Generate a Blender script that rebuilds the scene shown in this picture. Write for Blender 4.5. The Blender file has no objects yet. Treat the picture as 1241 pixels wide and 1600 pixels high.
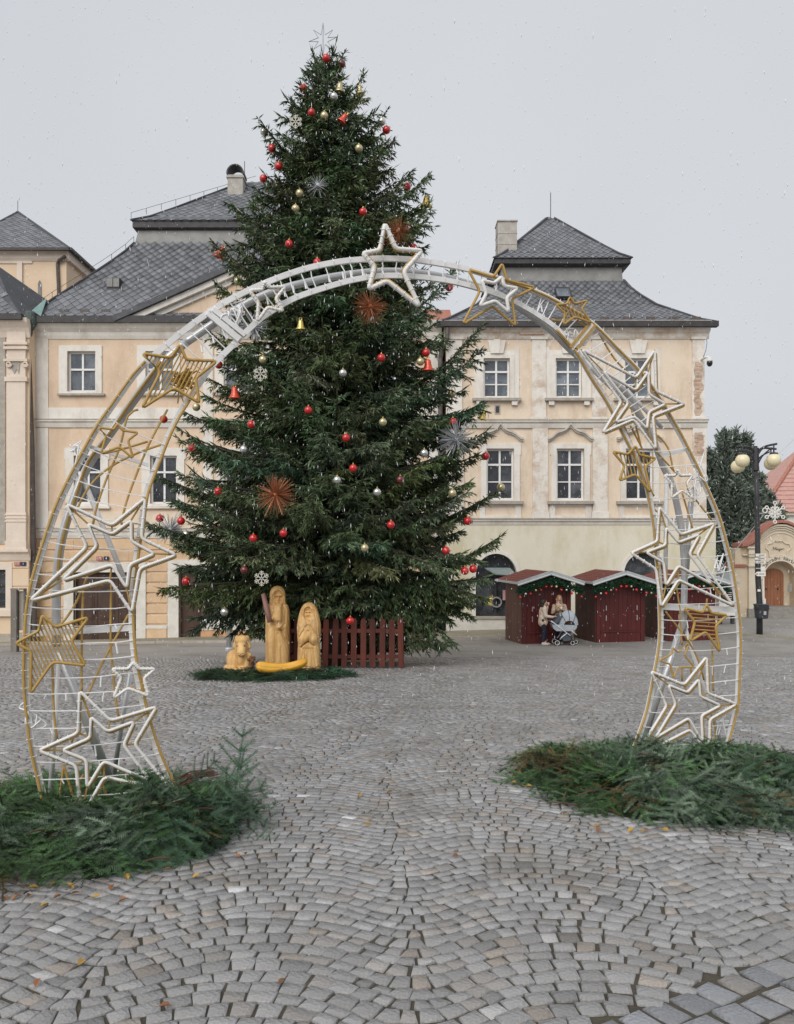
import bpy, bmesh, math, random
import numpy as np
from mathutils import Vector, Matrix
R = math.radians
random.seed(7)
rng = np.random.default_rng(7)
SC = bpy.context.scene
COL = SC.collection

# ---------------------------------------------------------------- camera, sky, sun, exposure
F = 1256.0                      # focal length in photograph pixels (1600 px tall)
EYE = 1.6
HZ = 850.0                      # image row of the true horizon (the square slopes down, away from the camera)
cam = bpy.data.cameras.new("camera")
camo = bpy.data.objects.new("camera", cam)
COL.objects.link(camo)
cam.sensor_fit = 'VERTICAL'
cam.sensor_height = 36.0
cam.lens = F / 1600.0 * 36.0
cam.shift_y = (HZ - 800.0) / 1600.0
cam.clip_start = 0.05
cam.clip_end = 600.0
camo.location = (0, 0, EYE)
camo.rotation_euler = (R(90), 0, 0)
SC.camera = camo

SUN_EL, SUN_AZ = 38.0, 205.0    # high behind the camera, a little to the left
w = bpy.data.worlds.new("World")
SC.world = w
w.use_nodes = True
nt = w.node_tree
nt.nodes.clear()
out = nt.nodes.new("ShaderNodeOutputWorld")
bg = nt.nodes.new("ShaderNodeBackground")
sky = nt.nodes.new("ShaderNodeTexSky")
sky.sky_type = 'NISHITA'
sky.sun_disc = False
sky.sun_elevation = R(SUN_EL)
sky.sun_rotation = R(SUN_AZ)
sky.dust_density = 6.0
hs = nt.nodes.new("ShaderNodeHueSaturation")
hs.inputs['Saturation'].default_value = 0.3
mix = nt.nodes.new("ShaderNodeMix")
mix.data_type = 'RGBA'
mix.inputs[0].default_value = 0.9            # a closed cloud layer over the clear-sky model
tc = nt.nodes.new("ShaderNodeTexCoord")
nz = nt.nodes.new("ShaderNodeTexNoise")
nz.inputs['Scale'].default_value = 1.6
nz.inputs['Detail'].default_value = 3.0
cr = nt.nodes.new("ShaderNodeValToRGB")
cr.color_ramp.elements[0].position = 0.3
cr.color_ramp.elements[0].color = (4.7, 4.92, 5.25, 1)
cr.color_ramp.elements[1].position = 0.7
cr.color_ramp.elements[1].color = (5.25, 5.42, 5.7, 1)
nt.links.new(tc.outputs['Generated'], nz.inputs['Vector'])
nt.links.new(nz.outputs['Fac'], cr.inputs['Fac'])
nt.links.new(sky.outputs['Color'], hs.inputs['Color'])
nt.links.new(hs.outputs['Color'], mix.inputs[6])
nt.links.new(cr.outputs['Color'], mix.inputs[7])
nt.links.new(mix.outputs[2], bg.inputs['Color'])
bg.inputs['Strength'].default_value = 0.1
nt.links.new(bg.outputs['Background'], out.inputs['Surface'])

sun = bpy.data.lights.new("sun", 'SUN')
sun.energy = 1.5
sun.angle = R(50)
sun.color = (1.0, 0.97, 0.93)
suno = bpy.data.objects.new("sun", sun)
COL.objects.link(suno)
# direction towards the sun
az = R(SUN_AZ)
sd = Vector((math.sin(az) * math.cos(R(SUN_EL)), math.cos(az) * math.cos(R(SUN_EL)), math.sin(R(SUN_EL))))
suno.rotation_euler = sd.to_track_quat('Z', 'Y').to_euler()

vs = SC.view_settings
vs.view_transform = 'Standard'
vs.look = 'None'
vs.exposure = 0.42
vs.gamma = 1.0
vs.use_curve_mapping = False

# ---------------------------------------------------------------- helpers
def smooth(a, b, x):
    t = np.clip((x - a) / (b - a), 0, 1)
    return t * t * (3 - 2 * t)

def gz(X, Y):
    """height of the sloping square"""
    return -0.0717 * Y + smooth(27.0, 36.0, Y) * (0.17 + 0.027 * np.clip(X, -30, 40))

def PX(px, Y): return (px - 620.5) * Y / F
def PZ(py, Y): return EYE - (py - HZ) * Y / F
def P(px, py, Y): return Vector((PX(px, Y), Y, PZ(py, Y)))

def ground_at(px, py):
    Y = 20.0
    for _ in range(200):
        z = float(gz(PX(px, Y), Y))
        Y = 0.5 * Y + 0.5 * (EYE - z) * F / (py - HZ)
    return Vector((PX(px, Y), Y, float(gz(PX(px, Y), Y))))

class MB:
    def __init__(s):
        s.v = []; s.f = []; s.smooth = False
    def add(s, vs, fs):
        o = len(s.v)
        s.v += [tuple(p) for p in vs]
        s.f += [tuple(i + o for i in f) for f in fs]
        return s
    def box(s, x0, x1, y0, y1, z0, z1, rot=None, piv=None):
        vs = [(x, y, z) for x in (x0, x1) for y in (y0, y1) for z in (z0, z1)]
        if rot is not None:
            p = Vector(piv)
            vs = [rot @ (Vector(q) - p) + p for q in vs]
        return s.add(vs, [(0, 1, 3, 2), (4, 6, 7, 5), (0, 4, 5, 1), (2, 3, 7, 6), (0, 2, 6, 4), (1, 5, 7, 3)])
    def obox(s, c, ax, ay, az_):
        """oriented box, half axes"""
        c = Vector(c); ax = Vector(ax); ay = Vector(ay); az_ = Vector(az_)
        vs = [c + ax * i + ay * j + az_ * k for i in (-1, 1) for j in (-1, 1) for k in (-1, 1)]
        return s.add(vs, [(0, 1, 3, 2), (4, 6, 7, 5), (0, 4, 5, 1), (2, 3, 7, 6), (0, 2, 6, 4), (1, 5, 7, 3)])
    def bar(s, a, b, w, d, up=(0, 0, 1)):
        a = Vector(a); b = Vector(b); t = (b - a); L = t.length; t.normalize()
        u = Vector(up); u = (u - t * u.dot(t))
        if u.length < 1e-6: u = Vector((1, 0, 0)) - t * t.x
        u.normalize(); r = t.cross(u)
        return s.obox((a + b) / 2, t * L / 2, r * w / 2, u * d / 2)
    def tube(s, pts, r, n=8, closed=False, caps=True, r2=None):
        pts = [Vector(p) for p in pts]
        m = len(pts)
        if m < 2: return s
        rs = r if hasattr(r, '__len__') else [r] * m
        tang = []
        for i in range(m):
            if closed: t = pts[(i + 1) % m] - pts[(i - 1) % m]
            else: t = pts[min(i + 1, m - 1)] - pts[max(i - 1, 0)]
            if t.length < 1e-9: t = Vector((0, 0, 1))
            tang.append(t.normalized())
        u = Vector((0, 0, 1)) if abs(tang[0].z) < 0.9 else Vector((1, 0, 0))
        vs = []
        for i in range(m):
            t = tang[i]
            u = u - t * u.dot(t)
            if u.length < 1e-6: u = t.orthogonal()
            u.normalize(); b = t.cross(u)
            k = 1.0
            for j in range(n):
                a = 2 * math.pi * j / n
                vs.append(pts[i] + (u * math.cos(a) + b * math.sin(a)) * rs[i] * k)
        fs = []
        for i in range(m if closed else m - 1):
            i2 = (i + 1) % m
            for j in range(n):
                j2 = (j + 1) % n
                fs.append((i * n + j, i * n + j2, i2 * n + j2, i2 * n + j))
        if caps and not closed:
            fs.append(tuple(range(n - 1, -1, -1)))
            fs.append(tuple((m - 1) * n + j for j in range(n)))
        return s.add(vs, fs)
    def lathe(s, c, prof, n=16, sx=1, sy=1):
        c = Vector(c); m = len(prof); vs = []
        for (r, z) in prof:
            for j in range(n):
                a = 2 * math.pi * j / n
                vs.append(c + Vector((r * math.cos(a) * sx, r * math.sin(a) * sy, z)))
        fs = []
        for i in range(m - 1):
            for j in range(n):
                j2 = (j + 1) % n
                fs.append((i * n + j, i * n + j2, (i + 1) * n + j2, (i + 1) * n + j))
        fs.append(tuple(range(n - 1, -1, -1)))
        fs.append(tuple((m - 1) * n + j for j in range(n)))
        return s.add(vs, fs)
    def ball(s, c, r, n=14, m=9, sx=1, sy=1, sz=1, rot=None):
        c = Vector(c); vs = []; fs = []
        for i in range(m + 1):
            p = math.pi * i / m
            for j in range(n):
                a = 2 * math.pi * j / n
                q = Vector((math.sin(p) * math.cos(a) * r * sx, math.sin(p) * math.sin(a) * r * sy, math.cos(p) * r * sz))
                if rot is not None: q = rot @ q
                vs.append(c + q)
        for i in range(m):
            for j in range(n):
                j2 = (j + 1) % n
                if i == 0: fs.append((j, n + j, n + j2)) if True else None
                elif i == m - 1: fs.append((i * n + j, (i + 1) * n + j, i * n + j2))
                else: fs.append((i * n + j, (i + 1) * n + j, (i + 1) * n + j2, i * n + j2))
        return s.add(vs, fs)
    def cap(s, a, b, ra, rb, n=12):
        """tapered capsule"""
        a = Vector(a); b = Vector(b)
        pts = []; rs = []
        t = (b - a).normalized()
        for k in range(5):
            q = math.pi / 2 * (1 - k / 4.0)
            pts.append(a - t * ra * math.sin(q)); rs.append(max(ra * math.cos(q), 0.001))
        for k in range(5):
            q = math.pi / 2 * (k / 4.0)
            pts.append(b + t * rb * math.sin(q)); rs.append(max(rb * math.cos(q), 0.001))
        return s.tube(pts, rs, n)
    def prism(s, poly, y0, y1, axis='y'):
        """extrude a polygon given in (x,z) along y from y0 to y1"""
        n = len(poly)
        if axis == 'y':
            vs = [(x, y0, z) for x, z in poly] + [(x, y1, z) for x, z in poly]
        else:
            vs = [(y0, x, z) for x, z in poly] + [(y1, x, z) for x, z in poly]
        fs = [tuple(range(n)), tuple(range(2 * n - 1, n - 1, -1))]
        for i in range(n):
            j = (i + 1) % n
            fs.append((i, i + n, j + n, j))
        return s.add(vs, fs)

WORLD = {}
def link(o, parent=None):
    COL.objects.link(o)
    if parent is not None: o.parent = parent
    return o

def thing(name, label, cat, loc=(0, 0, 0), rotz=0.0, group=None, kind=None):
    o = bpy.data.objects.new(name, None)
    o.empty_display_size = 0.2
    link(o)
    o.location = loc
    o.rotation_euler = (0, 0, rotz)
    o['label'] = label; o['category'] = cat
    if group: o['group'] = group
    if kind: o['kind'] = kind
    WORLD[o.name] = Vector(loc)
    return o

def tag(o, label=None, cat=None, group=None, kind=None):
    if label: o['label'] = label
    if cat: o['category'] = cat
    if group: o['group'] = group
    if kind: o['kind'] = kind
    return o

def mesh_from(name, mb, mat, sm=False, recalc=True):
    me = bpy.data.meshes.new(name)
    me.from_pydata(mb.v, [], mb.f)
    if recalc:
        bm = bmesh.new(); bm.from_mesh(me)
        bmesh.ops.recalc_face_normals(bm, faces=bm.faces)
        bm.to_mesh(me); bm.free()
    me.materials.append(mat)
    if sm or mb.smooth:
        me.polygons.foreach_set('use_smooth', [True] * len(me.polygons))
    me.update()
    return me

def build(name, mb, mat, parent=None, sm=False, local=False, origin=None, recalc=True):
    """one mesh object; mb is in world coordinates unless local"""
    off = Vector((0, 0, 0))
    if not local:
        off = WORLD.get(parent.name, Vector((0, 0, 0))) if parent is not None else Vector(origin or (0, 0, 0))
    if off.length > 0:
        mb.v = [(x - off.x, y - off.y, z - off.z) for x, y, z in mb.v]
    o = bpy.data.objects.new(name, mesh_from(name, mb, mat, sm, recalc))
    link(o, parent)
    if parent is None:
        o.location = off
    WORLD[o.name] = off.copy()
    return o

def dup(root, loc, rotz=None, label=None, group=None):
    r = root.copy(); COL.objects.link(r); r.location = loc
    if rotz is not None: r.rotation_euler = (0, 0, rotz)
    if label: r['label'] = label
    if group: r['group'] = group
    for ch in list(root.children):
        c = ch.copy(); COL.objects.link(c); c.parent = r
        for g in ch.children:
            d = g.copy(); COL.objects.link(d); d.parent = c
    WORLD[r.name] = Vector(loc)
    return r

def np_mesh(name, V, Fq, mat, parent=None, tone=None, sm=False):
    """mesh from numpy arrays; Fq is (n,3) or (n,4); tone is a per-vertex (n,3) colour factor"""
    me = bpy.data.meshes.new(name)
    V = np.asarray(V, dtype=np.float32); Fq = np.asarray(Fq, dtype=np.int32)
    k = Fq.shape[1]
    me.vertices.add(len(V)); me.vertices.foreach_set('co', V.ravel())
    me.loops.add(Fq.size); me.loops.foreach_set('vertex_index', Fq.ravel())
    me.polygons.add(len(Fq))
    me.polygons.foreach_set('loop_start', np.arange(0, Fq.size, k, dtype=np.int32))
    me.polygons.foreach_set('loop_total', np.full(len(Fq), k, dtype=np.int32))
    me.update(calc_edges=True)
    if tone is not None:
        a = me.attributes.new('tone', 'FLOAT_COLOR', 'POINT')
        t = np.ones((len(V), 4), dtype=np.float32); t[:, :3] = tone
        a.data.foreach_set('color', t.ravel())
    if sm: me.polygons.foreach_set('use_smooth', np.ones(len(Fq), dtype=bool))
    me.materials.append(mat)
    me.validate()
    o = bpy.data.objects.new(name, me)
    link(o, parent)
    WORLD[o.name] = Vector((0, 0, 0))
    return o

# ---------------------------------------------------------------- materials
def M(name, col, rough=0.8, col2=None, vscale=3.0, vcon=(0.35, 0.65), bump=0.0, bscale=40.0, metal=0.0, spec=0.4,
      stain=None, stain_scale=0.6, stain_amt=0.5, stain_stretch=1.0, stretch=1.0, attr=False, objrand=0.0, detail=6.0, emit=None, coat=0.0):
    m = bpy.data.materials.new(name)
    m.use_nodes = True
    nt = m.node_tree; N = nt.nodes; L = nt.links
    b = N['Principled BSDF']
    b.inputs['Roughness'].default_value = rough
    b.inputs['Metallic'].default_value = metal
    b.inputs['Specular IOR Level'].default_value = spec
    if coat: b.inputs['Coat Weight'].default_value = coat
    tc = N.new('ShaderNodeTexCoord')
    mp = N.new('ShaderNodeMapping'); mp.inputs['Scale'].default_value = (1, 1, stretch)
    L.new(tc.outputs['Object'], mp.inputs['Vector'])
    c = N.new('ShaderNodeRGB'); c.outputs[0].default_value = (*col, 1)
    cur = c.outputs[0]
    if col2 is not None:
        n = N.new('ShaderNodeTexNoise'); n.inputs['Scale'].default_value = vscale; n.inputs['Detail'].default_value = detail
        n.inputs['Roughness'].default_value = 0.65
        L.new(mp.outputs['Vector'], n.inputs['Vector'])
        r = N.new('ShaderNodeMapRange'); r.inputs['From Min'].default_value = vcon[0]; r.inputs['From Max'].default_value = vcon[1]
        L.new(n.outputs['Fac'], r.inputs['Value'])
        x = N.new('ShaderNodeMix'); x.data_type = 'RGBA'
        L.new(r.outputs['Result'], x.inputs[0]); L.new(cur, x.inputs[6]); x.inputs[7].default_value = (*col2, 1)
        cur = x.outputs[2]
    if stain is not None:
        n = N.new('ShaderNodeTexNoise'); n.inputs['Scale'].default_value = stain_scale; n.inputs['Detail'].default_value = 8.0
        n.inputs['Roughness'].default_value = 0.72
        sm = N.new('ShaderNodeMapping'); sm.inputs['Scale'].default_value = (1, 1, stain_stretch)
        L.new(tc.outputs['Object'], sm.inputs['Vector']); L.new(sm.outputs['Vector'], n.inputs['Vector'])
        r = N.new('ShaderNodeMapRange'); r.inputs['From Min'].default_value = 0.47; r.inputs['From Max'].default_value = 0.64
        r.inputs['To Max'].default_value = stain_amt
        L.new(n.outputs['Fac'], r.inputs['Value'])
        x = N.new('ShaderNodeMix'); x.data_type = 'RGBA'
        L.new(r.outputs['Result'], x.inputs[0]); L.new(cur, x.inputs[6]); x.inputs[7].default_value = (*stain, 1)
        cur = x.outputs[2]
    if attr:
        a = N.new('ShaderNodeAttribute'); a.attribute_name = 'tone'
        x = N.new('ShaderNodeMix'); x.data_type = 'RGBA'; x.blend_type = 'MULTIPLY'; x.inputs[0].default_value = 1.0
        L.new(cur, x.inputs[6]); L.new(a.outputs['Color'], x.inputs[7])
        cur = x.outputs[2]
    if objrand:
        oi = N.new('ShaderNodeObjectInfo')
        r = N.new('ShaderNodeMapRange'); r.inputs['To Min'].default_value = 1 - objrand; r.inputs['To Max'].default_value = 1 + objrand
        L.new(oi.outputs['Random'], r.inputs['Value'])
        x = N.new('ShaderNodeMix'); x.data_type = 'RGBA'; x.blend_type = 'MULTIPLY'; x.inputs[0].default_value = 1.0
        L.new(cur, x.inputs[6]); L.new(r.outputs['Result'], x.inputs[7])
        cur = x.outputs[2]
    L.new(cur, b.inputs['Base Color'])
    if bump:
        n = N.new('ShaderNodeTexNoise'); n.inputs['Scale'].default_value = bscale; n.inputs['Detail'].default_value = 5.0
        L.new(mp.outputs['Vector'], n.inputs['Vector'])
        bp = N.new('ShaderNodeBump'); bp.inputs['Strength'].default_value = bump; bp.inputs['Distance'].default_value = 0.02
        L.new(n.outputs['Fac'], bp.inputs['Height']); L.new(bp.outputs['Normal'], b.inputs['Normal'])
    if emit:
        b.inputs['Emission Color'].default_value = (*emit[:3], 1); b.inputs['Emission Strength'].default_value = emit[3]
    return m

MT = {}
MT['dirt'] = M('joint_dirt', (0.062, 0.052, 0.042), 0.95, (0.095, 0.085, 0.058), 9, bump=0.6, bscale=60)
MT['cobble'] = M('granite_sett', (0.25, 0.247, 0.25), 0.43, (0.37, 0.363, 0.36), 60, (0.3, 0.7), bump=0.55, bscale=55, attr=True, spec=0.45,
                 stain=(0.16, 0.145, 0.12), stain_scale=1.1, stain_amt=0.5)
MT['paving_far'] = M('far_paving', (0.25, 0.237, 0.222), 0.62, (0.34, 0.322, 0.30), 7, (0.3, 0.7), bump=0.6, bscale=14, stain=(0.13, 0.12, 0.1), stain_scale=0.35, stain_amt=0.6)
MT['sidewalk'] = M('sidewalk_sett', (0.25, 0.225, 0.17), 0.75, (0.33, 0.30, 0.24), 8, (0.3, 0.7), bump=0.6, bscale=14, stain=(0.15, 0.15, 0.08), stain_scale=0.5, stain_amt=0.6)
MT['plaster_b'] = M('ochre_plaster', (0.70, 0.525, 0.375), 0.9, (0.75, 0.59, 0.445), 1.3, bump=0.12, bscale=25, stain=(0.55, 0.41, 0.29), stain_scale=0.67, stain_amt=0.7, stain_stretch=0.4)
MT['plaster_c'] = M('cream_plaster', (0.74, 0.61, 0.465), 0.9, (0.78, 0.66, 0.53), 1.1, bump=0.15, bscale=20, stain=(0.55, 0.42, 0.31), stain_scale=0.88, stain_amt=0.7, stain_stretch=0.4)
MT['plaster_ground'] = M('pale_plaster', (0.76, 0.71, 0.59), 0.9, (0.72, 0.675, 0.545), 0.8, bump=0.12, bscale=16, stain=(0.55, 0.49, 0.30), stain_scale=0.51, stain_amt=0.7, stain_stretch=0.4)
MT['plaster_a'] = M('pink_cream_plaster', (0.70, 0.53, 0.36), 0.9, (0.74, 0.58, 0.42), 1.0, bump=0.1, bscale=20)
MT['trim'] = M('white_trim', (0.79, 0.76, 0.70), 0.85, (0.74, 0.69, 0.62), 2.5, bump=0.12, bscale=22, stain=(0.50, 0.44, 0.38), stain_scale=1.1, stain_amt=0.55, stain_stretch=0.4)
MT['trim_worn'] = M('worn_trim', (0.79, 0.75, 0.69), 0.9, (0.72, 0.66, 0.58), 3.0, bump=0.3, bscale=14, stain=(0.50, 0.37, 0.27), stain_scale=1.3, stain_amt=0.85)
MT['trim_a'] = M('pinkish_trim', (0.76, 0.65, 0.55), 0.85, (0.71, 0.60, 0.50), 2.0, bump=0.1, bscale=20, stain=(0.55, 0.45, 0.36), stain_scale=0.7, stain_amt=0.4)
MT['ledge_pale'] = M('grey_hood_moulding', (0.46, 0.43, 0.38), 0.9, (0.60, 0.56, 0.50), 4, bump=0.2, bscale=20)
MT['verdigris_dark'] = M('dark_patina', (0.055, 0.075, 0.07), 0.6, (0.09, 0.115, 0.105), 6)
MT['ledge'] = M('weathered_ledge', (0.33, 0.30, 0.26), 0.9, (0.45, 0.41, 0.35), 4, bump=0.2, bscale=20)
MT['rust_block'] = M('ochre_block', (0.63, 0.44, 0.27), 0.92, (0.68, 0.49, 0.32), 3, bump=0.5, bscale=18, objrand=0.08, stain=(0.42, 0.31, 0.2), stain_scale=1.0, stain_amt=0.4)
MT['plinth'] = M('stone_plinth', (0.34, 0.30, 0.25), 0.9, (0.44, 0.40, 0.34), 2.5, bump=0.4, bscale=12)
MT['white_plinth'] = M('white_plinth', (0.74, 0.71, 0.65), 0.9, (0.62, 0.58, 0.52), 2.5, bump=0.4, bscale=9)
MT['slate'] = M('slate', (0.125, 0.13, 0.142), 0.55, (0.19, 0.195, 0.21), 2.0, (0.3, 0.7), bump=0.25, bscale=18, objrand=0.22, spec=0.5)
MT['slate_under'] = M('slate_base', (0.07, 0.072, 0.08), 0.7, (0.11, 0.112, 0.12), 3.0, bump=0.3, bscale=10)
MT['lead'] = M('lead_flashing', (0.21, 0.205, 0.195), 0.6, (0.29, 0.28, 0.265), 2.0, bump=0.1, bscale=10)
MT['gutter'] = M('dark_gutter', (0.035, 0.033, 0.033), 0.55, (0.06, 0.055, 0.055), 4)
MT['pipe'] = M('brown_downpipe', (0.075, 0.062, 0.056), 0.5, (0.12, 0.10, 0.09), 5)
MT['verdigris'] = M('verdigris_copper', (0.16, 0.26, 0.24), 0.6, (0.24, 0.34, 0.31), 6)
MT['pane'] = M('window_glass', (0.085, 0.10, 0.12), 0.06, (0.17, 0.19, 0.215), 1.3, (0.42, 0.58), spec=0.6, objrand=0.4)  # paler noise patches put reflections into the glass colour
MT['pane_dark'] = M('dark_window_glass', (0.03, 0.034, 0.04), 0.06, (0.085, 0.09, 0.10), 1.3, (0.45, 0.62), spec=0.5, objrand=0.45)  # same painted reflection patches on a darker glass
MT['sash'] = M('white_sash', (0.80, 0.80, 0.79), 0.5, (0.74, 0.73, 0.71), 5)
MT['door'] = M('dark_brown_door', (0.055, 0.03, 0.022), 0.5, (0.085, 0.047, 0.032), 6, stretch=0.2)
MT['brick'] = M('exposed_brick', (0.44, 0.29, 0.21), 0.95, (0.60, 0.46, 0.36), 5, bump=0.5, bscale=25, objrand=0.25)
MT['mortar'] = M('crumbling_mortar', (0.58, 0.46, 0.36), 0.95, (0.46, 0.35, 0.27), 6, bump=0.5, bscale=18)
MT['orange_band'] = M('orange_band', (0.56, 0.30, 0.14), 0.8, (0.60, 0.36, 0.2), 6)
MT['white_metal'] = M('white_painted_metal', (0.80, 0.80, 0.80), 0.4, (0.70, 0.69, 0.68), 5, bump=0.03, bscale=30)
MT['grey_metal'] = M('galvanised_pipe', (0.50, 0.51, 0.52), 0.35, (0.62, 0.62, 0.62), 4, metal=0.5)
MT['rope_white'] = M('white_rope_light', (0.80, 0.78, 0.75), 0.45, (0.72, 0.69, 0.65), 40)
MT['rope_gold'] = M('gold_rope_light', (0.40, 0.245, 0.06), 0.45, (0.48, 0.31, 0.095), 30)
MT['string'] = M('white_light_string', (0.82, 0.82, 0.82), 0.5)
MT['needle'] = M('spruce_needles', (0.08, 0.112, 0.056), 0.7, attr=True, spec=0.25)
MT['fir'] = M('fir_needles', (0.088, 0.126, 0.086), 0.6, attr=True, spec=0.3)
MT['yew'] = M('yew_foliage', (0.15, 0.185, 0.155), 0.75, attr=True, spec=0.2)  # base colour lightened in place of haze over the distance
MT['bark'] = M('spruce_bark', (0.05, 0.037, 0.028), 0.95, (0.09, 0.07, 0.055), 12, bump=0.8, bscale=18)
MT['twig'] = M('bare_twig', (0.09, 0.045, 0.03), 0.9, (0.13, 0.07, 0.05), 12)
MT['red_ball'] = M('red_glass_ball', (0.52, 0.012, 0.015), 0.18, spec=0.6, coat=0.5)
MT['dark_ball'] = M('dark_red_ball', (0.13, 0.02, 0.022), 0.25, spec=0.6, coat=0.4)
MT['gold_ball'] = M('pale_gold_ball', (0.58, 0.50, 0.30), 0.22, metal=0.55)
MT['silver_ball'] = M('silver_ball', (0.66, 0.66, 0.64), 0.16, metal=0.75)
MT['bell_gold'] = M('gold_bell', (0.68, 0.50, 0.16), 0.25, metal=0.7)
MT['bell_red'] = M('red_bell', (0.62, 0.075, 0.035), 0.28, metal=0.25, coat=0.4)
MT['copper'] = M('copper_tinsel', (0.36, 0.14, 0.065), 0.4, metal=0.6)
MT['silver'] = M('silver_tinsel', (0.46, 0.47, 0.49), 0.4, metal=0.5)
MT['flake_deco'] = M('cream_snowflake', (0.50, 0.485, 0.41), 0.5)
MT['wire'] = M('star_wire', (0.35, 0.36, 0.37), 0.4, metal=0.6)
MT['picket'] = M('red_brown_picket', (0.095, 0.024, 0.016), 0.7, (0.15, 0.04, 0.025), 5, bump=0.25, bscale=15, objrand=0.2, stretch=0.25)
MT['carved'] = M('carved_lime_wood', (0.56, 0.31, 0.105), 0.6, (0.75, 0.49, 0.21), 9, (0.38, 0.62), bump=0.5, bscale=22, stretch=0.10, stain=(0.38, 0.22, 0.10), stain_scale=3.0, stain_amt=0.6)
MT['carved_dark'] = M('carved_hollow', (0.20, 0.09, 0.035), 0.8)
MT['staff'] = M('purple_brown_wood', (0.25, 0.13, 0.115), 0.7, (0.33, 0.18, 0.15), 6, stretch=0.2)
MT['log'] = M('yellow_lacquered_log', (0.68, 0.33, 0.025), 0.35, (0.74, 0.40, 0.05), 5, bump=0.2, bscale=10, coat=0.3)
MT['stall'] = M('oxblood_boards', (0.075, 0.012, 0.012), 0.5, (0.105, 0.018, 0.016), 4, bump=0.1, bscale=20, objrand=0.1, stretch=0.3)
MT['stall_side'] = M('brown_boards', (0.075, 0.034, 0.03), 0.6, (0.11, 0.052, 0.043), 5, objrand=0.12, stretch=0.3)
MT['shingle'] = M('red_bitumen_shingle', (0.145, 0.046, 0.036), 0.9, (0.20, 0.07, 0.052), 14, bump=0.4, bscale=50)
MT['barge'] = M('grey_white_barge', (0.36, 0.39, 0.41), 0.5, (0.46, 0.49, 0.50), 5)
MT['green_edge'] = M('green_edge', (0.06, 0.13, 0.10), 0.6)
MT['garland'] = M('green_garland', (0.016, 0.055, 0.026), 0.7, attr=True, spec=0.2)
MT['steel'] = M('steel_handle', (0.62, 0.60, 0.57), 0.35, metal=0.6)
MT['lamp_iron'] = M('dark_iron', (0.03, 0.031, 0.036), 0.45, (0.05, 0.05, 0.055), 6)
MT['globe'] = M('cream_globe', (0.78, 0.70, 0.46), 0.25, spec=0.5)
MT['sign_white'] = M('sign_white', (0.78, 0.76, 0.72), 0.6, (0.70, 0.68, 0.63), 6)
MT['bin'] = M('dark_bin', (0.035, 0.04, 0.05), 0.5, (0.05, 0.055, 0.065), 6)
MT['gate_wall'] = M('beige_gate_plaster', (0.62, 0.52, 0.38), 0.9, (0.68, 0.58, 0.45), 1.5, bump=0.2, bscale=15, stain=(0.48, 0.40, 0.30), stain_scale=0.5, stain_amt=0.5)
MT['gate_trim'] = M('pale_gate_moulding', (0.72, 0.65, 0.53), 0.85, (0.66, 0.58, 0.46), 3, bump=0.15, bscale=18)
MT['gate_door'] = M('orange_brown_door', (0.27, 0.105, 0.05), 0.6, (0.34, 0.15, 0.08), 5, stretch=0.2)
MT['clay'] = M('clay_tile', (0.34, 0.13, 0.09), 0.85, (0.44, 0.20, 0.15), 5, bump=0.3, bscale=20)
MT['red_roof'] = M('salmon_tile', (0.48, 0.26, 0.22), 0.85, (0.56, 0.34, 0.295), 4, bump=0.3, bscale=16)
MT['stone_step'] = M('grey_step_stone', (0.24, 0.23, 0.205), 0.9, (0.33, 0.31, 0.28), 4, bump=0.5, bscale=10)
MT['letter'] = M('dark_lettering', (0.09, 0.075, 0.06), 0.8)
MT['letter_white'] = M('white_lettering', (0.8, 0.8, 0.8), 0.6)
MT['plate_red'] = M('red_plate', (0.40, 0.12, 0.10), 0.5)
MT['plate_blue'] = M('navy_plate', (0.02, 0.022, 0.07), 0.4)
MT['poster'] = M('dark_poster', (0.03, 0.03, 0.035), 0.35)
MT['kiosk_roof'] = M('grey_green_sheet', (0.22, 0.26, 0.26), 0.5, (0.28, 0.32, 0.31), 4)
MT['post_wood'] = M('grey_weathered_wood', (0.17, 0.155, 0.135), 0.9, (0.25, 0.22, 0.19), 6, bump=0.3, bscale=12, stretch=0.2)
MT['chimney'] = M('chimney_render', (0.36, 0.33, 0.29), 0.9, (0.48, 0.45, 0.41), 3, bump=0.3, bscale=14)
MT['skin'] = M('skin', (0.55, 0.33, 0.24), 0.6)
MT['hair_dark'] = M('dark_hair', (0.018, 0.012, 0.01), 0.5)
MT['hair_fair'] = M('fair_hair', (0.36, 0.20, 0.10), 0.55)
MT['jacket_tan'] = M('tan_jacket', (0.46, 0.29, 0.19), 0.85, (0.70, 0.60, 0.50), 9, (0.4, 0.6))
MT['sleeve'] = M('cream_sleeve', (0.62, 0.53, 0.43), 0.85, (0.16, 0.10, 0.08), 16, (0.55, 0.68))
MT['jacket_two'] = M('camouflage_jacket', (0.54, 0.40, 0.28), 0.85, (0.13, 0.085, 0.07), 8, (0.5, 0.6))
MT['trousers'] = M('navy_trousers', (0.018, 0.02, 0.04), 0.8)
MT['shoe'] = M('pale_shoe', (0.68, 0.56, 0.50), 0.7)
MT['cup'] = M('paper_cup', (0.68, 0.45, 0.38), 0.6)
MT['pram'] = M('grey_pram_fabric', (0.36, 0.40, 0.44), 0.8, (0.45, 0.49, 0.53), 5)
MT['pram_dark'] = M('dark_pram_fabric', (0.09, 0.105, 0.13), 0.8)
MT['pram_tube'] = M('white_tube', (0.82, 0.82, 0.82), 0.35)
MT['tyre'] = M('black_tyre', (0.015, 0.015, 0.016), 0.7)
MT['snow'] = M('sleet', (0.85, 0.86, 0.88), 0.5)
MT['leaf_yellow'] = M('yellow_leaf', (0.48, 0.31, 0.06), 0.7, (0.40, 0.22, 0.05), 20, objrand=0.2)
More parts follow.
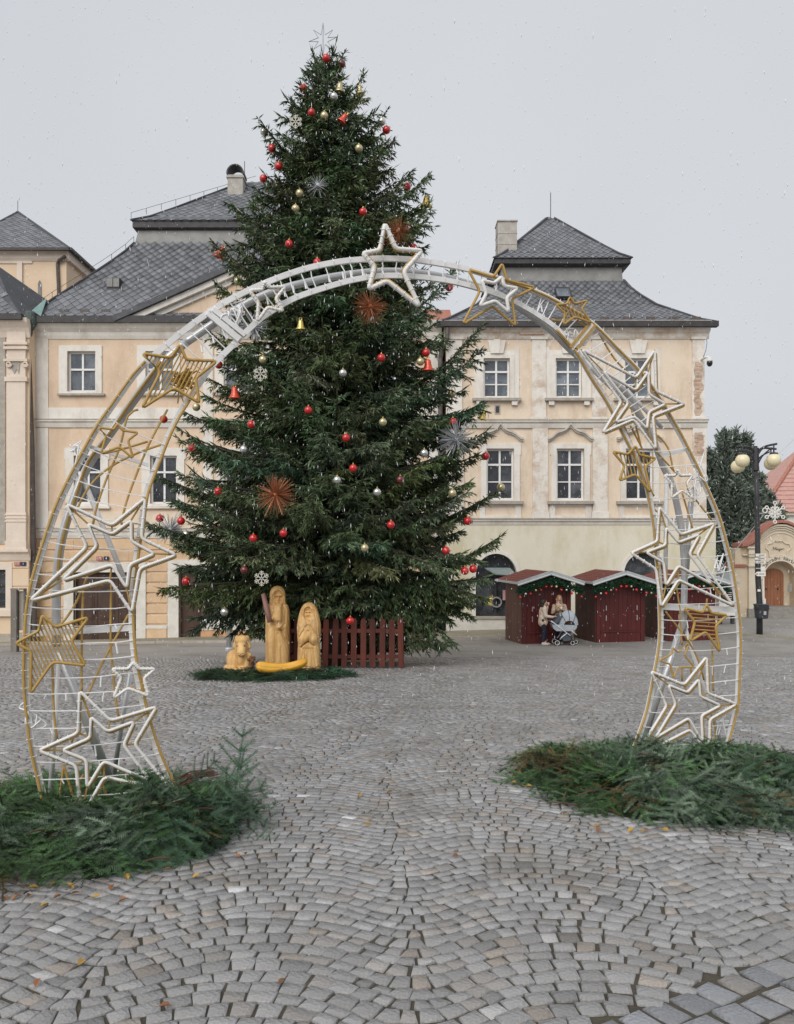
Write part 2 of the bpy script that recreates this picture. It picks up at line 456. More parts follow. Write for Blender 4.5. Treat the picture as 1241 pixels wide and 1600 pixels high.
MT['leaf_brown'] = M('rusty_leaf', (0.20, 0.085, 0.04), 0.8, (0.29, 0.14, 0.06), 20, objrand=0.25)
MT['unlit_room'] = M('dark_interior', (0.012, 0.012, 0.014), 0.9)  # near-black colour standing in for the darkness of unlit rooms
MT['cctv_dark'] = M('black_dome', (0.012, 0.012, 0.014), 0.15, spec=0.6)
MT['cable'] = M('grey_cable', (0.55, 0.55, 0.54), 0.6)
MT['fabric_band'] = M('pink_notice', (0.55, 0.33, 0.33), 0.7)
# ---------------------------------------------------------------- ground
def grid_sheet(name, xs, ys, dz, mat, kind='structure'):
    V = np.array([(x, y, gz(x, y) + dz) for y in ys for x in xs])
    n = len(xs)
    Fq = [(j * n + i, j * n + i + 1, (j + 1) * n + i + 1, (j + 1) * n + i) for j in range(len(ys) - 1) for i in range(n - 1)]
    o = np_mesh(name, V, np.array(Fq), mat)
    o['kind'] = kind
    return o
ground = grid_sheet('ground', np.linspace(-160, 160, 81), np.concatenate([np.linspace(-30, 26, 29), np.linspace(26.5, 38, 24), np.linspace(42, 220, 30)]), -0.011, MT['dirt'])
far_paving = grid_sheet('plaza_paving', np.linspace(-60, 60, 61), np.concatenate([np.linspace(23.2, 27, 5), np.linspace(27.5, 36.5, 19), np.linspace(38, 70, 12)]), -0.004, MT['paving_far'])
mid_l = grid_sheet('plaza_paving', np.linspace(-60, -13.6, 24), np.linspace(-6, 23.2, 15), -0.004, MT['paving_far'])
mid_r = grid_sheet('plaza_paving', np.linspace(13.6, 60, 24), np.linspace(-6, 23.2, 15), -0.004, MT['paving_far'])

# setts laid in segmental arcs: each its own stone with bevelled edges
def make_setts():
    per, d, A = 1.4, 0.097, 0.155
    band_o = np.array([0.76, 3.09]); band_d = np.array([1.1, 0.67]); band_d = band_d / np.linalg.norm(band_d)
    band_n = np.array([band_d[1], -band_d[0]])
    Q = []
    w0 = 2 * math.pi / per
    def ph(j): return 0.25 * math.sin(j * 0.031) + 0.12 * math.sin(j * 0.087 + 1)
    def yrow(x, j): return j * d + A * (0.85 * np.cos(w0 * (x + 0.5 + ph(j))) - 0.15 * np.cos(2 * w0 * (x + 0.5 + ph(j)))) + 0.012 * np.sin(x * 5.1 + j * 1.7)
    def slope(x, j): return (yrow(x + 0.01, j) - yrow(x - 0.01, j)) / 0.02
    for j in range(int(2.1 / d), int(23.6 / d)):
        X = 0.56 * j * d + 2.0
        x = -X + rng.uniform(0, 0.12)
        cuts = [x]
        while x < X:
            sl = float(slope(x, j))
            x += rng.uniform(0.084, 0.122) / math.sqrt(1 + 0.8 * sl * sl)
            cuts.append(x)
        cuts = np.array(cuts)
        sl = slope(cuts, j)
        dx = -sl * d / (1 + sl * sl)
        bx, by = cuts, yrow(cuts, j)
        tx_, ty_ = cuts + dx, yrow(cuts + dx, j + 1)
        B = np.stack([bx, by], 1); T = np.stack([tx_, ty_], 1)
        g = 0.0036 + np.abs(rng.normal(0, 0.002, len(cuts)))
        n = len(cuts) - 1
        u = B[1:] - B[:-1]; u /= np.linalg.norm(u, axis=1, keepdims=True)
        v = (T - B); v /= np.linalg.norm(v, axis=1, keepdims=True)
        gg = g[:-1, None]
        c = np.stack([B[:-1] + u * gg + v[:-1] * gg, B[1:] - u * gg + v[1:] * gg, T[1:] - u * gg - v[1:] * gg, T[:-1] + u * gg - v[:-1] * gg], 1)
        c += rng.normal(0, 0.0052, c.shape)
        Q.append(c)
    Q = np.concatenate(Q)
    cen = Q.mean(1)
    rel = cen - band_o
    side = rel @ band_n
    inb = (side > 0.02) & (side < 1.0)
    keep = (np.abs(cen[:, 0]) < 0.53 * cen[:, 1] + 0.9) & (cen[:, 1] > 2.4) & (cen[:, 1] < 23.25) & ~inb & ((side <= 1.0) | (cen[:, 0] > 99))
    Q = Q[keep]
    # a lane of larger darker setts crossing the lower right corner
    B = []
    for r in range(6):
        off = rng.uniform(0, 0.17)
        t = -2.0 + off
        while t < 3.0:
            L = rng.uniform(0.135, 0.175)
            s0 = 0.03 + r * 0.165
            g = 0.012
            c = []
            for (tt, ss) in ((t + g, s0 + 0.165 - g), (t + L - g, s0 + 0.165 - g), (t + L - g, s0 + g), (t + g, s0 + g)):
                p = band_o + band_d * tt + band_n * ss
                c.append((p[0] + rng.normal(0, 0.006), p[1] + rng.normal(0, 0.006)))
            cc = np.mean(c, 0)
            if cc[1] > 2.35 and abs(cc[0]) < 0.53 * cc[1] + 0.9: B.append(c)
            t += L
    B = np.array(B)
    return Q, B

SQ, SB = make_setts()
ALLQ = np.concatenate([SQ, SB])
isB = np.concatenate([np.zeros(len(SQ), bool), np.ones(len(SB), bool)])
nS = len(ALLQ)
# per-stone colour
tone = np.ones((nS, 3)) * rng.normal(1.0, 0.115, (nS, 1)).clip(0.62, 1.4)
warm = rng.random(nS)
tone[warm < 0.22] *= np.array([1.02, 0.985, 0.945])
tone[warm < 0.06] *= np.array([1.04, 0.975, 0.91])
tone[warm > 0.985] *= 1.5
tone[isB] *= np.array([0.80, 0.84, 0.90])
def sett_verts(q, tilt=None):
    """q (n,4,2) -> (n,12,3): top ring, shoulder ring, bottom ring"""
    n = len(q)
    c = q.mean(1, keepdims=True)
    zb = gz(q[..., 0], q[..., 1])
    hz = rng.normal(0, 0.002, (n, 1)) + rng.normal(0, 0.0022, (n, 4))
    top = np.concatenate([c + (q - c) * (0.915 + rng.normal(0, 0.012, (n, 4, 1))), (zb + hz)[..., None]], 2)
    shd = np.concatenate([q, (zb + hz - 0.005)[..., None]], 2)
    bot = np.concatenate([q, (zb - 0.05)[..., None]], 2)
    return np.concatenate([top, shd, bot], 1)
SV = sett_verts(ALLQ)
SF = [(0, 1, 2, 3)] + [(4 + i, 4 + (i + 1) % 4, (i + 1) % 4, i) for i in range(4)] + [(8 + i, 8 + (i + 1) % 4, 4 + (i + 1) % 4, 4 + i) for i in range(4)]
SF = np.array(SF)
dist = ALLQ.mean(1)
inview = (np.abs(dist[:, 0]) < 0.492 * dist[:, 1]) & (dist[:, 1] > 3.02)
order = np.argsort(np.where(inview, dist[:, 1], 1e6) - isB * 0.15)
near = order[:300]; rest = np.setdiff1d(np.arange(nS), near)
for i in near:
    V = SV[i]; c = V[:4].mean(0)
    me_o = np_mesh('cobblestone', V - c, SF, MT['cobble'], ground, np.repeat(tone[i][None], 12, 0))
    me_o.location = c
far_m = dist[rest][:, 1] > 10.5
r1, r2 = rest[~far_m], rest[far_m]
V2 = SV[r2][:, [0, 1, 2, 3, 8, 9, 10, 11]]; V2[:, 4:, :2] = SV[r2][:, 4:8, :2]; V2[:, :4, :2] = V2[:, :4, :2] * 0.5 + V2[:, 4:, :2] * 0.5
F2 = np.array([(0, 1, 2, 3)] + [(4 + i, 4 + (i + 1) % 4, (i + 1) % 4, i) for i in range(4)])
n1 = len(r1) * 12
V = np.concatenate([SV[r1].reshape(-1, 3), V2.reshape(-1, 3)])
Fq = np.concatenate([(SF[None] + (np.arange(len(r1)) * 12)[:, None, None]).reshape(-1, 4), (F2[None] + n1 + (np.arange(len(r2)) * 8)[:, None, None]).reshape(-1, 4)])
oo = np_mesh('cobblestones', V, Fq, MT['cobble'], ground, np.concatenate([np.repeat(tone[r1], 12, 0), np.repeat(tone[r2], 8, 0)]))
oo['kind'] = 'stuff'
print('setts', nS)

# pavement along the houses with its kerb
def strip(name, pts_front, pts_back, h, mat, kind='structure'):
    mb = MB()
    n = len(pts_front)
    vs = []
    for (a, b) in zip(pts_front, pts_back):
        za, zb = float(gz(*a)), float(gz(*b))
        vs += [(a[0], a[1], za - 0.3), (a[0], a[1], za + h), (b[0], b[1], zb + h)]
    fs = []
    for i in range(n - 1):
        k = i * 3
        fs += [(k, k + 3, k + 4, k + 1), (k + 1, k + 4, k + 5, k + 2)]
    mb.add(vs, fs)
    mb.add([vs[0], vs[1], vs[2]], [(0, 1, 2)]); mb.add([vs[-3], vs[-2], vs[-1]], [(0, 1, 2)])
    o = build(name, mb, mat)
    o['kind'] = kind
    return o
xs = np.linspace(-26, 9.5, 40)
fr = [(x, 31.6 + 0.02 * (x + 10)) for x in xs]
strip('sidewalk', fr, [(x, 36.6) for x in xs], 0.09, MT['sidewalk'])
kb = MB()
x = -26.0
while x < 9.4:
    L = random.uniform(0.8, 1.1)
    y = 31.6 + 0.02 * (x + 10)
    z = float(gz(x + L / 2, y))
    kb.box(x + 0.008, x + L - 0.008, y - 0.16, y - 0.004, z - 0.2, z + 0.095 + random.uniform(-0.006, 0.006))
    x += L
kerb = build('kerb', kb, MT['plinth']); kerb['kind'] = 'structure'
xs = np.linspace(11.6, 40, 30)
strip('sidewalk', [(x, 33.0 - 0.75 * (x - 11.6)) if x < 24 else (x, 23.7) for x in xs], [(x, 46.0) for x in xs], 0.06, MT['sidewalk'])

# ---------------------------------------------------------------- walls with openings
def wall_holes(mb, x0, x1, z0, z1, y, holes, depth=0.28, thick=0.6):
    xs = sorted(set([x0, x1] + [h[0] for h in holes] + [h[1] for h in holes]))
    zs = sorted(set([z0, z1] + [h[2] for h in holes] + [h[3] for h in holes]))
    xs = [x for x in xs if x0 <= x <= x1]; zs = [z for z in zs if z0 <= z <= z1]
    for i in range(len(xs) - 1):
        for j in range(len(zs) - 1):
            cx, cz = (xs[i] + xs[i + 1]) / 2, (zs[j] + zs[j + 1]) / 2
            if any(h[0] < cx < h[1] and h[2] < cz < h[3] for h in holes): continue
            mb.add([(xs[i], y, zs[j]), (xs[i + 1], y, zs[j]), (xs[i + 1], y, zs[j + 1]), (xs[i], y, zs[j + 1])], [(0, 1, 2, 3)])
    for (a, b, c, d) in holes:
        yb = y + depth
        mb.add([(a, y, c), (b, y, c), (b, yb, c), (a, yb, c)], [(0, 3, 2, 1)])
        mb.add([(a, y, d), (b, y, d), (b, yb, d), (a, yb, d)], [(0, 1, 2, 3)])
        mb.add([(a, y, c), (a, y, d), (a, yb, d), (a, yb, c)], [(0, 3, 2, 1)])
        mb.add([(b, y, c), (b, y, d), (b, yb, d), (b, yb, c)], [(0, 1, 2, 3)])
    # ends, top and back
    mb.add([(x0, y, z0), (x0, y + thick, z0), (x0, y + thick, z1), (x0, y, z1)], [(0, 3, 2, 1)])
    mb.add([(x1, y, z0), (x1, y + thick, z0), (x1, y + thick, z1), (x1, y, z1)], [(0, 1, 2, 3)])
    mb.add([(x0, y, z1), (x1, y, z1), (x1, y + thick, z1), (x0, y + thick, z1)], [(0, 1, 2, 3)])
    mb.add([(x0, y + thick, z0), (x1, y + thick, z0), (x1, y + thick, z1), (x0, y + thick, z1)], [(3, 2, 1, 0)])

YF = 36.0
SCL = F / YF
def fx(px): return PX(px, YF)
def fz(py): return PZ(py, YF)

def sash_window(root, x0, x1, z0, z1, y, transom, cols=2, lower_rows=1, upper_rows=1, pane='pane', fw=0.085, mw=0.05, sash='sash'):
    """a casement window set in an opening: window > frame, pane"""
    mb = MB()
    yo = y + 0.14
    d = 0.07
    mb.box(x0, x0 + fw, yo, yo + d, z0, z1); mb.box(x1 - fw, x1, yo, yo + d, z0, z1)
    mb.box(x0 + fw, x1 - fw, yo, yo + d, z0, z0 + fw); mb.box(x0 + fw, x1 - fw, yo, yo + d, z1 - fw, z1)
    zt = z0 + (z1 - z0) * transom
    mb.box(x0 + fw, x1 - fw, yo - 0.03, yo + d - 0.003, zt - fw / 2, zt + fw / 2)
    win = build('window', mb, MT[sash], root)
    ix0, ix1 = x0 + fw, x1 - fw
    ranges = [(z0 + fw, zt - fw / 2, lower_rows), (zt + fw / 2, z1 - fw, upper_rows)]
    bars = MB()
    xm = (ix0 + ix1) / 2
    for (a, b, rows) in ranges:
        bars.box(xm - fw * 0.5, xm + fw * 0.5, yo - 0.015, yo + d - 0.006, a, b)
        for r in range(1, rows):
            zz = a + (b - a) * r / rows
            bars.box(ix0, xm - fw * 0.5, yo, yo + d - 0.01, zz - mw / 2, zz + mw / 2)
            bars.box(xm + fw * 0.5, ix1, yo, yo + d - 0.01, zz - mw / 2, zz + mw / 2)
    build('glazing_bar', bars, MT[sash], win)
    for (a, b, rows) in ranges:
        for r in range(rows):
            for (p, q) in ((ix0, xm - fw * 0.5), (xm + fw * 0.5, ix1)):
                m2 = MB()
                t = random.uniform(-0.012, 0.012); t2 = random.uniform(-0.012, 0.012)
                za, zb = a + (b - a) * r / rows, a + (b - a) * (r + 1) / rows
                yy = yo + 0.045
                m2.add([(p, yy + t, za), (q, yy - t, za + 0), (q, yy - t + t2, zb), (p, yy + t + t2, zb)], [(0, 1, 2, 3)])
                build('pane', m2, MT[pane], win, recalc=False)
    # dark room behind
    return win

def surround(root, ox0, ox1, oz0, oz1, x0, x1, z0, z1, y, proud, mat, ears=0.0):
    mb = MB()
    mb.box(ox0, x0, y - proud, y + 0.02, oz0, oz1); mb.box(x1, ox1, y - proud, y + 0.02, oz0, oz1)
    mb.box(x0, x1, y - proud, y + 0.02, z1, oz1)
    if oz0 < z0: mb.box(x0, x1, y - proud, y + 0.02, oz0, z0)
    if ears:
        mb.box(ox0 - ears, ox0, y - proud + 0.004, y + 0.02, oz1 - 0.5, oz1); mb.box(ox1, ox1 + ears, y - proud + 0.004, y + 0.02, oz1 - 0.5, oz1)
    return build('window_surround', mb, mat, root)

def moulding(root, name, x0, x1, y, prof, mat, ends=True):
    """prof: list of (proud, z) from bottom to top"""
    mb = MB()
    poly = [(y + 0.02, prof[0][1])] + [(y - p, z) for p, z in prof] + [(y + 0.02, prof[-1][1])]
    mb.prism([(a, b) for a, b in poly], x0, x1, axis='x')
    return build(name, mb, mat, root)

# ---------------------------------------------------------------- roofs
def unit_slate(w, h):
    mb = MB()
    mb.add([(-w / 2, 0, 0.012), (0, -h / 2, 0.03), (w / 2, 0, 0.012), (0, h / 2, 0.004),
            (-w / 2, 0, -0.006), (0, -h / 2, -0.006), (w / 2, 0, -0.006), (0, h / 2, -0.006)],
           [(0, 1, 2, 3), (0, 4, 5, 1), (1, 5, 6, 2), (2, 6, 7, 3), (3, 7, 4, 0)])
    return mb

def slates_on(roof, faces, w, h, limit):
    """faces: list of (polyline [(Y,Z)...], xleft(Y), xright(Y)); lays overlapping diamond slates"""
    off = WORLD[roof.name]
    T = []
    for (poly, xl, xr) in faces:
        S = [0.0]
        for a, b in zip(poly[:-1], poly[1:]): S.append(S[-1] + math.hypot(b[0] - a[0], b[1] - a[1]))
        tot = S[-1]
        r = 0
        s = h * 0.35
        while s < tot - h * 0.1:
            k = max(i for i in range(len(S) - 1) if S[i] <= s)
            t = (s - S[k]) / (S[k + 1] - S[k])
            Y = poly[k][0] + (poly[k + 1][0] - poly[k][0]) * t
            Z = poly[k][1] + (poly[k + 1][1] - poly[k][1]) * t
            sl = math.atan2(poly[k + 1][1] - poly[k][1], poly[k + 1][0] - poly[k][0])
            a, b = xl(Y), xr(Y)
            x = math.floor(a / w) * w + (w / 2 if r % 2 else 0)
            while x < b:
                if a + w * 0.42 < x < b - w * 0.42:
                    T.append((x, Y, Z, sl))
                x += w
            r += 1
            s += h / 2 * 0.96
    T.sort(key=lambda q: q[1])
    um = unit_slate(w * 0.94, h * 0.94)
    me = mesh_from('slate', um, MT['slate'])
    for (x, Y, Z, sl) in T[:limit]:
        o = bpy.data.objects.new('slate', me); link(o, roof)
        n = Vector((0, -math.sin(sl), math.cos(sl)))
        o.location = Vector((x, Y, Z)) - off + n * 0.014
        o.rotation_euler = (sl + random.gauss(0, 0.012), random.gauss(0, 0.008), random.gauss(0, 0.012))
    if len(T) > limit:
        mb = MB(); tn = []
        for (x, Y, Z, sl) in T[limit:]:
            n = Vector((0, -math.sin(sl), math.cos(sl)))
            rot = Matrix.Rotation(sl + random.gauss(0, 0.012), 3, 'X') @ Matrix.Rotation(random.gauss(0, 0.012), 3, 'Z')
            c = Vector((x, Y, Z)) + n * 0.014 - off
            mb.add([rot @ Vector(v) + c for v in um.v], um.f)
            tn += [[random.uniform(0.75, 1.3)] * 3] * 8
        o = np_mesh('slates', np.array(mb.v), np.array(mb.f), MT['slate_many'], roof, np.array(tn))
        o['kind'] = 'stuff'
MT['slate_many'] = M('slate_joined', (0.125, 0.13, 0.142), 0.55, (0.19, 0.195, 0.21), 2.0, (0.3, 0.7), bump=0.25, bscale=18, attr=True, spec=0.5)

def ring_mesh(mb, rings):
    n = len(rings)
    vs = []
    for (x0, x1, y0, y1, z) in rings:
        vs += [(x0, y0, z), (x1, y0, z), (x1, y1, z), (x0, y1, z)]
    fs = []
    for k in range(n - 1):
        for i in range(4):
            j = (i + 1) % 4
            fs.append((k * 4 + i, k * 4 + j, k * 4 + 4 + j, k * 4 + 4 + i))
    fs.append((3, 2, 1, 0)); fs.append(tuple((n - 1) * 4 + i for i in range(4)))
    mb.add(vs, fs)

def mansard(root, X0, X1, Y0, dep, prof, lead, upper, apex, w, h, limit_low, limit_up, fascia=0.3):
    """prof: (inset, z) from eave up; lead: (inset, z) top of the lead band; upper: (inset, z) of the upper eave; apex: z"""
    ins = lambda d, z: (X0 + d, X1 - d, Y0 + d, Y0 + dep - d, z)
    mb = MB(); ring_mesh(mb, [ins(d, z) for d, z in prof])
    low = build('roof', mb, MT['slate_under'], root)
    mb = MB(); ring_mesh(mb, [ins(prof[-1][0] - 0.03, prof[-1][1] - 0.25), ins(prof[-1][0] - 0.03, prof[-1][1]), ins(prof[-1][0] + 0.05, prof[-1][1] + 0.05), ins(lead[0], lead[1])])
    build('lead_band', mb, MT['lead'], low)
    mb = MB()
    d, z = upper
    ring_mesh(mb, [ins(d + 0.3, z - fascia), ins(d, z - fascia * 0.75), ins(d, z)])
    build('eave', mb, MT['gutter'], root)
    mb = MB()
    xm, ym = (X0 + X1) / 2, Y0 + dep / 2
    half = min(X1 - X0, dep) / 2
    mids = []
    zz = apex - z
    H = half - d
    for (t, q) in ((0.0, 0.0), (0.15, 0.115), (0.35, 0.315), (1.0, 1.0)):
        mids.append(ins(d - 0.06 + t * (H + 0.05), z + 0.004 + q * zz))
    ring_mesh(mb, mids)
    up = build('upper_roof', mb, MT['slate_under'], root)
    # hips capped with narrow ridge pieces
    for sx in (0, 1):
        hb = MB()
        for k in range(len(prof) - 1):
            a = (X0 + prof[k][0] if sx == 0 else X1 - prof[k][0], Y0 + prof[k][0], prof[k][1] + 0.03)
            b = (X0 + prof[k + 1][0] if sx == 0 else X1 - prof[k + 1][0], Y0 + prof[k + 1][0], prof[k + 1][1] + 0.03)
            hb.bar(a, b, 0.16, 0.06)
        build('hip_capping', hb, MT['slate_under'], low)
    for sx in (0, 1):
        hb = MB()
        for k in range(len(mids) - 1):
            a = (mids[k][sx], mids[k][2], mids[k][4] + 0.03); b = (mids[k + 1][sx], mids[k + 1][2], mids[k + 1][4] + 0.03)
            hb.bar(a, b, 0.16, 0.06)
        build('hip_capping', hb, MT['slate_under'], up)
    f1 = ([(Y0 + d, z) for d, z in prof], lambda Y: X0 + (Y - Y0), lambda Y: X1 - (Y - Y0))
    slates_on(low, [f1], w, h, limit_low)
    f2 = ([(m[2], m[4]) for m in mids], lambda Y: X0 + (Y - Y0), lambda Y: X1 - (Y - Y0))
    slates_on(up, [f2], w, h, limit_up)
    return low, up

def snow_guards(root, xs, Y, Z):
    for x in xs:
        mb = MB(); mb.box(x - 0.2, x + 0.2, Y - 0.02, Y + 0.02, Z, Z + 0.13)
        mb.box(x - 0.17, x - 0.13, Y, Y + 0.18, Z - 0.02, Z + 0.1); mb.box(x + 0.13, x + 0.17, Y, Y + 0.18, Z - 0.02, Z + 0.1)
        build('snow_guard', mb, MT['pipe'], root)

def text_mesh(txt, size, depth=0.01):
    cu = bpy.data.curves.new('t', 'FONT'); cu.body = txt; cu.size = size; cu.extrude = depth; cu.align_x = 'CENTER'; cu.align_y = 'CENTER'
    cu.resolution_u = 2
    o = bpy.data.objects.new('t', cu); COL.objects.link(o)
    dg = bpy.context.evaluated_depsgraph_get(); dg.update()
    me = bpy.data.meshes.new_from_object(o.evaluated_get(dg))
    V = [tuple(v.co) for v in me.vertices]; Fq = [tuple(p.vertices) for p in me.polygons]
    bpy.data.objects.remove(o); bpy.data.curves.remove(cu); bpy.data.meshes.remove(me)
    return V, Fq
def text_at(mb, txt, size, c, depth=0.01):
    """letters facing -Y, centred on c"""
    V, Fq = text_mesh(txt, size, depth)
    mb.add([(c[0] + x, c[1] - z, c[2] + y) for x, y, z in V], Fq)

# ================================================================ ochre house (left)
XB0, XB1 = fx(52), fx(690)
hb = thing('town_house', 'ochre baroque town house with a pediment and mansard roof behind the Christmas tree', 'house', (fx(370), YF, -2.6))
up_c = [128, 250, 372, 495, 617]; lo_c = [137, 256, 372, 490, 612]
upw = [(fx(c - 22), fx(c + 22), fz(612), fz(549)) for c in up_c]
low = [(fx(c - 21), fx(c + 21), fz(787), fz(712)) for c in lo_c]
door1 = (fx(116), fx(214), -3.6, fz(894)); shop = (fx(280), fx(421), -3.6, fz(889)); door3 = (fx(500), fx(560), -3.6, fz(890))
mb = MB()
wall_holes(mb, XB0, XB1, -3.6, fz(505), YF, upw + low + [door1, shop, door3])
build('wall', mb, MT['plaster_b'], hb)
mb = MB(); mb.box(XB0 + 0.3, XB1 - 0.3, YF + 0.62, YF + 0.66, -3.6, fz(510)); build('dark_room_sheet', mb, MT['unlit_room'], hb)  # added sheet behind the windows, room darkness put into its colour
mb = MB(); mb.box(XB0 + 0.01, XB1 - 0.01, YF + 0.7, YF + 15.0, -3.6, fz(507)); build('body', mb, MT['plaster_b'], hb)
for (a, b, c, d) in upw:
    sash_window(hb, a, b, c, d, YF, 0.56, pane='pane')
    surround(hb, a - 0.38, b + 0.28, c - 0.1, d + 0.26, a, b, c, d, YF, 0.06, MT['trim'])
    mb = MB(); mb.box(a - 0.42, b + 0.42, YF - 0.16, YF + 0.02, c - 0.19, c - 0.102); build('window_sill', mb, MT['ledge'], hb)
for (a, b, c, d) in low:
    sash_window(hb, a, b, c, d, YF, 0.66, pane='pane_dark')
    surround(hb, a - 0.37, b + 0.33, c - 0.1, d + 0.34, a, b, c, d, YF, 0.06, MT['trim'], ears=0.06)
    mb = MB(); mb.box(a - 0.42, b + 0.42, YF - 0.16, YF + 0.02, c - 0.22, c - 0.102); build('window_sill', mb, MT['trim'], hb)
# corner strips
for (p0, p1) in ((56, 76), (318, 333), (411, 426), (670, 690)):
    mb = MB(); mb.box(fx(p0), fx(p1), YF - 0.05, YF + 0.02, fz(656), fz(521)); build('pilaster', mb, MT['trim'], hb)
    mb = MB(); mb.box(fx(p0), fx(p1), YF - 0.05, YF + 0.02, fz(830), fz(669)); build('pilaster', mb, MT['trim'], hb)
for (a, b) in ((76, 318), (426, 670)):
    mb = MB(); mb.box(fx(a), fx(b), YF - 0.03, YF + 0.02, fz(656), fz(637)); build('frieze', mb, MT['trim'], hb)
    mb = MB(); mb.box(fx(a), fx(b), YF - 0.03, YF + 0.02, fz(825), fz(799)); build('apron_band', mb, MT['plaster_c'], hb)
moulding(hb, 'string_course', XB0, XB1, YF, [(0.06, fz(668)), (0.1, fz(664)), (0.12, fz(661)), (0.2, fz(659)), (0.2, fz(657))], MT['trim'])
mb = MB(); mb.box(XB0, XB1, YF - 0.22, YF + 0.02, fz(657) + 0.002, fz(657) + 0.05); build('string_course_cap', mb, MT['ledge'], hb)
moulding(hb, 'string_course', XB0, XB1, YF, [(0.05, fz(841)), (0.1, fz(836)), (0.12, fz(832)), (0.2, fz(829)), (0.2, fz(827))], MT['trim'])
mb = MB(); mb.box(XB0, XB1, YF - 0.22, YF + 0.02, fz(827) + 0.002, fz(827) + 0.05); build('string_course_cap', mb, MT['ledge'], hb)
moulding(hb, 'cornice', XB0, XB1, YF, [(0.04, fz(530)), (0.1, fz(525)), (0.12, fz(520)), (0.28, fz(515)), (0.42, fz(508)), (0.45, fz(504))], MT['trim'])
# rusticated ground floor, block by block
def block_run(root, p0, p1, y_top, y_bot, n, wblk=1.0):
    for k in range(n):
        za = fz(y_top + (y_bot - y_top) * (k + 1) / n); zb = fz(y_top + (y_bot - y_top) * k / n)
        x0, x1 = fx(p0), fx(p1)
        m = max(1, int(round((x1 - x0) / wblk)))
        sh = 0.0
        edges = [x0] + [x0 + (x1 - x0) * (i + (0.5 if k % 2 and m > 1 else 0.0)) / m for i in range(0 if (k % 2 and m > 1) else 1, m)] + [x1]
        for a, b in zip(edges[:-1], edges[1:]):
            if b - a < 0.06: continue
            mb = MB(); g = 0.004; c = 0.03; yo = YF - 0.055 - random.uniform(0, 0.012)
            zb2, za2 = zb - 0.028, za + 0.028
            mb.add([(a + g, YF + 0.01, za2), (b - g, YF + 0.01, za2), (b - g, YF + 0.01, zb2), (a + g, YF + 0.01, zb2),
                    (a + g, yo, za2 + c), (b - g, yo, za2 + c), (b - g, yo, zb2 - c), (a + g, yo, zb2 - c)],
                   [(4, 5, 6, 7), (0, 1, 5, 4), (1, 2, 6, 5), (2, 3, 7, 6), (3, 0, 4, 7)])
            build('stone_block', mb, MT['rust_block'], root)
block_run(hb, 58, 690, 842, 878, 2, 1.6)
block_run(hb, 58, 100, 878, 985, 6, 3)
block_run(hb, 229, 262, 878, 976, 6, 3)
block_run(hb, 438, 484, 878, 985, 6, 3)
block_run(hb, 576, 690, 878, 985, 6, 1.6)
for (a, b) in ((229, 262), (58, 100), (438, 484), (576, 690)):
    mb = MB(); mb.box(fx(a) + 0.02, fx(b) - 0.02, YF - 0.09, YF + 0.02, -3.4, fz(982)); build('plinth', mb, MT['rust_block'], hb)
    mb = MB(); mb.box(fx(a), fx(b), YF - 0.11, YF + 0.02, fz(982), fz(977)); build('plinth_cap', mb, MT['white_plinth'], hb)
def door_frame(p0, p1, h):
    a, b, c, d = h
    mb = MB()
    mb.box(fx(p0), a, YF - 0.12, YF + 0.1, -3.4, d); mb.box(b, fx(p1), YF - 0.12, YF + 0.1, -3.4, d)
    mb.box(fx(p0), fx(p1), YF - 0.13, YF + 0.1, d, d + 0.42)
    build('door_surround', mb, MT['white_plinth'], hb)
door_frame(101, 229, door1); door_frame(263, 437, shop); door_frame(485, 575, door3)
def panel_door(root, x0, x1, z0, z1, y, mat, leaves=2, frame=0.1):
    mb = MB(); mb.box(x0, x1, y, y + 0.08, z0, z1)
    d = build('door', mb, mat, root)
    wl = (x1 - x0) / leaves
    for i in range(leaves):
        a, b = x0 + i * wl + 0.04, x0 + (i + 1) * wl - 0.04
        zz = [z0 + 0.12, z0 + (z1 - z0) * 0.3, z0 + (z1 - z0) * 0.36, z0 + (z1 - z0) * 0.72, z0 + (z1 - z0) * 0.78, z1 - 0.08]
        for q in range(3):
            m = MB(); aa, bb, c, e = a + 0.09, b - 0.09, zz[2 * q], zz[2 * q + 1]
            if bb - aa < 0.1: continue
            m.box(aa, bb, y - 0.03, y + 0.01, c, e); m.box(aa + 0.07, bb - 0.07, y - 0.05, y - 0.028, c + 0.07, e - 0.07)
            build('door_panel', m, mat, d)
        m = MB(); m.box(a - 0.04, a - 0.005, y - 0.02, y + 0.01, z0 + 0.03, z1 - 0.02); build('door_stile', m, mat, d)
    m = MB(); m.box(x0 + wl - 0.12, x0 + wl - 0.07, y - 0.1, y - 0.02, z0 + (z1 - z0) * 0.44, z0 + (z1 - z0) * 0.48); build('handle', m, MT['steel'], d)
    return d
panel_door(hb, door1[0], door1[1], -3.0, door1[3], YF + 0.22, MT['door'], 3)
panel_door(hb, shop[0], fx(313), -3.0, shop[3], YF + 0.22, MT['door'], 1)
panel_door(hb, door3[0], door3[1], -3.0, door3[3], YF + 0.22, MT['door'], 2)
mb = MB(); mb.add([(fx(313), YF + 0.25, fz(968)), (fx(421), YF + 0.25, fz(968)), (fx(421), YF + 0.25, shop[3]), (fx(313), YF + 0.25, shop[3])], [(0, 1, 2, 3)])
sw = build('shop_window', mb, MT['pane_dark'], hb, recalc=False)
mb = MB()
for p in (313, 365, 418): mb.box(fx(p), fx(p + 4), YF + 0.17, YF + 0.245, fz(968), shop[3])
build('window_frame', mb, MT['door'], sw)
mb = MB(); mb.box(fx(313), fx(421), YF + 0.05, YF + 0.27, fz(985), fz(968)); build('shop_sill', mb, MT['white_plinth'], hb)
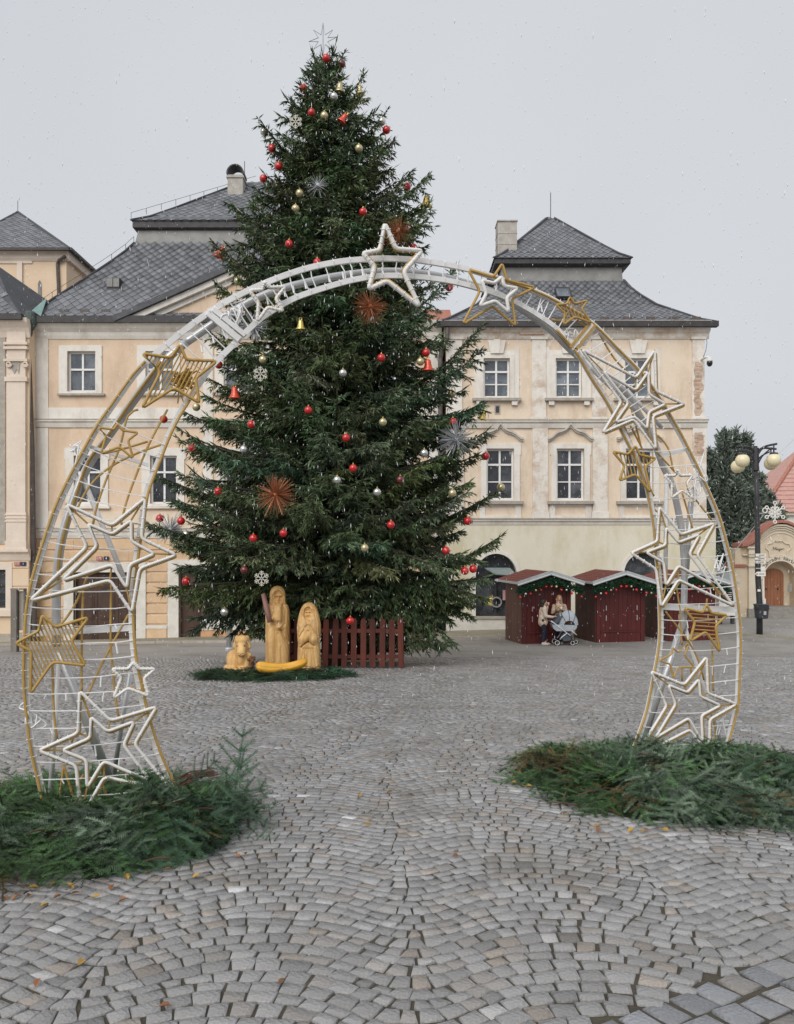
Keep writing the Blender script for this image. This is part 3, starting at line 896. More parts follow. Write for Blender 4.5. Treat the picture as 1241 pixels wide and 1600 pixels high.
mb = MB(); mb.box(fx(313), fx(421), YF + 0.08, YF + 0.27, -3.2, fz(985) - 0.002); build('shop_base', mb, MT['orange_band'], hb)
# house numbers
def number_plate(root, c, txt, mat, wd=0.24, h=0.2):
    mb = MB(); mb.box(c[0] - wd / 2, c[0] + wd / 2, c[1] - 0.02, c[1] + 0.02, c[2] - h / 2, c[2] + h / 2)
    p = build('number_plate', mb, mat, root)
    m = MB(); text_at(m, txt, h * 0.85, (c[0], c[1] - 0.03, c[2]), 0.004); build('lettering', m, MT['letter_white'], p, recalc=False)
number_plate(hb, (fx(157), YF - 0.13, fz(872.5)), '175', MT['plate_red'], 0.25, 0.18)
number_plate(hb, (fx(168), YF - 0.13, fz(872.5)), '4', MT['plate_blue'], 0.22, 0.18)
# roof
Z0 = PZ(495, 35.6)
profB = [(0, Z0), (0.5, Z0 + 0.42), (1.0, 12.75), (2.0, 13.95), (3.0, 15.2), (3.5, 15.87), (3.8, 16.35)]
lowB, upB = mansard(hb, -16.7, 1.3, 35.6, 16.6, profB, (3.98, 17.1), (3.75, 17.42), 21.35, 0.44, 0.5, 300, 160, 0.42)
mb = MB(); mb.box(-16.7, 1.3, 35.45, 35.75, Z0 - 0.28, Z0 + 0.02); build('gutter', mb, MT['gutter'], hb)
snow_guards(hb, [-14.9 + 0.93 * i for i in range(4)], 35.95, Z0 + 0.30)
# pediment with raking cornices
ax, az_ = fx(370), fz(430); bz = fz(507)
pl, pr = fx(197), fx(543)
mb = MB(); mb.prism([(pl + 0.2, bz), (pr - 0.2, bz), (ax, az_ - 0.1)], YF - 0.12, YF + 3.4); ped = build('pediment', mb, MT['plaster_b'], hb)
for (sx, p) in ((-1, pl), (1, pr)):
    a = Vector((p, 0, bz)); b = Vector((ax, 0, az_))
    t = (b - a).normalized(); n = Vector((-t.z, 0, t.x)) * (1 if sx < 0 else -1)
    if n.z < 0: n = -n
    m = MB()
    for (off, th, y0) in ((-0.36, 0.2, 0.24), (-0.14, 0.24, 0.44)):
        c0, c1 = a + n * off, b + n * off
        m.add([(c0.x, YF - y0, c0.z), (c1.x, YF - y0, c1.z), (c1.x + n.x * th, YF - y0, c1.z + n.z * th), (c0.x + n.x * th, YF - y0, c0.z + n.z * th),
               (c0.x, YF + 0.1, c0.z), (c1.x, YF + 0.1, c1.z), (c1.x + n.x * th, YF + 0.1, c1.z + n.z * th), (c0.x + n.x * th, YF + 0.1, c0.z + n.z * th)],
              [(0, 1, 2, 3), (4, 7, 6, 5), (0, 4, 5, 1), (3, 2, 6, 7), (0, 3, 7, 4), (1, 5, 6, 2)])
    build('raking_cornice', m, MT['trim'], ped)
    m = MB(); c0, c1 = a + n * 0.12 - t * 0.3, b + n * 0.12
    th = 0.24
    m.add([(c0.x, YF - 0.6, c0.z), (c1.x, YF - 0.6, c1.z), (c1.x + n.x * th, YF - 0.6, c1.z + n.z * th), (c0.x + n.x * th, YF - 0.6, c0.z + n.z * th),
           (c0.x, YF + 3.6, c0.z), (c1.x, YF + 3.6, c1.z), (c1.x + n.x * th, YF + 3.6, c1.z + n.z * th), (c0.x + n.x * th, YF + 3.6, c0.z + n.z * th)],
          [(0, 1, 2, 3), (4, 7, 6, 5), (0, 4, 5, 1), (3, 2, 6, 7), (0, 3, 7, 4), (1, 5, 6, 2)])
    build('pediment_roof', m, MT['slate_under'], ped)
m = MB()
for k in range(44):
    x = fx(228) + k * 0.185
    m.ball((x, YF - 0.42, fz(508) + 0.03), 0.085, 6, 4, sy=1.6, sz=0.7)
build('ledge_tile', m, MT['ledge'], ped)
# chimney with arched cowl, hatch, lightning rods
cx_, cy_ = PX(370, 42.8), 42.8
mb = MB(); mb.box(cx_ - 0.4, cx_ + 0.4, cy_ - 0.4, cy_ + 0.4, 19.8, PZ(278, cy_)); mb.box(cx_ - 0.46, cx_ + 0.46, cy_ - 0.46, cy_ + 0.46, PZ(283, cy_), PZ(280, cy_))
ch = build('chimney', mb, MT['chimney'], hb)
m = MB(); pts = []
for k in range(11):
    a_ = math.pi * k / 10
    pts.append((cx_ - 0.47 * math.cos(a_), PZ(278, cy_) + 0.05 + 0.5 * math.sin(a_)))
inner = [(cx_ + (x - cx_) * 0.86, z - 0.05) for x, z in pts]
m.prism(pts + inner[::-1], cy_ - 0.45, cy_ + 0.45)
build('cowl', m, MT['gutter'], ch)
m = MB(); m.tube([(cx_ + 0.42, cy_, PZ(278, cy_)), (cx_ + 0.42, cy_, PZ(252, cy_))], 0.02, 5); build('lightning_rod', m, MT['pipe'], hb)
m = MB(); pts = [(-16.7 + 3.75, 39.35, 17.5)]
q0 = Vector((-16.7 + 3.7, 39.3, 17.5)); q1 = Vector((-7.7, 43.9, 21.4))
for k in range(0, 9):
    p = q0.lerp(q1, k / 9); m.tube([p, p + Vector((0, 0, 0.3))], 0.012, 4)
m.tube([q0 + Vector((0, 0, 0.3)), q1 + Vector((0, 0, 0.3))], 0.01, 4)
p_prev = None
for (d, z) in profB:
    p = Vector((-16.7 + d, 35.6 + d, z)); 
    m.tube([p, p + Vector((0, 0, 0.32))], 0.012, 4)
    if p_prev is not None: m.tube([p_prev + Vector((0, 0, 0.32)), p + Vector((0, 0, 0.32))], 0.01, 4)
    p_prev = p
build('lightning_wire', m, MT['pipe'], hb)
yh = 37.4; m = MB(); m.box(PX(171, yh), PX(191, yh), yh - 0.35, yh + 0.3, PZ(456, yh), PZ(438, yh)); hatch = build('roof_hatch', m, MT['gutter'], lowB)
for (p, q) in ((171.5, 180.5), (181.5, 190.5)):
    m = MB(); m.box(PX(p, yh), PX(q, yh), yh - 0.39, yh - 0.352, PZ(452, yh), PZ(439, yh)); build('pane', m, MT['lead'], hatch)
# downpipe between the two left houses
def downpipe(root, pts, r, mat='pipe', bracket=None):
    m = MB(); m.tube(pts, r, 9); return build('downpipe', m, MT[mat], root)
yd = 35.5
dp = downpipe(hb, [P(47, 500, yd), P(47, 520, yd), P(44, 530, yd), P(45, 560, yd), P(50, 700, yd), P(54, 1000, yd)], 0.12)
m = MB(); m.lathe(P(48, 512, yd), [(0.13, -0.1), (0.24, 0.12), (0.29, 0.3), (0.27, 0.62), (0.2, 0.7)], 12); build('hopper', m, MT['verdigris_dark'] if 'verdigris_dark' in MT else MT['gutter'], dp)
m = MB(); m.add([P(50, 485, 35.5), P(72, 466, 36.4), P(72, 470, 36.2), P(64, 494, 35.4)], [(0, 1, 2, 3)]); 
m.add([P(50, 486, 35.6), P(72, 467, 36.5), P(72, 471, 36.3), P(64, 495, 35.5)], [(3, 2, 1, 0)]); build('valley_flashing', m, MT['verdigris'], hb)

# ================================================================ cream house (right)
XC0, XC1 = fx(697), fx(1100)
hc = thing('town_house', 'cream town house with flaking plaster and ogee window hoods behind the red stalls', 'house', (fx(900), YF, -2.3))
up_c = [776, 888.5, 996.5]; lo_c = [781.5, 891, 999]
upw = [(fx(c - 20.5), fx(c + 20.5), fz(621), fz(560)) for c in up_c]
low = [(fx(c - 21.5), fx(c + 21.5), fz(781), fz(701)) for c in lo_c]
mb = MB(); wall_holes(mb, XC0, XC1, fz(812), fz(503), YF, upw + low)
build('wall', mb, MT['plaster_c'], hc)
mb = MB(); mb.box(XC0 + 0.3, XC1 - 0.2, YF + 0.62, YF + 0.66, -3.2, fz(510)); build('dark_room_sheet', mb, MT['unlit_room'], hc)  # added dark sheet, painted as the unlit rooms behind the panes
mb = MB(); mb.box(XC0 + 0.02, XC1 - 0.01, YF + 0.7, YF + 11.0, -3.2, fz(506)); build('body', mb, MT['plaster_c'], hc)
# ground floor with two arched openings
YG = 35.88
def arch_opening(mb, x0, x1, z0, zs, ztop, y, depth=0.5, n=14):
    """fills the corners of a rectangular hole up to ztop so that it reads as an arch springing at zs"""
    cx = (x0 + x1) / 2; rx = (x1 - x0) / 2; rz = ztop - zs
    pts = [(cx - rx * math.cos(math.pi * k / n), zs + rz * math.sin(math.pi * k / n)) for k in range(n + 1)]
    for k in range(n):
        a, b = pts[k], pts[k + 1]
        mb.add([(a[0], y, a[1]), (b[0], y, b[1]), (b[0], y, ztop), (a[0], y, ztop)], [(0, 1, 2, 3)])
        mb.add([(a[0], y, a[1]), (b[0], y, b[1]), (b[0], y + depth, b[1]), (a[0], y + depth, a[1])], [(0, 3, 2, 1)])
    return pts
ar = [(fx(743), fx(807), fz(962), fz(898), fz(865)), (fx(974), fx(1041), fz(962), fz(895), fz(863))]
mb = MB(); wall_holes(mb, XC0, fx(1117), -3.2, fz(818), YG, [(a, b, c, e) for a, b, c, s, e in ar], 0.45, 0.5)
for (a, b, c, s, e) in ar: arch_opening(mb, a, b, c, s, e, YG, 0.45)
build('ground_floor_wall', mb, MT['plaster_ground'], hc)
for (a, b, c, s, e) in ar:
    m = MB(); rz = e - s; cx = (a + b) / 2; rx = (b - a) / 2; n = 16
    outer = [(cx - (rx + 0.16) * math.cos(math.pi * k / n), s + (rz + 0.16) * math.sin(math.pi * k / n)) for k in range(n + 1)]
    inner = [(cx - rx * math.cos(math.pi * k / n), s + rz * math.sin(math.pi * k / n)) for k in range(n + 1)]
    for k in range(n):
        q = [outer[k], outer[k + 1], inner[k + 1], inner[k]]
        m.prism(q, YG - 0.05, YG + 0.01)
    m.box(a - 0.16, a, YG - 0.05, YG + 0.01, c, s); m.box(b, b + 0.16, YG - 0.05, YG + 0.01, c, s)
    build('arch_surround', m, MT['trim'], hc)
    m = MB(); m.add([(a, YG + 0.4, c), (b, YG + 0.4, c), (b, YG + 0.4, e), (a, YG + 0.4, e)], [(0, 1, 2, 3)]); sg = build('shop_window', m, MT['pane_dark'], hc, recalc=False)
    m = MB(); zt = s - 0.1
    m.box(a, b, YG + 0.3, YG + 0.39, zt, zt + 0.12); m.box(a + rx - 0.05, a + rx + 0.05, YG + 0.3, YG + 0.385, c, zt)
    m.box(a, a + 0.09, YG + 0.3, YG + 0.385, c, zt); m.box(b - 0.09, b, YG + 0.3, YG + 0.385, c, zt); m.box(a, b, YG + 0.28, YG + 0.387, c, c + 0.1)
    build('window_frame', m, MT['gutter'], sg)
    m = MB(); m.box(a - 0.1, b + 0.1, YG - 0.14, YG + 0.3, c - 0.12, c); build('window_sill', m, MT['ledge'], hc)
m = MB(); m.box(XC0, fx(1117) + 0.02, YG - 0.07, YG + 0.02, -3.2, fz(966)); build('plinth', m, MT['white_plinth'], hc)
# awning in the first arch, notices and a round sign on its glass
m = MB(); m.add([(fx(757), YG + 0.1, fz(887)), (fx(797), YG + 0.1, fz(887)), (fx(803), YG - 0.9, fz(898)), (fx(770), YG - 0.9, fz(896))], [(0, 1, 2, 3)])
m.add([(fx(757), YG + 0.1, fz(888)), (fx(797), YG + 0.1, fz(888)), (fx(803), YG - 0.9, fz(899)), (fx(770), YG - 0.9, fz(897))], [(3, 2, 1, 0)]); build('awning', m, MT['kiosk_roof'], hc, recalc=False)
m = MB(); m.box(fx(786), fx(795), YG + 0.2, YG + 0.23, fz(938), fz(922)); nb = build('notice', m, MT['fabric_band'], hc)
m = MB(); m.tube([P(776 + 7.5 * math.cos(t), 941 + 7.5 * math.sin(t), YG + 0.2) for t in np.linspace(0, 2 * math.pi, 20)[:-1]], 0.035, 6, closed=True); build('round_sign', m, MT['steel'], hc)
# pilasters, worn and with bare brick
pil = [(697, 722), (831, 853), (925, 946), (1081, 1100)]
for i, (p0, p1) in enumerate(pil):
    worn = MT['trim_worn']
    m = MB(); m.box(fx(p0), fx(p1), YF - 0.08, YF + 0.02, fz(655), fz(531)); build('pilaster', m, MT['trim'] if i in (0,) else worn, hc)
    m = MB(); m.box(fx(p0) - 0.06, fx(p1) + 0.06, YF - 0.14, YF + 0.02, fz(531) + 0.002, fz(527)); m.box(fx(p0) - 0.06, fx(p1) + 0.06, YF - 0.11, YF + 0.02, fz(656) + 0.003, fz(652)); build('pilaster_cap', m, MT['trim'], hc)
    m = MB(); m.box(fx(p0 + 1), fx(p1 + 3), YF - 0.08, YF + 0.02, fz(806), fz(669)); build('pilaster', m, worn, hc)
    m = MB(); m.box(fx(p0 - 1), fx(p1 + 5), YF - 0.12, YF + 0.02, fz(811), fz(800)); build('pilaster_base', m, MT['trim'], hc)
def bare_brick(x0, x1, z0, z1, y):
    """plaster fallen off a pilaster: a ragged hole with courses of worn brick in it"""
    n = 14
    left = [(x0 + random.uniform(0.0, 0.10) * (1.5 if i in (0, n) else 1), z0 + (z1 - z0) * i / n) for i in range(n + 1)]
    right = [(x1 - random.uniform(0.0, 0.13) - (0.2 * random.random() if i in (0, n, n - 1, 5, 6) else 0), z0 + (z1 - z0) * i / n) for i in range(n + 1)]
    m = MB(); m.prism(left + right[::-1], y - 0.005, y + 0.05); patch = build('bare_patch', m, MT['mortar'], hc)
    lx = lambda z: np.interp(z, [q[1] for q in left], [q[0] for q in left]); rx_ = lambda z: np.interp(z, [q[1] for q in right], [q[0] for q in right])
    k = 0; z = z0; hh = 0.095
    while z < z1 - 0.1:
        x = x0 - (0.14 if k % 2 else 0)
        while x < x1 - 0.05:
            zz = z + hh / 2
            a, b = max(x, lx(zz) + 0.02), min(x + 0.27, rx_(zz) - 0.02)
            if b - a > 0.07 and random.random() < 0.85:
                q = MB(); q.box(a + 0.008, b - 0.008, y - random.uniform(0.007, 0.022), y + 0.03, z + 0.008, z + hh - 0.008)
                build('brick', q, MT['brick'], patch)
            x += 0.28
        z += hh; k += 1
bare_brick(fx(1082), fx(1099), fz(650), fz(566), YF - 0.082)
bare_brick(fx(1083), fx(1102), fz(712), fz(676), YF - 0.082)
for (a, b, c, d) in upw:
    sash_window(hc, a, b, c, d, YF, 0.665, lower_rows=2, pane='pane')
    surround(hc, a - 0.2, b + 0.2, c - 0.05, d + 0.2, a, b, c, d, YF, 0.07, MT['trim'])
    xm = (a + b) / 2
    m = MB(); m.prism([(a - 0.42, c - 0.05), (a - 0.2, c - 0.05), (a - 0.2, d + 0.2), (b + 0.2, d + 0.2), (b + 0.2, c - 0.05), (b + 0.42, c - 0.05), (b + 0.42, d + 0.12), (b + 0.42, d + 0.5), (b + 0.28, d + 0.5), (b + 0.28, d + 0.36), (a - 0.28, d + 0.36), (a - 0.28, d + 0.5), (a - 0.42, d + 0.5)], YF - 0.035, YF + 0.01)
    build('window_architrave', m, MT['trim'], hc)
    m = MB(); m.prism([(xm - 0.28, d + 0.2), (xm + 0.28, d + 0.2), (xm + 0.4, d + 0.78), (xm - 0.4, d + 0.78)], YF - 0.14, YF + 0.01)
    m.prism([(xm - 0.1, d + 0.2), (xm + 0.1, d + 0.2), (xm + 0.15, d + 0.82), (xm - 0.15, d + 0.82)], YF - 0.17, YF - 0.13); build('keystone', m, MT['trim'], hc)
    m = MB(); m.box(a - 0.5, b + 0.5, YF - 0.22, YF + 0.02, c - 0.17, c - 0.052); sl = build('window_sill', m, MT['ledge'], hc)
    for q0 in (a - 0.32, b + 0.08):
        m = MB(); m.box(q0, q0 + 0.24, YF - 0.17, YF + 0.01, c - 0.36, c - 0.172); build('sill_bracket', m, MT['trim'], sl)
for (a, b, c, d) in low:
    sash_window(hc, a, b, c, d, YF, 0.69, lower_rows=2, pane='pane_dark')
    surround(hc, a - 0.24, b + 0.26, c - 0.06, d + 0.22, a, b, c, d, YF, 0.07, MT['trim'], ears=0.05)
    xm = (a + b) / 2
    pts = []
    for k in range(33):
        t = -1 + 2 * k / 32.0
        z = 0.70 * float(np.interp(abs(t), [0, 0.05, 0.14, 0.26, 0.4, 0.52, 0.64, 0.76, 0.88, 0.95, 1.0], [1.0, 0.90, 0.74, 0.61, 0.53, 0.49, 0.39, 0.22, 0.09, 0.05, 0.07]))
        pts.append((xm + t * 1.02, d + 0.28 + z))
    m = MB()
    for k in range(32):
        p, q = pts[k], pts[k + 1]
        m.prism([(p[0], p[1]), (q[0], q[1]), (q[0], q[1] + 0.075), (p[0], p[1] + 0.075)], YF - 0.12, YF + 0.01)
        m.prism([(p[0], p[1] + 0.074), (q[0], q[1] + 0.074), (q[0], q[1] + 0.17), (p[0], p[1] + 0.17)], YF - 0.2, YF + 0.01)
    build('ogee_hood', m, MT['ledge_pale'] if 'ledge_pale' in MT else MT['trim'], hc)
    m = MB(); m.box(a - 0.42, b + 0.42, YF - 0.22, YF + 0.02, c - 0.2, c - 0.062); build('window_sill', m, MT['ledge'], hc)
    m = MB(); za, zb = fz(811), c - 0.2
    m.box(a - 0.3, b + 0.32, YF - 0.06, YF + 0.01, zb - 0.1, zb - 0.003); m.box(a - 0.3, b + 0.32, YF - 0.06, YF + 0.01, za, za + 0.16)
    m.box(a - 0.3, a - 0.06, YF - 0.06, YF + 0.01, za + 0.16, zb - 0.1); m.box(b + 0.06, b + 0.32, YF - 0.06, YF + 0.01, za + 0.16, zb - 0.1); build('apron_panel', m, MT['trim'], hc)
moulding(hc, 'string_course', XC0, XC1 + 0.12, YF, [(0.09, fz(669)), (0.13, fz(665)), (0.14, fz(662)), (0.24, fz(660)), (0.24, fz(658))], MT['trim'])
m = MB(); m.box(XC0, XC1 + 0.14, YF - 0.26, YF + 0.02, fz(658) + 0.002, fz(658) + 0.06); build('string_course_cap', m, MT['ledge'], hc)
moulding(hc, 'string_course', XC0, fx(1118), YF, [(0.15, fz(820)), (0.18, fz(816)), (0.26, fz(814)), (0.26, fz(812))], MT['trim'])
m = MB(); m.box(XC0, fx(1118), YF - 0.29, YF + 0.02, fz(812) + 0.002, fz(812) + 0.07); build('string_course_cap', m, MT['ledge'], hc)
moulding(hc, 'cornice', XC0 - 0.1, XC1 + 0.2, YF, [(0.05, fz(530)), (0.1, fz(527)), (0.13, fz(522)), (0.25, fz(519)), (0.34, fz(512)), (0.42, fz(504))], MT['trim_worn'])
m = MB(); m.box(fx(811), fx(850), YF - 0.2, YF, fz(524), fz(520)); build('exposed_ledge', m, MT['brick'], hc)
m = MB(); m.box(fx(773), fx(781.5), YF - 0.03, YF + 0.01, fz(647), fz(633)); vent = build('vent', m, MT['ledge'], hc)
m = MB(); m.box(fx(774.5), fx(780), YF - 0.04, YF - 0.028, fz(645), fz(635)); build('vent_grille', m, MT['gutter'], vent)
Z0 = PZ(503, 35.6)
profC = [(0, Z0), (0.5, Z0 + 0.26), (1.0, 12.06), (2.0, 12.8), (2.6, 13.45), (2.95, 13.9), (3.2, 14.33)]
lowC, upC = mansard(hc, 1.75, 14.16, 35.6, 12.0, profC, (3.3, 15.05), (2.95, 15.3), 18.45, 0.335, 0.42, 300, 200, 0.32)
m = MB(); m.box(1.75, 14.2, 35.45, 35.75, Z0 - 0.22, Z0 + 0.02); build('gutter', m, MT['gutter'], hc)
snow_guards(hc, [4.2 + 1.02 * i for i in range(10)], 35.95, Z0 + 0.2)
yc = 39.2; m = MB(); m.box(PX(778, yc), PX(808, yc), yc, yc + 0.9, PZ(420, yc), PZ(346, yc)); chc = build('chimney', m, MT['chimney'], hc)
m = MB(); m.box(PX(777, yc), PX(809, yc), yc - 0.05, yc + 0.95, PZ(346, yc), PZ(344, yc)); 
for q in (365, 382): m.box(PX(777.5, yc), PX(808.5, yc), yc - 0.015, yc + 0.915, PZ(q, yc), PZ(q - 1, yc))
build('chimney_cap', m, MT['chimney'], chc)
m = MB(); m.tube([(7.95, 41.6, 18.3), (7.95, 41.6, PZ(301, 41.6))], 0.022, 5); build('lightning_rod', m, MT['pipe'], hc)
ys = 37.9; m = MB(); m.obox(P(880, 458, ys), (0.36, 0, 0), (0, 0.25, 0.3), (0, -0.06, 0.05)); sk = build('skylight', m, MT['gutter'], lowC)
m = MB(); m.obox(P(880, 457.6, ys - 0.07), (0.3, 0, 0), (0, 0.2, 0.24), (0, -0.03, 0.025)); build('pane', m, MT['pane'], sk)
dpc = downpipe(hc, [P(699, 512, 35.6), P(699, 530, 35.6), P(690, 545, 35.7), P(688, 560, 35.8), P(688, 980, 35.8)], 0.1)
# dome camera on its bracket
m = MB(); m.tube([P(1096, 562, 35.9), P(1103, 558, 35.5), P(1109, 558, 35.4)], 0.05, 7); cc = build('camera_bracket', m, MT['sign_white'], hc)
m = MB(); m.lathe(P(1109, 566, 35.4), [(0.1, 0.0), (0.13, 0.06), (0.1, 0.2), (0.04, 0.24)], 12); build('camera_hood', m, MT['sign_white'], cc)
m = MB(); m.ball(P(1109, 567, 35.4), 0.13, 12, 8, sz=1.3); build('camera_dome', m, MT['cctv_dark'], cc, sm=True)
m = MB(); m.tube([P(1102, 524, 35.9), P(1105, 535, 35.9), P(1103, 548, 35.9), P(1099, 558, 35.9)], 0.012, 5); build('cable', m, MT['gutter'], cc)

# ================================================================ pink-cream house at the left edge
YA = 35.3
ax_ = lambda p: PX(p, YA)
azf = lambda p: PZ(p, YA)
ha = thing('town_house', 'pinkish cream house with a scrolled pilaster, left of the dark downpipe', 'house', (ax_(0), YA, -2.7))
wl = (ax_(-60), ax_(10), azf(950), azf(890))
m = MB(); wall_holes(m, ax_(-130), ax_(46), -3.6, azf(505), YA, [wl, (ax_(-70), ax_(-12), azf(850), azf(690))]); build('wall', m, MT['plaster_a'], ha)
m = MB(); m.box(ax_(-130) + 0.02, ax_(46) - 0.02, YA + 0.62, YA + 12, -3.6, azf(508)); build('body', m, MT['plaster_a'], ha)
sash_window(ha, *wl, YA, 0.6, pane='pane_dark', sash='gutter')
surround(ha, wl[0] - 0.2, wl[1] + 0.28, wl[2] - 0.1, wl[3] + 0.3, *wl, YA, 0.07, MT['trim_a'])
m = MB(); m.box(wl[0] - 0.3, wl[1] + 0.35, YA - 0.16, YA + 0.01, wl[2] - 0.35, wl[2] - 0.102); build('window_sill', m, MT['trim_a'], ha)
w2 = (ax_(-70), ax_(-12), azf(850), azf(690)); sash_window(ha, *w2, YA, 0.66, pane='pane_dark')
m = MB(); m.box(ax_(-3), ax_(9), YA - 0.05, YA + 0.01, azf(850), azf(520)); build('wall_panel', m, MT['ledge'], ha)
m = MB(); m.box(ax_(13), ax_(42), YA - 0.15, YA + 0.01, azf(800), azf(592)); pa = build('pilaster', m, MT['trim_a'], ha)
m = MB(); m.box(ax_(11), ax_(44), YA - 0.19, YA + 0.01, azf(860), azf(845)); m.box(ax_(12), ax_(43), YA - 0.165, YA + 0.01, azf(845), azf(800) - 0.003)
for q in (803, 808, 813): m.box(ax_(11), ax_(44), YA - 0.2, YA - 0.163, azf(q + 2.5), azf(q))
build('pilaster_base', m, MT['trim_a'], pa)
m = MB(); m.box(ax_(13), ax_(42), YA - 0.13, YA + 0.01, azf(592) + 0.003, azf(515)); m.box(ax_(10), ax_(45), YA - 0.2, YA + 0.01, azf(597), azf(590))
for q in (536, 543, 562): m.box(ax_(9), ax_(46), YA - 0.22, YA + 0.01, azf(q + 4), azf(q))
for sx in (-1, 1):
    m.tube([P(27 + sx * 13 + 4.5 * math.cos(t) * (1 - t / 14), 569 + 4.5 * math.sin(t) * (1 - t / 14), YA - 0.2) for t in np.linspace(0, 9, 22)], 0.045, 6)
build('capital', m, MT['trim_a'], pa)
m = MB(); m.prism([(ax_(20), azf(566)), (ax_(34), azf(566)), (ax_(32), azf(585)), (ax_(29), azf(578)), (ax_(25), azf(585)), (ax_(22), azf(580))], YA - 0.16, YA - 0.128); build('capital_shade_plate', m, MT['ledge'], pa)  # raised plate, the shade of a recess put into its dark colour
moulding(ha, 'string_course', ax_(-130), ax_(48), YA, [(0.05, azf(876)), (0.1, azf(870)), (0.14, azf(866)), (0.26, azf(862)), (0.26, azf(858))], MT['trim_a'])
moulding(ha, 'cornice', ax_(-130), ax_(48), YA, [(0.06, azf(528)), (0.12, azf(520)), (0.2, azf(514)), (0.38, azf(506)), (0.42, azf(500))], MT['trim_a'])
m = MB(); m.box(ax_(-130), ax_(46), YA - 0.1, YA + 0.01, -3.6, azf(990)); build('plinth', m, MT['plinth'], ha)
for (q0, q1) in ((876, 888), (888, 916), (916, 944), (944, 989)):
    m = MB(); m.box(ax_(20), ax_(45.5), YA - 0.045, YA + 0.01, azf(q1) + 0.02, azf(q0) - 0.02); build('wall_panel', m, MT['plaster_a'], ha)
number_plate(ha, (ax_(28.5), YA - 0.07, azf(881)), '177', MT['plate_red'], 0.25, 0.17)
number_plate(ha, (ax_(38), YA - 0.07, azf(881)), '1', MT['plate_blue'], 0.23, 0.17)
Za = azf(496)
m = MB(); rr = lambda d, z: (ax_(-330) , ax_(40) - d, YA - 0.4 + d, YA + 12 - d, z)
prA = [(0, Za), (0.5, Za + 0.5), (1.2, Za + 1.35), (2.4, Za + 3.1)]
ring_mesh(m, [rr(d, z) for d, z in prA]); ra = build('roof', m, MT['slate_under'], ha)
slates_on(ra, [([(YA - 0.4 + d, z) for d, z in prA], lambda Y: ax_(-60), lambda Y: ax_(40) - (Y - YA + 0.4))], 0.44, 0.5, 120)
m = MB(); m.box(ax_(-130), ax_(42), YA - 0.55, YA - 0.3, Za - 0.22, Za + 0.03); build('gutter', m, MT['gutter'], ha)

# ================================================================ tall building behind, upper left
YT = 50.0
ht = thing('tall_building', 'tall beige building with a steep hipped roof rising behind the left rooftops', 'building', (PX(20, YT), YT, -3.2))
xa, xb = PX(-60, YT), PX(104, YT)
m = MB(); m.box(xa, xb, YT, YT + 10, -3.2, PZ(397, YT)); build('wall', m, MT['plaster_a'], ht)
ze = PZ(393, YT)
m = MB(); m.prism([(YT - 0.05, ze - 0.6), (YT - 0.15, ze - 0.45), (YT - 0.2, ze - 0.2), (YT - 0.4, ze), (YT + 10.3, ze), (YT + 10.1, ze - 0.6)], xa - 0.1, xb + 0.25, axis='x'); build('cornice', m, MT['trim_a'], ht)
m = MB(); m.box(PX(28, YT), PX(36, YT), YT - 0.12, YT + 0.02, 5, PZ(410, YT)); build('pilaster', m, MT['trim_a'], ht)
m = MB(); m.box(PX(-30, YT), PX(51, YT), YT - 0.07, YT + 0.02, PZ(412, YT), PZ(408, YT)); build('string_course', m, MT['trim_a'], ht)
m = MB(); m.prism([(PX(60, YT), PZ(462, YT)), (PX(65, YT), PZ(462, YT)), (PX(65, YT), PZ(443, YT)), (PX(62.5, YT), PZ(438, YT)), (PX(60, YT), PZ(443, YT))], YT - 0.05, YT + 0.02); build('slit_window', m, MT['pane_dark'], ht)
m = MB(); m.tube([P(102, 400, YT - 0.3), P(93, 406, YT - 0.2), P(90, 412, YT - 0.1), P(92, 460, YT - 0.1)], 0.1, 7); build('downpipe', m, MT['pipe'], ht)
rx0, rx1 = xa - 0.5, xb + 0.45; apx = PX(28, YT + 5)
dT = (rx1 - rx0) / 2
m = MB(); zap = PZ(326, YT + 4.5)
xm_ = PX(28, YT + 5)
b4 = [(rx0, YT - 0.5, ze), (rx1, YT - 0.5, ze), (rx1, YT + 10.5, ze), (rx0, YT + 10.5, ze), (xm_, YT + 5, zap)]
m.add(b4, [(0, 1, 4), (1, 2, 4), (2, 3, 4), (3, 0, 4), (3, 2, 1, 0)]); rt = build('roof', m, MT['slate_under'], ht)
k1 = (zap - ze) / 5.5
slates_on(rt, [([(YT - 0.5, ze), (YT + 5, zap)], lambda Y: max(PX(-14, Y), rx0 + (xm_ - rx0) * (Y - YT + 0.5) / 5.5), lambda Y: rx1 + (xm_ - rx1) * (Y - YT + 0.5) / 5.5)], 0.5, 0.56, 150)
m = MB(); m.box(rx0, rx1, YT - 0.62, YT - 0.45, ze - 0.12, ze + 0.04); m.box(rx1 - 0.05, rx1 + 0.12, YT - 0.62, YT + 10.5, ze - 0.12, ze + 0.04); build('gutter', m, MT['gutter'], ht)
for q_ in (0, 1):
    m = MB(); m.bar(b4[q_], b4[4], 0.18, 0.08); build('hip_capping', m, MT['slate_under'], rt)
m = MB(); m.tube([(xm_, YT + 5, zap), (xm_, YT + 5, zap + 0.75)], 0.02, 5); build('lightning_rod', m, MT['pipe'], ht)
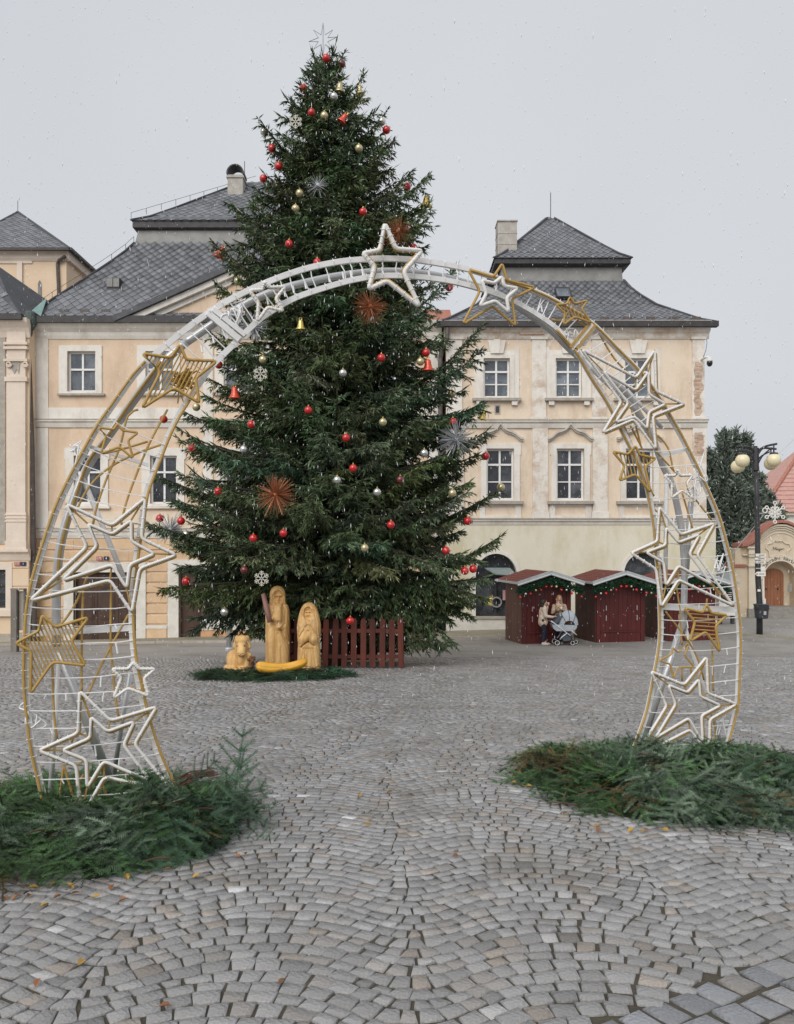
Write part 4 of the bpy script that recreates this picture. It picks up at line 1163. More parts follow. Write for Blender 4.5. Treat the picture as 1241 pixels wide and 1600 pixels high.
# small red roof glimpsed between the two big houses
YR = 46.0
hr = thing('low_house', 'low house with a red tiled roof glimpsed between the two mansard houses', 'house', (PX(684, YR), YR, -3))
m = MB(); m.box(PX(650, YR), PX(705, YR), YR, YR + 5, -3, PZ(512, YR)); build('wall', m, MT['plaster_c'], hr)
m = MB(); m.prism([(YR - 0.3, PZ(512, YR)), (YR + 2.5, PZ(484, YR + 2.5)), (YR + 5.3, PZ(512, YR))], PX(645, YR), PX(708, YR), axis='x'); build('roof', m, MT['clay'], hr)
# ================================================================ the star arch
MA, YA0, XA0 = 2.75, 6.1, -2.65          # the arch stands in a vertical plane that runs back to the right
PL_N = Vector((1, -MA, 0)).normalized()   # towards the viewer
PL_U = Vector((MA, 1, 0)).normalized()
PL_A = Vector((XA0, YA0, 0))
def AP(px, py, off=0.0):
    """point of the arch plane, shifted by off towards the square in front"""
    d = Vector(((px - 620.5) / F, 1.0, -(py - HZ) / F))
    o = Vector((0, 0, EYE))
    q = PL_A + PL_N * off
    t = (q - o).dot(PL_N) / d.dot(PL_N)
    return o + d * t
def spline(pts, step=0.06):
    """Catmull-Rom through 3-D points"""
    pts = [Vector(p) for p in pts]
    out = []
    n = len(pts)
    for i in range(n - 1):
        p0, p1, p2, p3 = pts[max(i - 1, 0)], pts[i], pts[i + 1], pts[min(i + 2, n - 1)]
        k = max(2, int((p2 - p1).length / step))
        for j in range(k):
            t = j / k
            out.append(0.5 * ((2 * p1) + (p2 - p0) * t + (2 * p0 - 5 * p1 + 4 * p2 - p3) * t * t + (3 * p1 - p0 - 3 * p2 + p3) * t ** 3))
    out.append(pts[-1])
    return out
OUT = [(79, 1290), (72, 1260), (60, 1210), (50, 1165), (44, 1115), (40, 1060), (41, 1005), (45, 945), (56, 894), (71, 845), (90, 790), (112, 744), (136, 698), (155, 664), (178, 631), (210, 586), (230, 565),
       (259, 540), (291, 514), (327, 488), (356, 470), (388, 454), (420, 440), (452, 428), (485, 418), (530, 409), (560, 406), (597, 404), (645, 406), (693, 413), (732, 421), (774, 434), (835, 455), (872, 473), (924, 505),
       (964, 545), (997, 579), (1022, 612), (1043, 645), (1062, 677), (1086, 725), (1104, 764), (1122, 807), (1133, 846), (1143, 888), (1150, 931), (1155, 980), (1155.5, 1020), (1154, 1060), (1152, 1100), (1146, 1126), (1141, 1146), (1131, 1180), (1122, 1205)]
INN = [(285, 1262), (269, 1222), (250, 1180), (232, 1125), (220, 1075), (210, 1025), (206, 975), (207, 930), (212, 880), (219, 833), (228, 775), (237.5, 746), (247, 722), (262, 683.5), (276, 654.5), (294, 625), (310.5, 602), (330, 573), (355.6, 547.6),
       (381, 522), (410, 496), (452, 470), (484.6, 457), (530, 443), (560, 436), (597, 431), (645, 432), (693, 437.6), (732, 446), (774, 459), (803, 471), (838, 491), (871, 515), (900, 548), (924, 588), (951.5, 631), (970, 668), (986, 699),
       (1006, 743), (1015.4, 780), (1023, 824), (1026, 863), (1030, 902), (1032, 950), (1032.5, 990), (1029, 1024), (1020, 1070), (1012, 1110), (1000, 1146), (988, 1178), (978, 1205)]
arch_c = AP(600, 1100); arch_root = Vector((0.35, 7.2, float(gz(0.35, 7.2))))
arch = thing('star_arch', 'large white and gold crescent arch of rope-light stars standing across the cobbled square', 'arch', arch_root)
def rail(path, w, d, mb):
    """flat bar following a path in the arch plane: w across (in plane), d deep"""
    n = len(path); vs = []
    for i in range(n):
        t = (path[min(i + 1, n - 1)] - path[max(i - 1, 0)]).normalized()
        s = t.cross(PL_N).normalized()
        for (a, b) in ((-1, -1), (1, -1), (1, 1), (-1, 1)):
            vs.append(path[i] + s * w / 2 * a + PL_N * d / 2 * b)
    fs = []
    for i in range(n - 1):
        for j in range(4):
            k = (j + 1) % 4
            fs.append((i * 4 + j, i * 4 + k, i * 4 + 4 + k, i * 4 + 4 + j))
    fs += [(3, 2, 1, 0), tuple((n - 1) * 4 + j for j in range(4))]
    mb.add(vs, fs)
outp = spline([AP(*p) for p in OUT]); innp = spline([AP(*p) for p in INN])
outb = spline([AP(*p, off=-0.26) for p in [(x + 6, y + 1) for x, y in OUT]]); innb = spline([AP(*p, off=-0.26) for p in [(x + 5, y + 3) for x, y in INN]])
m = MB(); rail(outp, 0.046, 0.03, m); build('outer_rail', m, MT['white_metal'], arch)
m = MB(); rail(innp, 0.046, 0.03, m); build('inner_rail', m, MT['white_metal'], arch)
def sub(pts, lo, hi):
    return pts[lo:hi]
def tube_px(pts, r, off, mb, n=7, step=0.05):
    mb.tube(spline([AP(x, y, off) for x, y in pts], step), r, n)
# gold rope lights on the rails of both legs
gold = [OUT[:17], INN[:16], OUT[30:], INN[32:]]
for i, g in enumerate(gold):
    m = MB(); dx = (-4 if i in (0,) else 4 if i == 1 else 3 if i == 2 else -2)
    tube_px([(x + dx * 0.7, y) for x, y in g], 0.0115, 0.035, m); build('gold_rope', m, MT['rope_gold'], arch, sm=True)
for i, g in enumerate([INN[:6], OUT[3:13]]):
    m = MB(); tube_px([(x + (3 if i else -4), y + 4) for x, y in g], 0.010, -0.03, m); build('white_rope', m, MT['rope_white'], arch, sm=True)
# ladder pegs between the rails at the top and light strings across the legs
def at_frac(path, p):  # nearest point of a dense path to pixel p
    q = AP(*p); return min(path, key=lambda v: (v - q).length)
def cross_strings(pairs, r, name, sag=0.02, drips=True):
    for (p, q) in pairs:
        m = MB()
        a, b = AP(*p, off=0.02), AP(*q, off=0.02)
        k = 7; pts = []
        for i in range(k):
            t = i / (k - 1)
            pts.append(a.lerp(b, t) + Vector((0, 0, -sag * 4 * t * (1 - t))) + Vector((0, 0, random.gauss(0, 0.003))))
        m.tube(pts, r, 5)
        if drips:
            for i in range(1, k - 1):
                if random.random() < 0.35:
                    L = random.uniform(0.03, 0.10)
                    m.tube([pts[i], pts[i] + Vector((random.uniform(-0.02, 0.02), 0, -L))], r * random.uniform(0.9, 1.5), 5)
        build(name, m, MT['string'], arch)
def polyx(poly, y, i0, i1):
    for (a, b) in zip(poly[i0:i1 - 1], poly[i0 + 1:i1]):
        if (a[1] - y) * (b[1] - y) <= 0 and a[1] != b[1]:
            t = (y - a[1]) / (b[1] - a[1]); return a[0] + (b[0] - a[0]) * t
    return None
def leg_pairs(io, ii, y0, y1, dy, tilt):
    out_ = []
    y = y0
    while y < y1:
        xa, xb = polyx(OUT, y, *io), polyx(INN, y + tilt(y), *ii)
        if xa is not None and xb is not None: out_.append(((xa, y), (xb, y + tilt(y))))
        y += dy + random.uniform(-2, 2)
    return out_
L1 = leg_pairs((0, 18), (0, 17), 920, 1262, 27, lambda y: -18 * (y - 950) / 300)
cross_strings(L1, 0.0048, 'light_string')
L2 = leg_pairs((0, 18), (0, 17), 650, 915, 25, lambda y: 45 * (930 - y) / 280)
cross_strings(L2, 0.0042, 'light_string', drips=False)
Rr1 = leg_pairs((38, 60), (36, 60), 700, 1165, 24, lambda y: 4)
cross_strings(Rr1, 0.0048, 'light_string')
# many short ties binding the ropes to the rails
m = MB()
for path, sgn in ((outp, 1), (innp, 1)):
    for i in range(0, len(path) - 1, 2):
        t = (path[i + 1] - path[i]).normalized(); s = t.cross(PL_N).normalized()
        pc = path[i] + PL_N * 0.03
        m.tube([pc - s * 0.027, pc + PL_N * 0.016, pc + s * 0.027], 0.003, 4)
build('cable_tie', m, MT['string'], arch)['kind'] = 'stuff'
pegs = []
pegi = [(300, 520, 328, 560)]
for i in range(17, 33):
    for f in (0.0, 0.5):
        m = MB()
        a = Vector(OUT[i] + (0,)).lerp(Vector(OUT[i + 1] + (0,)), f)
        ia, ib = AP(a.x, a.y), None
        q = min(innp, key=lambda v: (v - ia).length)
        jit = Vector((random.uniform(-0.02, 0.02), 0, random.uniform(-0.02, 0.02)))
        m.tube([ia, (ia + q) / 2 + jit + PL_N * 0.01, q], 0.0055, 5)
        if random.random() < 0.4: m.tube([(ia + q) / 2, (ia + q) / 2 + Vector((0.01, 0, -0.06))], 0.009, 5)
        build('rung', m, MT['string'], arch)
for i in range(32, 38):
    for f in (0.0, 0.33, 0.66):
        m = MB()
        a = Vector(OUT[i] + (0,)).lerp(Vector(OUT[i + 1] + (0,)), f); ia = AP(a.x, a.y)
        q = min(innp, key=lambda v: (v - ia).length)
        m.tube([ia, q], 0.006, 5)
        build('rung', m, MT['string'], arch)
# structural pipe behind the rails, with legs and braces
pipeL = [(291, 535), (349, 496), (404, 465), (445, 450), (485, 440), (530, 431), (597, 424), (660, 427), (720, 440), (774, 458), (807, 478), (860, 515), (893, 548), (940, 585), (976, 612), (1000, 650), (1020, 685), (1037, 730), (1050, 756), (1060, 799), (1066, 834), (1069.6, 892), (1068.6, 950), (1068, 985)]
m = MB(); m.tube(spline([AP(x, y, -0.13) for x, y in pipeL]), 0.033, 10); build('main_pipe', m, MT['grey_metal'], arch, sm=True)
m = MB(); m.tube(spline([AP(x, y, -0.13) for x, y in [(291, 535), (250, 572), (205, 632), (175, 674), (136, 732), (114, 785), (100, 829), (92.5, 866), (89, 910), (88, 970), (89, 1010)]]), 0.033, 10); build('main_pipe', m, MT['grey_metal'], arch, sm=True)
m = MB(); m.tube(spline([AP(x, y, -0.09) for x, y in [(252, 565), (205, 628), (172, 676), (138, 722), (118, 778), (104, 822), (94, 862), (90, 905)]]), 0.013, 7); build('gold_rope', m, MT['rope_gold'], arch, sm=True)
def strut(a, b, r, mat='white_metal', n=9, off=-0.12, off2=None):
    m = MB(); m.tube([AP(*a, off=off), AP(*b, off=off if off2 is None else off2)], r, n); return build('brace', m, MT[mat], arch, sm=True)
strut((126, 738), (200, 918), 0.021); strut((92, 1018), (178, 1232), 0.036, 'grey_metal', off2=-0.35); strut((94, 1020), (78, 1250), 0.020, off2=-0.3)
strut((204, 1050), (174, 1235), 0.02, 'grey_metal', off=-0.3, off2=-0.75)
strut((1068, 970), (1000, 1172), 0.036, 'grey_metal', off2=-0.3); strut((1068, 972), (1132, 1178), 0.02, off2=-0.25)
strut((1080, 784), (1072, 900), 0.03, 'grey_metal'); strut((1042, 735), (1040, 905), 0.022); strut((1002, 1172), (993, 1195), 0.036, 'grey_metal', off=-0.3)
strut((980, 610), (1034, 668), 0.020); strut((900, 552), (992, 640), 0.026, off=-0.05)
def flat(a, b, wd, dp, off=-0.03, mat='white_metal', name='cross_bar'):
    m = MB(); m.bar(AP(*a, off=off), AP(*b, off=off), dp, wd, up=(0, 0, 1)); return build(name, m, MT[mat], arch)
flat((46, 990), (207, 981), 0.045, 0.03); flat((1034, 948), (1152, 953), 0.06, 0.03); flat((141, 698), (233, 727), 0.025, 0.03); flat((1031, 713), (1072, 701), 0.045, 0.03)
flat((325, 489), (374, 531), 0.05, 0.035, off=0.02); flat((333, 484), (383, 524), 0.04, 0.04, off=0.025); flat((329, 487), (378, 528), 0.022, 0.05, off=-0.06, mat='grey_metal')
flat((929, 511), (899, 548), 0.03, 0.03, off=0.02); flat((925, 507), (893, 546), 0.028, 0.03, off=0.03)
flat((930, 508), (901, 545), 0.024, 0.02, off=0.045, mat='rope_gold'); flat((922, 505), (891, 543), 0.024, 0.02, off=0.045, mat='rope_gold')
# clumps of loose cable on the pipe
for (a, r_) in (((358, 498), 18), ((372, 490), 14), ((905, 530), 14), ((1090, 745), 16), ((1080, 770), 14), ((1120, 890), 16), ((50, 1120), 18), ((118, 700), 12), ((1130, 1130), 14), ((890, 520), 10)):
    m = MB()
    for k in range(3):
        pts = [AP(a[0] + random.gauss(0, r_ * 0.5), a[1] + random.gauss(0, r_ * 0.7), random.uniform(-0.05, 0.05)) for _ in range(6)]
        m.tube(spline(pts, 0.02), 0.006, 5)
    build('loose_cable', m, MT['string'], arch, sm=True)
# gold tubes sweeping through the legs
SW = [[(216, 640), (200, 650), (187, 700), (168, 745), (152, 790), (145, 822)], [(262, 640), (235, 690), (212, 745), (196, 790), (190, 820)], [(255, 694), (215, 708), (172, 730), (140, 760), (118, 800)], [(231, 690), (180, 705), (158, 709)],
      [(137, 900), (120, 940), (102, 968), (92, 978)], [(130, 920), (129, 960), (128, 1010), (128, 1080)], [(174, 912), (173, 1000), (176, 1040), (182, 1100), (186, 1120)], [(201, 960), (176, 1006), (158, 1040), (136, 1088)],
      [(82, 1035), (84, 1100), (86, 1130), (90, 1155)], [(118, 1140), (112, 1160)], [(128, 1083), (136, 1108), (142, 1122)], [(100, 1195), (92, 1252)], [(100, 1195), (116, 1252)], [(160, 1225), (174, 1264)], [(205, 1213), (227, 1258)], [(250, 1224), (262, 1235)], [(131, 1210), (122, 1224)],
      [(987, 640), (1000, 690), (1008, 720)], [(985, 665), (1003, 700), (1007, 712)], [(1028, 680), (1044, 700), (1052, 735)], [(1025, 705), (1050, 732), (1058, 742)], [(1085, 778), (1112, 812)], [(1066, 770), (1075, 800), (1082, 825)], [(1008, 755), (1018, 790), (1028, 800)], [(1008, 730), (1015, 760), (1022, 775)],
      [(1100, 895), (1124, 930)], [(1057, 915), (1062, 950), (1064, 985), (1066, 1008)], [(1040, 955), (1077, 1004), (1092, 1034), (1100, 1062)], [(1105, 935), (1104, 946)], [(1113, 1010), (1114, 1050), (1115, 1080)], [(1066, 1043), (1066, 1064)], [(1080, 1040), (1080, 1068)], [(1118, 1130), (1118, 1165)],
      [(890, 470), (880, 500), (838, 492), (800, 470)], [(838, 455), (872, 478), (918, 512)], [(800, 468), (850, 500), (892, 545)], [(930, 510), (960, 560), (990, 590)], [(905, 555), (940, 610), (970, 655), (990, 700)]]
for s_ in SW:
    m = MB(); tube_px(s_, 0.0092, -0.02, m); build('gold_rope', m, MT['rope_gold'], arch, sm=True)
# ---- stars
def fillet(poly, k=0.16):
    """round the corners of a closed polygon of 3-D points"""
    n = len(poly); out_ = []
    for i in range(n):
        p, a, b = poly[i], poly[i - 1], poly[(i + 1) % n]
        da = min(k * (a - p).length, 0.035); db = min(k * (b - p).length, 0.035)
        pa = p + (a - p).normalized() * da; pb = p + (b - p).normalized() * db
        for t in (0, 0.33, 0.67, 1):
            out_.append(pa * (1 - t) ** 2 + p * 2 * t * (1 - t) + pb * t * t)
    return out_
def outline(poly, r, off, mat, parent, name):
    q = fillet([AP(x, y, off) for x, y in poly])
    m = MB(); m.tube(q, r, 8, closed=True)
    return build(name, m, MT[mat], parent, sm=True)
def scaled(poly, k):
    cx, cy = sum(p[0] for p in poly) / 10, sum(p[1] for p in poly) / 10
    return [(cx + (x - cx) * k, cy + (y - cy) * k) for x, y in poly]
def shifted(poly, dx, dy): return [(x + dx, y + dy) for x, y in poly]
def star_white(poly, r, label=None, inner=None, off=0.10):
    s = outline(poly, r, off, 'rope_white', arch, 'star')
    if label: s['label'] = label
    outline(scaled(poly, 0.90) if inner is None else shifted(poly, 2.4, 2.6), r * 0.8, off - 0.01, 'rope_gold', s, 'gold_backing')
    if inner is not None:
        outline(inner, r, off, 'rope_white', s, 'inner_outline'); outline(shifted(inner, 2.4, 2.6), r * 0.85, off - 0.03, 'rope_gold', s, 'gold_backing')
        for i in range(10):
            m = MB(); m.tube([AP(*poly[i], off=off - 0.03), AP(*inner[i], off=off - 0.03)], r * 0.6, 6)
            build('spoke', m, MT['rope_gold'], s)
    m = MB()
    pts = [AP(x, y, off) for x, y in poly]
    for i in range(10):
        a, b = pts[i], pts[(i + 1) % 10]
        for t in (0.25, 0.5, 0.75):
            p = a.lerp(b, t); sdir = (b - a).normalized().cross(PL_N).normalized()
            m.tube([p - sdir * r * 1.5, p + PL_N * r * 1.25, p + sdir * r * 1.5], 0.0032, 4)
    build('cable_tie', m, MT['string'], s)['kind'] = 'stuff'
    return s
def lattice(poly, ang, gap, r, parent, off):
    c, s_ = math.cos(ang), math.sin(ang)
    pr_ = [(-x * s_ + y * c) for x, y in poly]
    lo, hi = min(pr_), max(pr_)
    v = lo + gap * 0.6; bars = []
    while v < hi:
        hits = []
        for i in range(10):
            a, b = pr_[i], pr_[(i + 1) % 10]
            if (a - v) * (b - v) < 0:
                t = (v - a) / (b - a); p, q = poly[i], poly[(i + 1) % 10]
                hits.append((p[0] + (q[0] - p[0]) * t, p[1] + (q[1] - p[1]) * t))
        hits.sort(key=lambda h: h[0] * c + h[1] * s_)
        for p, q in zip(hits[::2], hits[1::2]):
            m = MB(); m.tube([AP(*p, off=off), AP(*q, off=off)], r, 5); build('lattice_bar', m, MT['rope_gold'], parent)
        v += gap
def star_gold(poly, r, lat=None, label=None, off=0.08):
    s = outline(poly, r, off, 'rope_gold', arch, 'star')
    if label: s['label'] = label
    if lat: lattice(poly, R(lat[0]), lat[1], r * 0.5, s, off - 0.012)
    return s
S1 = [(601.5, 349), (619, 389), (660, 391.6), (630.5, 425), (656, 479.5), (605, 439), (576, 452), (585.5, 417), (567, 396), (593.5, 391)]
s = star_white(S1, 0.0205, 'thick white star at the crown of the arch')
S2 = [(785, 412), (792, 437.6), (837, 449), (800, 466.7), (806, 510), (770, 478), (723, 507), (750, 455), (732, 421.5), (771, 433)]
S2i = [(784, 433), (788, 447), (809, 450.5), (792, 465), (795, 488), (774, 470), (750, 478), (760, 459), (753, 438), (772, 442.5)]
s = star_gold(S2, 0.0125, None, 'gold star with a white star inside it'); outline(S2i, 0.017, 0.12, 'rope_white', s, 'inner_outline')
S3 = [(891, 464), (898, 474.5), (918, 469.6), (908.6, 483), (924, 504), (898, 495), (881, 507), (882.6, 489), (869, 476), (885.6, 475)]
star_gold(S3, 0.0105, (70, 4.5), 'small gold lattice star')
S4 = [(908, 545.5), (994, 590), (1023, 547), (1025, 611), (1069, 631), (1020, 650), (1025, 703), (990, 655), (942, 676), (971, 628)]
S4i = [(942, 579), (993, 610), (1013, 581), (1014, 616), (1040, 631), (1014, 643.5), (1011, 669.5), (992, 651), (961, 660), (982, 630)]
star_white(S4, 0.0128, 'double-outlined white star', S4i)
S5 = [(993, 697), (1000, 711), (1025, 716), (1007.7, 729.6), (1017, 770), (993, 741), (968, 751), (976, 727), (957.4, 705.5), (980.6, 710)]
star_gold(S5, 0.0128, (78, 5.5), 'gold lattice star')
S6 = [(1059, 733.5), (1063, 743), (1082, 742), (1073.5, 755), (1084, 780), (1066, 766), (1049, 778), (1050, 755), (1037.7, 743), (1054, 743)]
star_white(S6, 0.0115, 'small white star')
S7 = [(1030, 791.5), (1064, 835), (1116, 817.6), (1089, 867), (1146, 946), (1060, 905.7), (1033, 948), (1025, 889), (986, 864), (1027, 845.7)]
S7i = [(1040.6, 824), (1060, 847.6), (1093, 835), (1077, 865), (1112, 912), (1060, 884), (1040.6, 915), (1037, 878.6), (1009.6, 863), (1040, 851.5)]
star_white(S7, 0.0135, 'large double-outlined white star', S7i)
S8 = [(1104, 945), (1112, 958), (1136, 961), (1118, 978), (1125, 1019), (1103, 987), (1078, 1002), (1086, 972), (1069, 950), (1098, 957)]
star_gold(S8, 0.0135, (4, 6.0), 'gold star filled with level bars')
S9 = [(1077, 1004), (1070, 1024), (1085, 1042), (1059, 1043), (1052, 1060), (1048, 1038), (1030, 1032), (1050, 1022), (1051, 1012), (1060, 1019)]
star_gold(S9, 0.0095, None, 'open gold star')
S10 = [(1017, 1049), (1069, 1070), (1104, 1026), (1106, 1083), (1151, 1100), (1109, 1124), (1108, 1180), (1078, 1140), (992, 1184), (1042, 1102)]
S10i = [(1044, 1070), (1074, 1082), (1092, 1061), (1094, 1088), (1126, 1102), (1096, 1118), (1098, 1160), (1076, 1122), (1024, 1153), (1056, 1100)]
star_white(S10, 0.0135, 'lowest double-outlined white star of the leg', S10i)
S11 = [(413.6, 439.6), (421.7, 449), (446, 447.7), (431, 467), (442.7, 486), (418.5, 480), (402, 502.5), (404, 472), (389.5, 454), (410, 452.5)]
star_white(S11, 0.0135, 'small thick white star')
S12 = [(222, 552), (267, 559), (281.5, 538), (291, 562), (339.5, 564), (305.7, 591), (312, 630), (272, 605.6), (222, 638), (251, 581.5)]
star_gold(S12, 0.0125, (-62, 6.2), 'gold lattice star with slanting bars')
m = MB()
for k in range(60):
    c = AP(286 + random.gauss(0, 7), 594 + random.gauss(0, 9), -0.05); a_ = Vector((random.gauss(0, 1), random.gauss(0, 1), random.gauss(0, 1))).normalized() * 0.07
    m.tube([c - a_, c + a_], 0.006, 4)
build('gold_rosette', m, MT['rope_gold'], arch)
S13 = [(154, 668), (178, 671), (184, 662), (191.6, 672.6), (216, 676), (200, 688), (208.5, 717), (187, 698), (158, 709), (166, 681)]
star_gold(S13, 0.0092, None, 'small open gold star')
S14 = [(103, 787), (175, 821), (227, 778), (220.6, 841), (276, 867), (218, 888), (206, 957), (172, 906), (46.6, 938.5), (136, 854)]
S14i = [(137, 818), (175, 834.6), (205, 813), (205, 845.5), (242, 865), (202.5, 882), (198, 919), (175, 882), (97, 907), (152, 853)]
star_white(S14, 0.0118, 'largest double-outlined white star', S14i)
S15 = [(66, 961), (87.5, 980), (139, 964), (111, 1002), (135, 1040), (82.5, 1034), (47.5, 1084), (49, 1017), (24, 1005), (61, 986)]
star_gold(S15, 0.0115, (66, 6.0), 'gold star filled with steep slanting bars')
S16 = [(209, 1035), (217.5, 1045), (242.5, 1045), (225, 1060), (232.5, 1087.5), (200, 1075), (177.5, 1091), (190, 1059), (175, 1045), (200, 1045)]
star_white(S16, 0.0118, 'small white star')
S17 = [(124, 1079), (172.5, 1126), (245, 1104), (210, 1162.5), (268, 1234), (163, 1214), (126, 1280), (119, 1196), (60, 1172.5), (122.5, 1145)]
S17i = [(142, 1120), (168, 1143), (210, 1127), (193, 1164), (236, 1221), (162, 1189), (136, 1231), (135, 1187), (97, 1172), (141, 1153)]
star_white(S17, 0.0122, 'lowest double-outlined white star of the leg', S17i)
# ================================================================ the Christmas tree
TY = 20.3
def tree_cx(py): return 508 + 17 * (py - 90) / 900.0
SIL = [(88, 498, 524), (120, 474, 545), (160, 462, 578), (200, 428, 603), (250, 420, 612), (300, 410, 640), (335, 395, 662), (400, 352, 672), (450, 356, 672), (500, 356, 690), (550, 350, 712), (620, 310, 722), (700, 288, 732), (780, 262, 752), (840, 262, 752), (900, 268, 748), (950, 292, 742), (1000, 350, 700)]
def sil(py):
    a = np.array(SIL)
    return float(np.interp(py, a[:, 0], a[:, 1])), float(np.interp(py, a[:, 0], a[:, 2]))
tz = lambda py: PZ(py, TY)
tx = lambda px: PX(px, TY)
base = Vector((tx(525), TY, float(gz(tx(525), TY))))
xt = thing('christmas_tree', 'tall decorated spruce Christmas tree rising above the roofs in the middle of the square', 'tree', base)
m = MB()
pts = []; rs = []
for k in range(16):
    t = k / 15.0
    py = 1048 - t * (1048 - 95)
    pts.append((tx(tree_cx(py)) + random.gauss(0, 0.015), TY + random.gauss(0, 0.015), tz(py))); rs.append(0.24 * (1 - t) ** 0.85 + 0.02)
pts[0] = (base.x, base.y, base.z - 0.1)
m.tube(pts, rs, 10); build('trunk', m, MT['bark'], xt, sm=True)

class Shoots:
    """needle-covered shoots: lance-shaped blades, gathered as arrays"""
    def __init__(s): s.b = []; s.d = []; s.l = []; s.w = []; s.t = []
    def add(s, b, d, l, w, t): s.b.append(b); s.d.append(d); s.l.append(l); s.w.append(w); s.t.append(t)
    def mesh(s, name, mat, parent, off):
        b = np.array(s.b) - np.array(off); d = np.array(s.d); d /= np.linalg.norm(d, axis=1, keepdims=True)
        l = np.array(s.l)[:, None]; w_ = np.array(s.w)[:, None]; t = np.array(s.t)
        n = len(b)
        ref = rng.normal(0, 1, (n, 3)); u = np.cross(d, ref); u /= np.linalg.norm(u, axis=1, keepdims=True) + 1e-9
        v = np.cross(d, u)
        V = np.empty((n, 4, 3))
        V[:, 0] = b; V[:, 1] = b + d * l * 0.38 + u * w_; V[:, 2] = b + d * l; V[:, 3] = b + d * l * 0.45 - u * w_ * 0.9
        Fa = (np.array([[0, 1, 2, 3]])[None] + (np.arange(n) * 4)[:, None, None]).reshape(-1, 4)
        print(name, 'shoots', n)
        return np_mesh(name, V.reshape(-1, 3), Fa, mat, parent, np.repeat(t, 4, 0))
SH = Shoots()
BR = MB()
def bough(z0, az, L, rise, droop, dens=1.0, bush=1.0):
    """one spruce bough: a limb that sags then turns up, with hanging side twigs full of short shoots"""
    py = HZ - (z0 - EYE) * F / TY
    x0 = tx(tree_cx(py)); p0 = Vector((x0, TY, z0))
    h = Vector((math.cos(az), math.sin(az), 0))
    n = max(5, int(L / 0.22))
    pts = []
    bend = random.gauss(0, 0.07)
    side = Vector((-h.y, h.x, 0))
    for k in range(n + 1):
        t = k / n
        pts.append(p0 + h * L * t + side * (bend * L * t * t) + Vector((0, 0, L * (-droop * t + (rise + droop) * t ** 2.1))))
    BR.tube(pts, [max(0.012 + 0.011 * L * (1 - k / n), 0.006) for k in range(n + 1)], 4, caps=False)
    tonebase = random.uniform(0.62, 1.35)
    hue = np.array([1.0 + random.gauss(0, 0.11), 1.0, 1.0 + random.gauss(0, 0.14)])
    step = 0.104 / dens
    s_ = 0.16 * L if L > 1 else 0.05
    while s_ < L:
        t = s_ / L
        k = min(int(t * n), n - 1); f = t * n - k
        p = pts[k].lerp(pts[k + 1], f); tg = (pts[k + 1] - pts[k]).normalized()
        for sg in (-1, 1):
            if random.random() < 0.12: continue
            l = (0.20 + 0.62 * min(1, L / 2.2) * (1 - t) ** 0.6 * min(1, t * 4)) * random.uniform(0.65, 1.2) * bush
            sd = (side * sg * random.uniform(0.5, 1.0) + tg * random.uniform(0.45, 0.95) + Vector((0, 0, random.uniform(-0.55, 0.15)))).normalized()
            m_ = max(1, int(l / 0.085))
            q = p
            g = Vector((0, 0, -0.13 * (0.5 + l)))
            for i in range(m_):
                sd = (sd + g * 0.8 + Vector((0, 0, 0.05))).normalized()
                q2 = q + sd * (l / m_)
                tn = tonebase * random.uniform(0.55, 1.6) * hue
                SH.add(tuple(q), tuple(sd), l / m_ * 1.6, random.uniform(0.016, 0.026), tn)
                for e in range(4):
                    dd = sd + Vector((random.gauss(0, 0.6), random.gauss(0, 0.6), random.uniform(-1.2, 0.25)))
                    SH.add(tuple(q), tuple(dd), random.uniform(0.10, 0.21), random.uniform(0.012, 0.020), tn * random.uniform(0.85, 1.3))
                q = q2
        tn = tonebase * random.uniform(0.8, 1.3) * hue
        SH.add(tuple(p), tuple(tg + Vector((random.gauss(0, 0.25), random.gauss(0, 0.25), random.uniform(0, 0.5)))), random.uniform(0.12, 0.22), 0.02, tn)
        s_ += step * random.uniform(0.7, 1.3)
    p = pts[-1]; tg = (pts[-1] - pts[-2]).normalized()
    SH.add(tuple(p - tg * 0.05), tuple(tg + Vector((0, 0, 0.25))), random.uniform(0.2, 0.32), 0.022, np.array([1.2, 1.25, 1.1]) * tonebase)

py = 96.0
while py < 985:
    t = (py - 90) / 900.0
    zt = tz(py)
    nb = int(5 + 7 * min(1, t * 3.0))
    a0 = random.uniform(0, 2 * math.pi)
    for k in range(nb):
        a = a0 + 2 * math.pi * k / nb + random.gauss(0, 0.22)
        c, s_ = math.cos(a), math.sin(a)
        yy = py + random.gauss(0, 8)
        l, r = sil(yy)
        cx = tree_cx(yy)
        Ls = ((cx - l) if c < 0 else (r - cx)) * TY / F
        Lm = ((cx - l) + (r - cx)) / 2 * TY / F
        L = Ls * c * c + Lm * 0.82 * s_ * s_
        L *= random.uniform(0.72, 1.04)
        if L < 0.12: continue
        if s_ < -0.3 and yy > 870: L = min(L, 1.45)          # lowest boughs above the carved figures are cut back
        if s_ < -0.3 and yy > 950: continue
        if t < 0.12: rise, droop = random.uniform(0.35, 0.75), 0.0
        elif t < 0.45: rise, droop = random.uniform(0.05, 0.3), random.uniform(0.1, 0.25)
        elif t < 0.8: rise, droop = random.uniform(-0.12, 0.18), random.uniform(0.2, 0.35)
        else: rise, droop = random.uniform(-0.3, 0.02), random.uniform(0.25, 0.4)
        z0 = tz(yy) - L * rise * 0.6
        if z0 > tz(92): z0 = tz(92)
        bough(z0, a, L, rise, droop, dens=(0.85 if t > 0.2 else 0.95))
    py += 12.5 + 5.5 * t
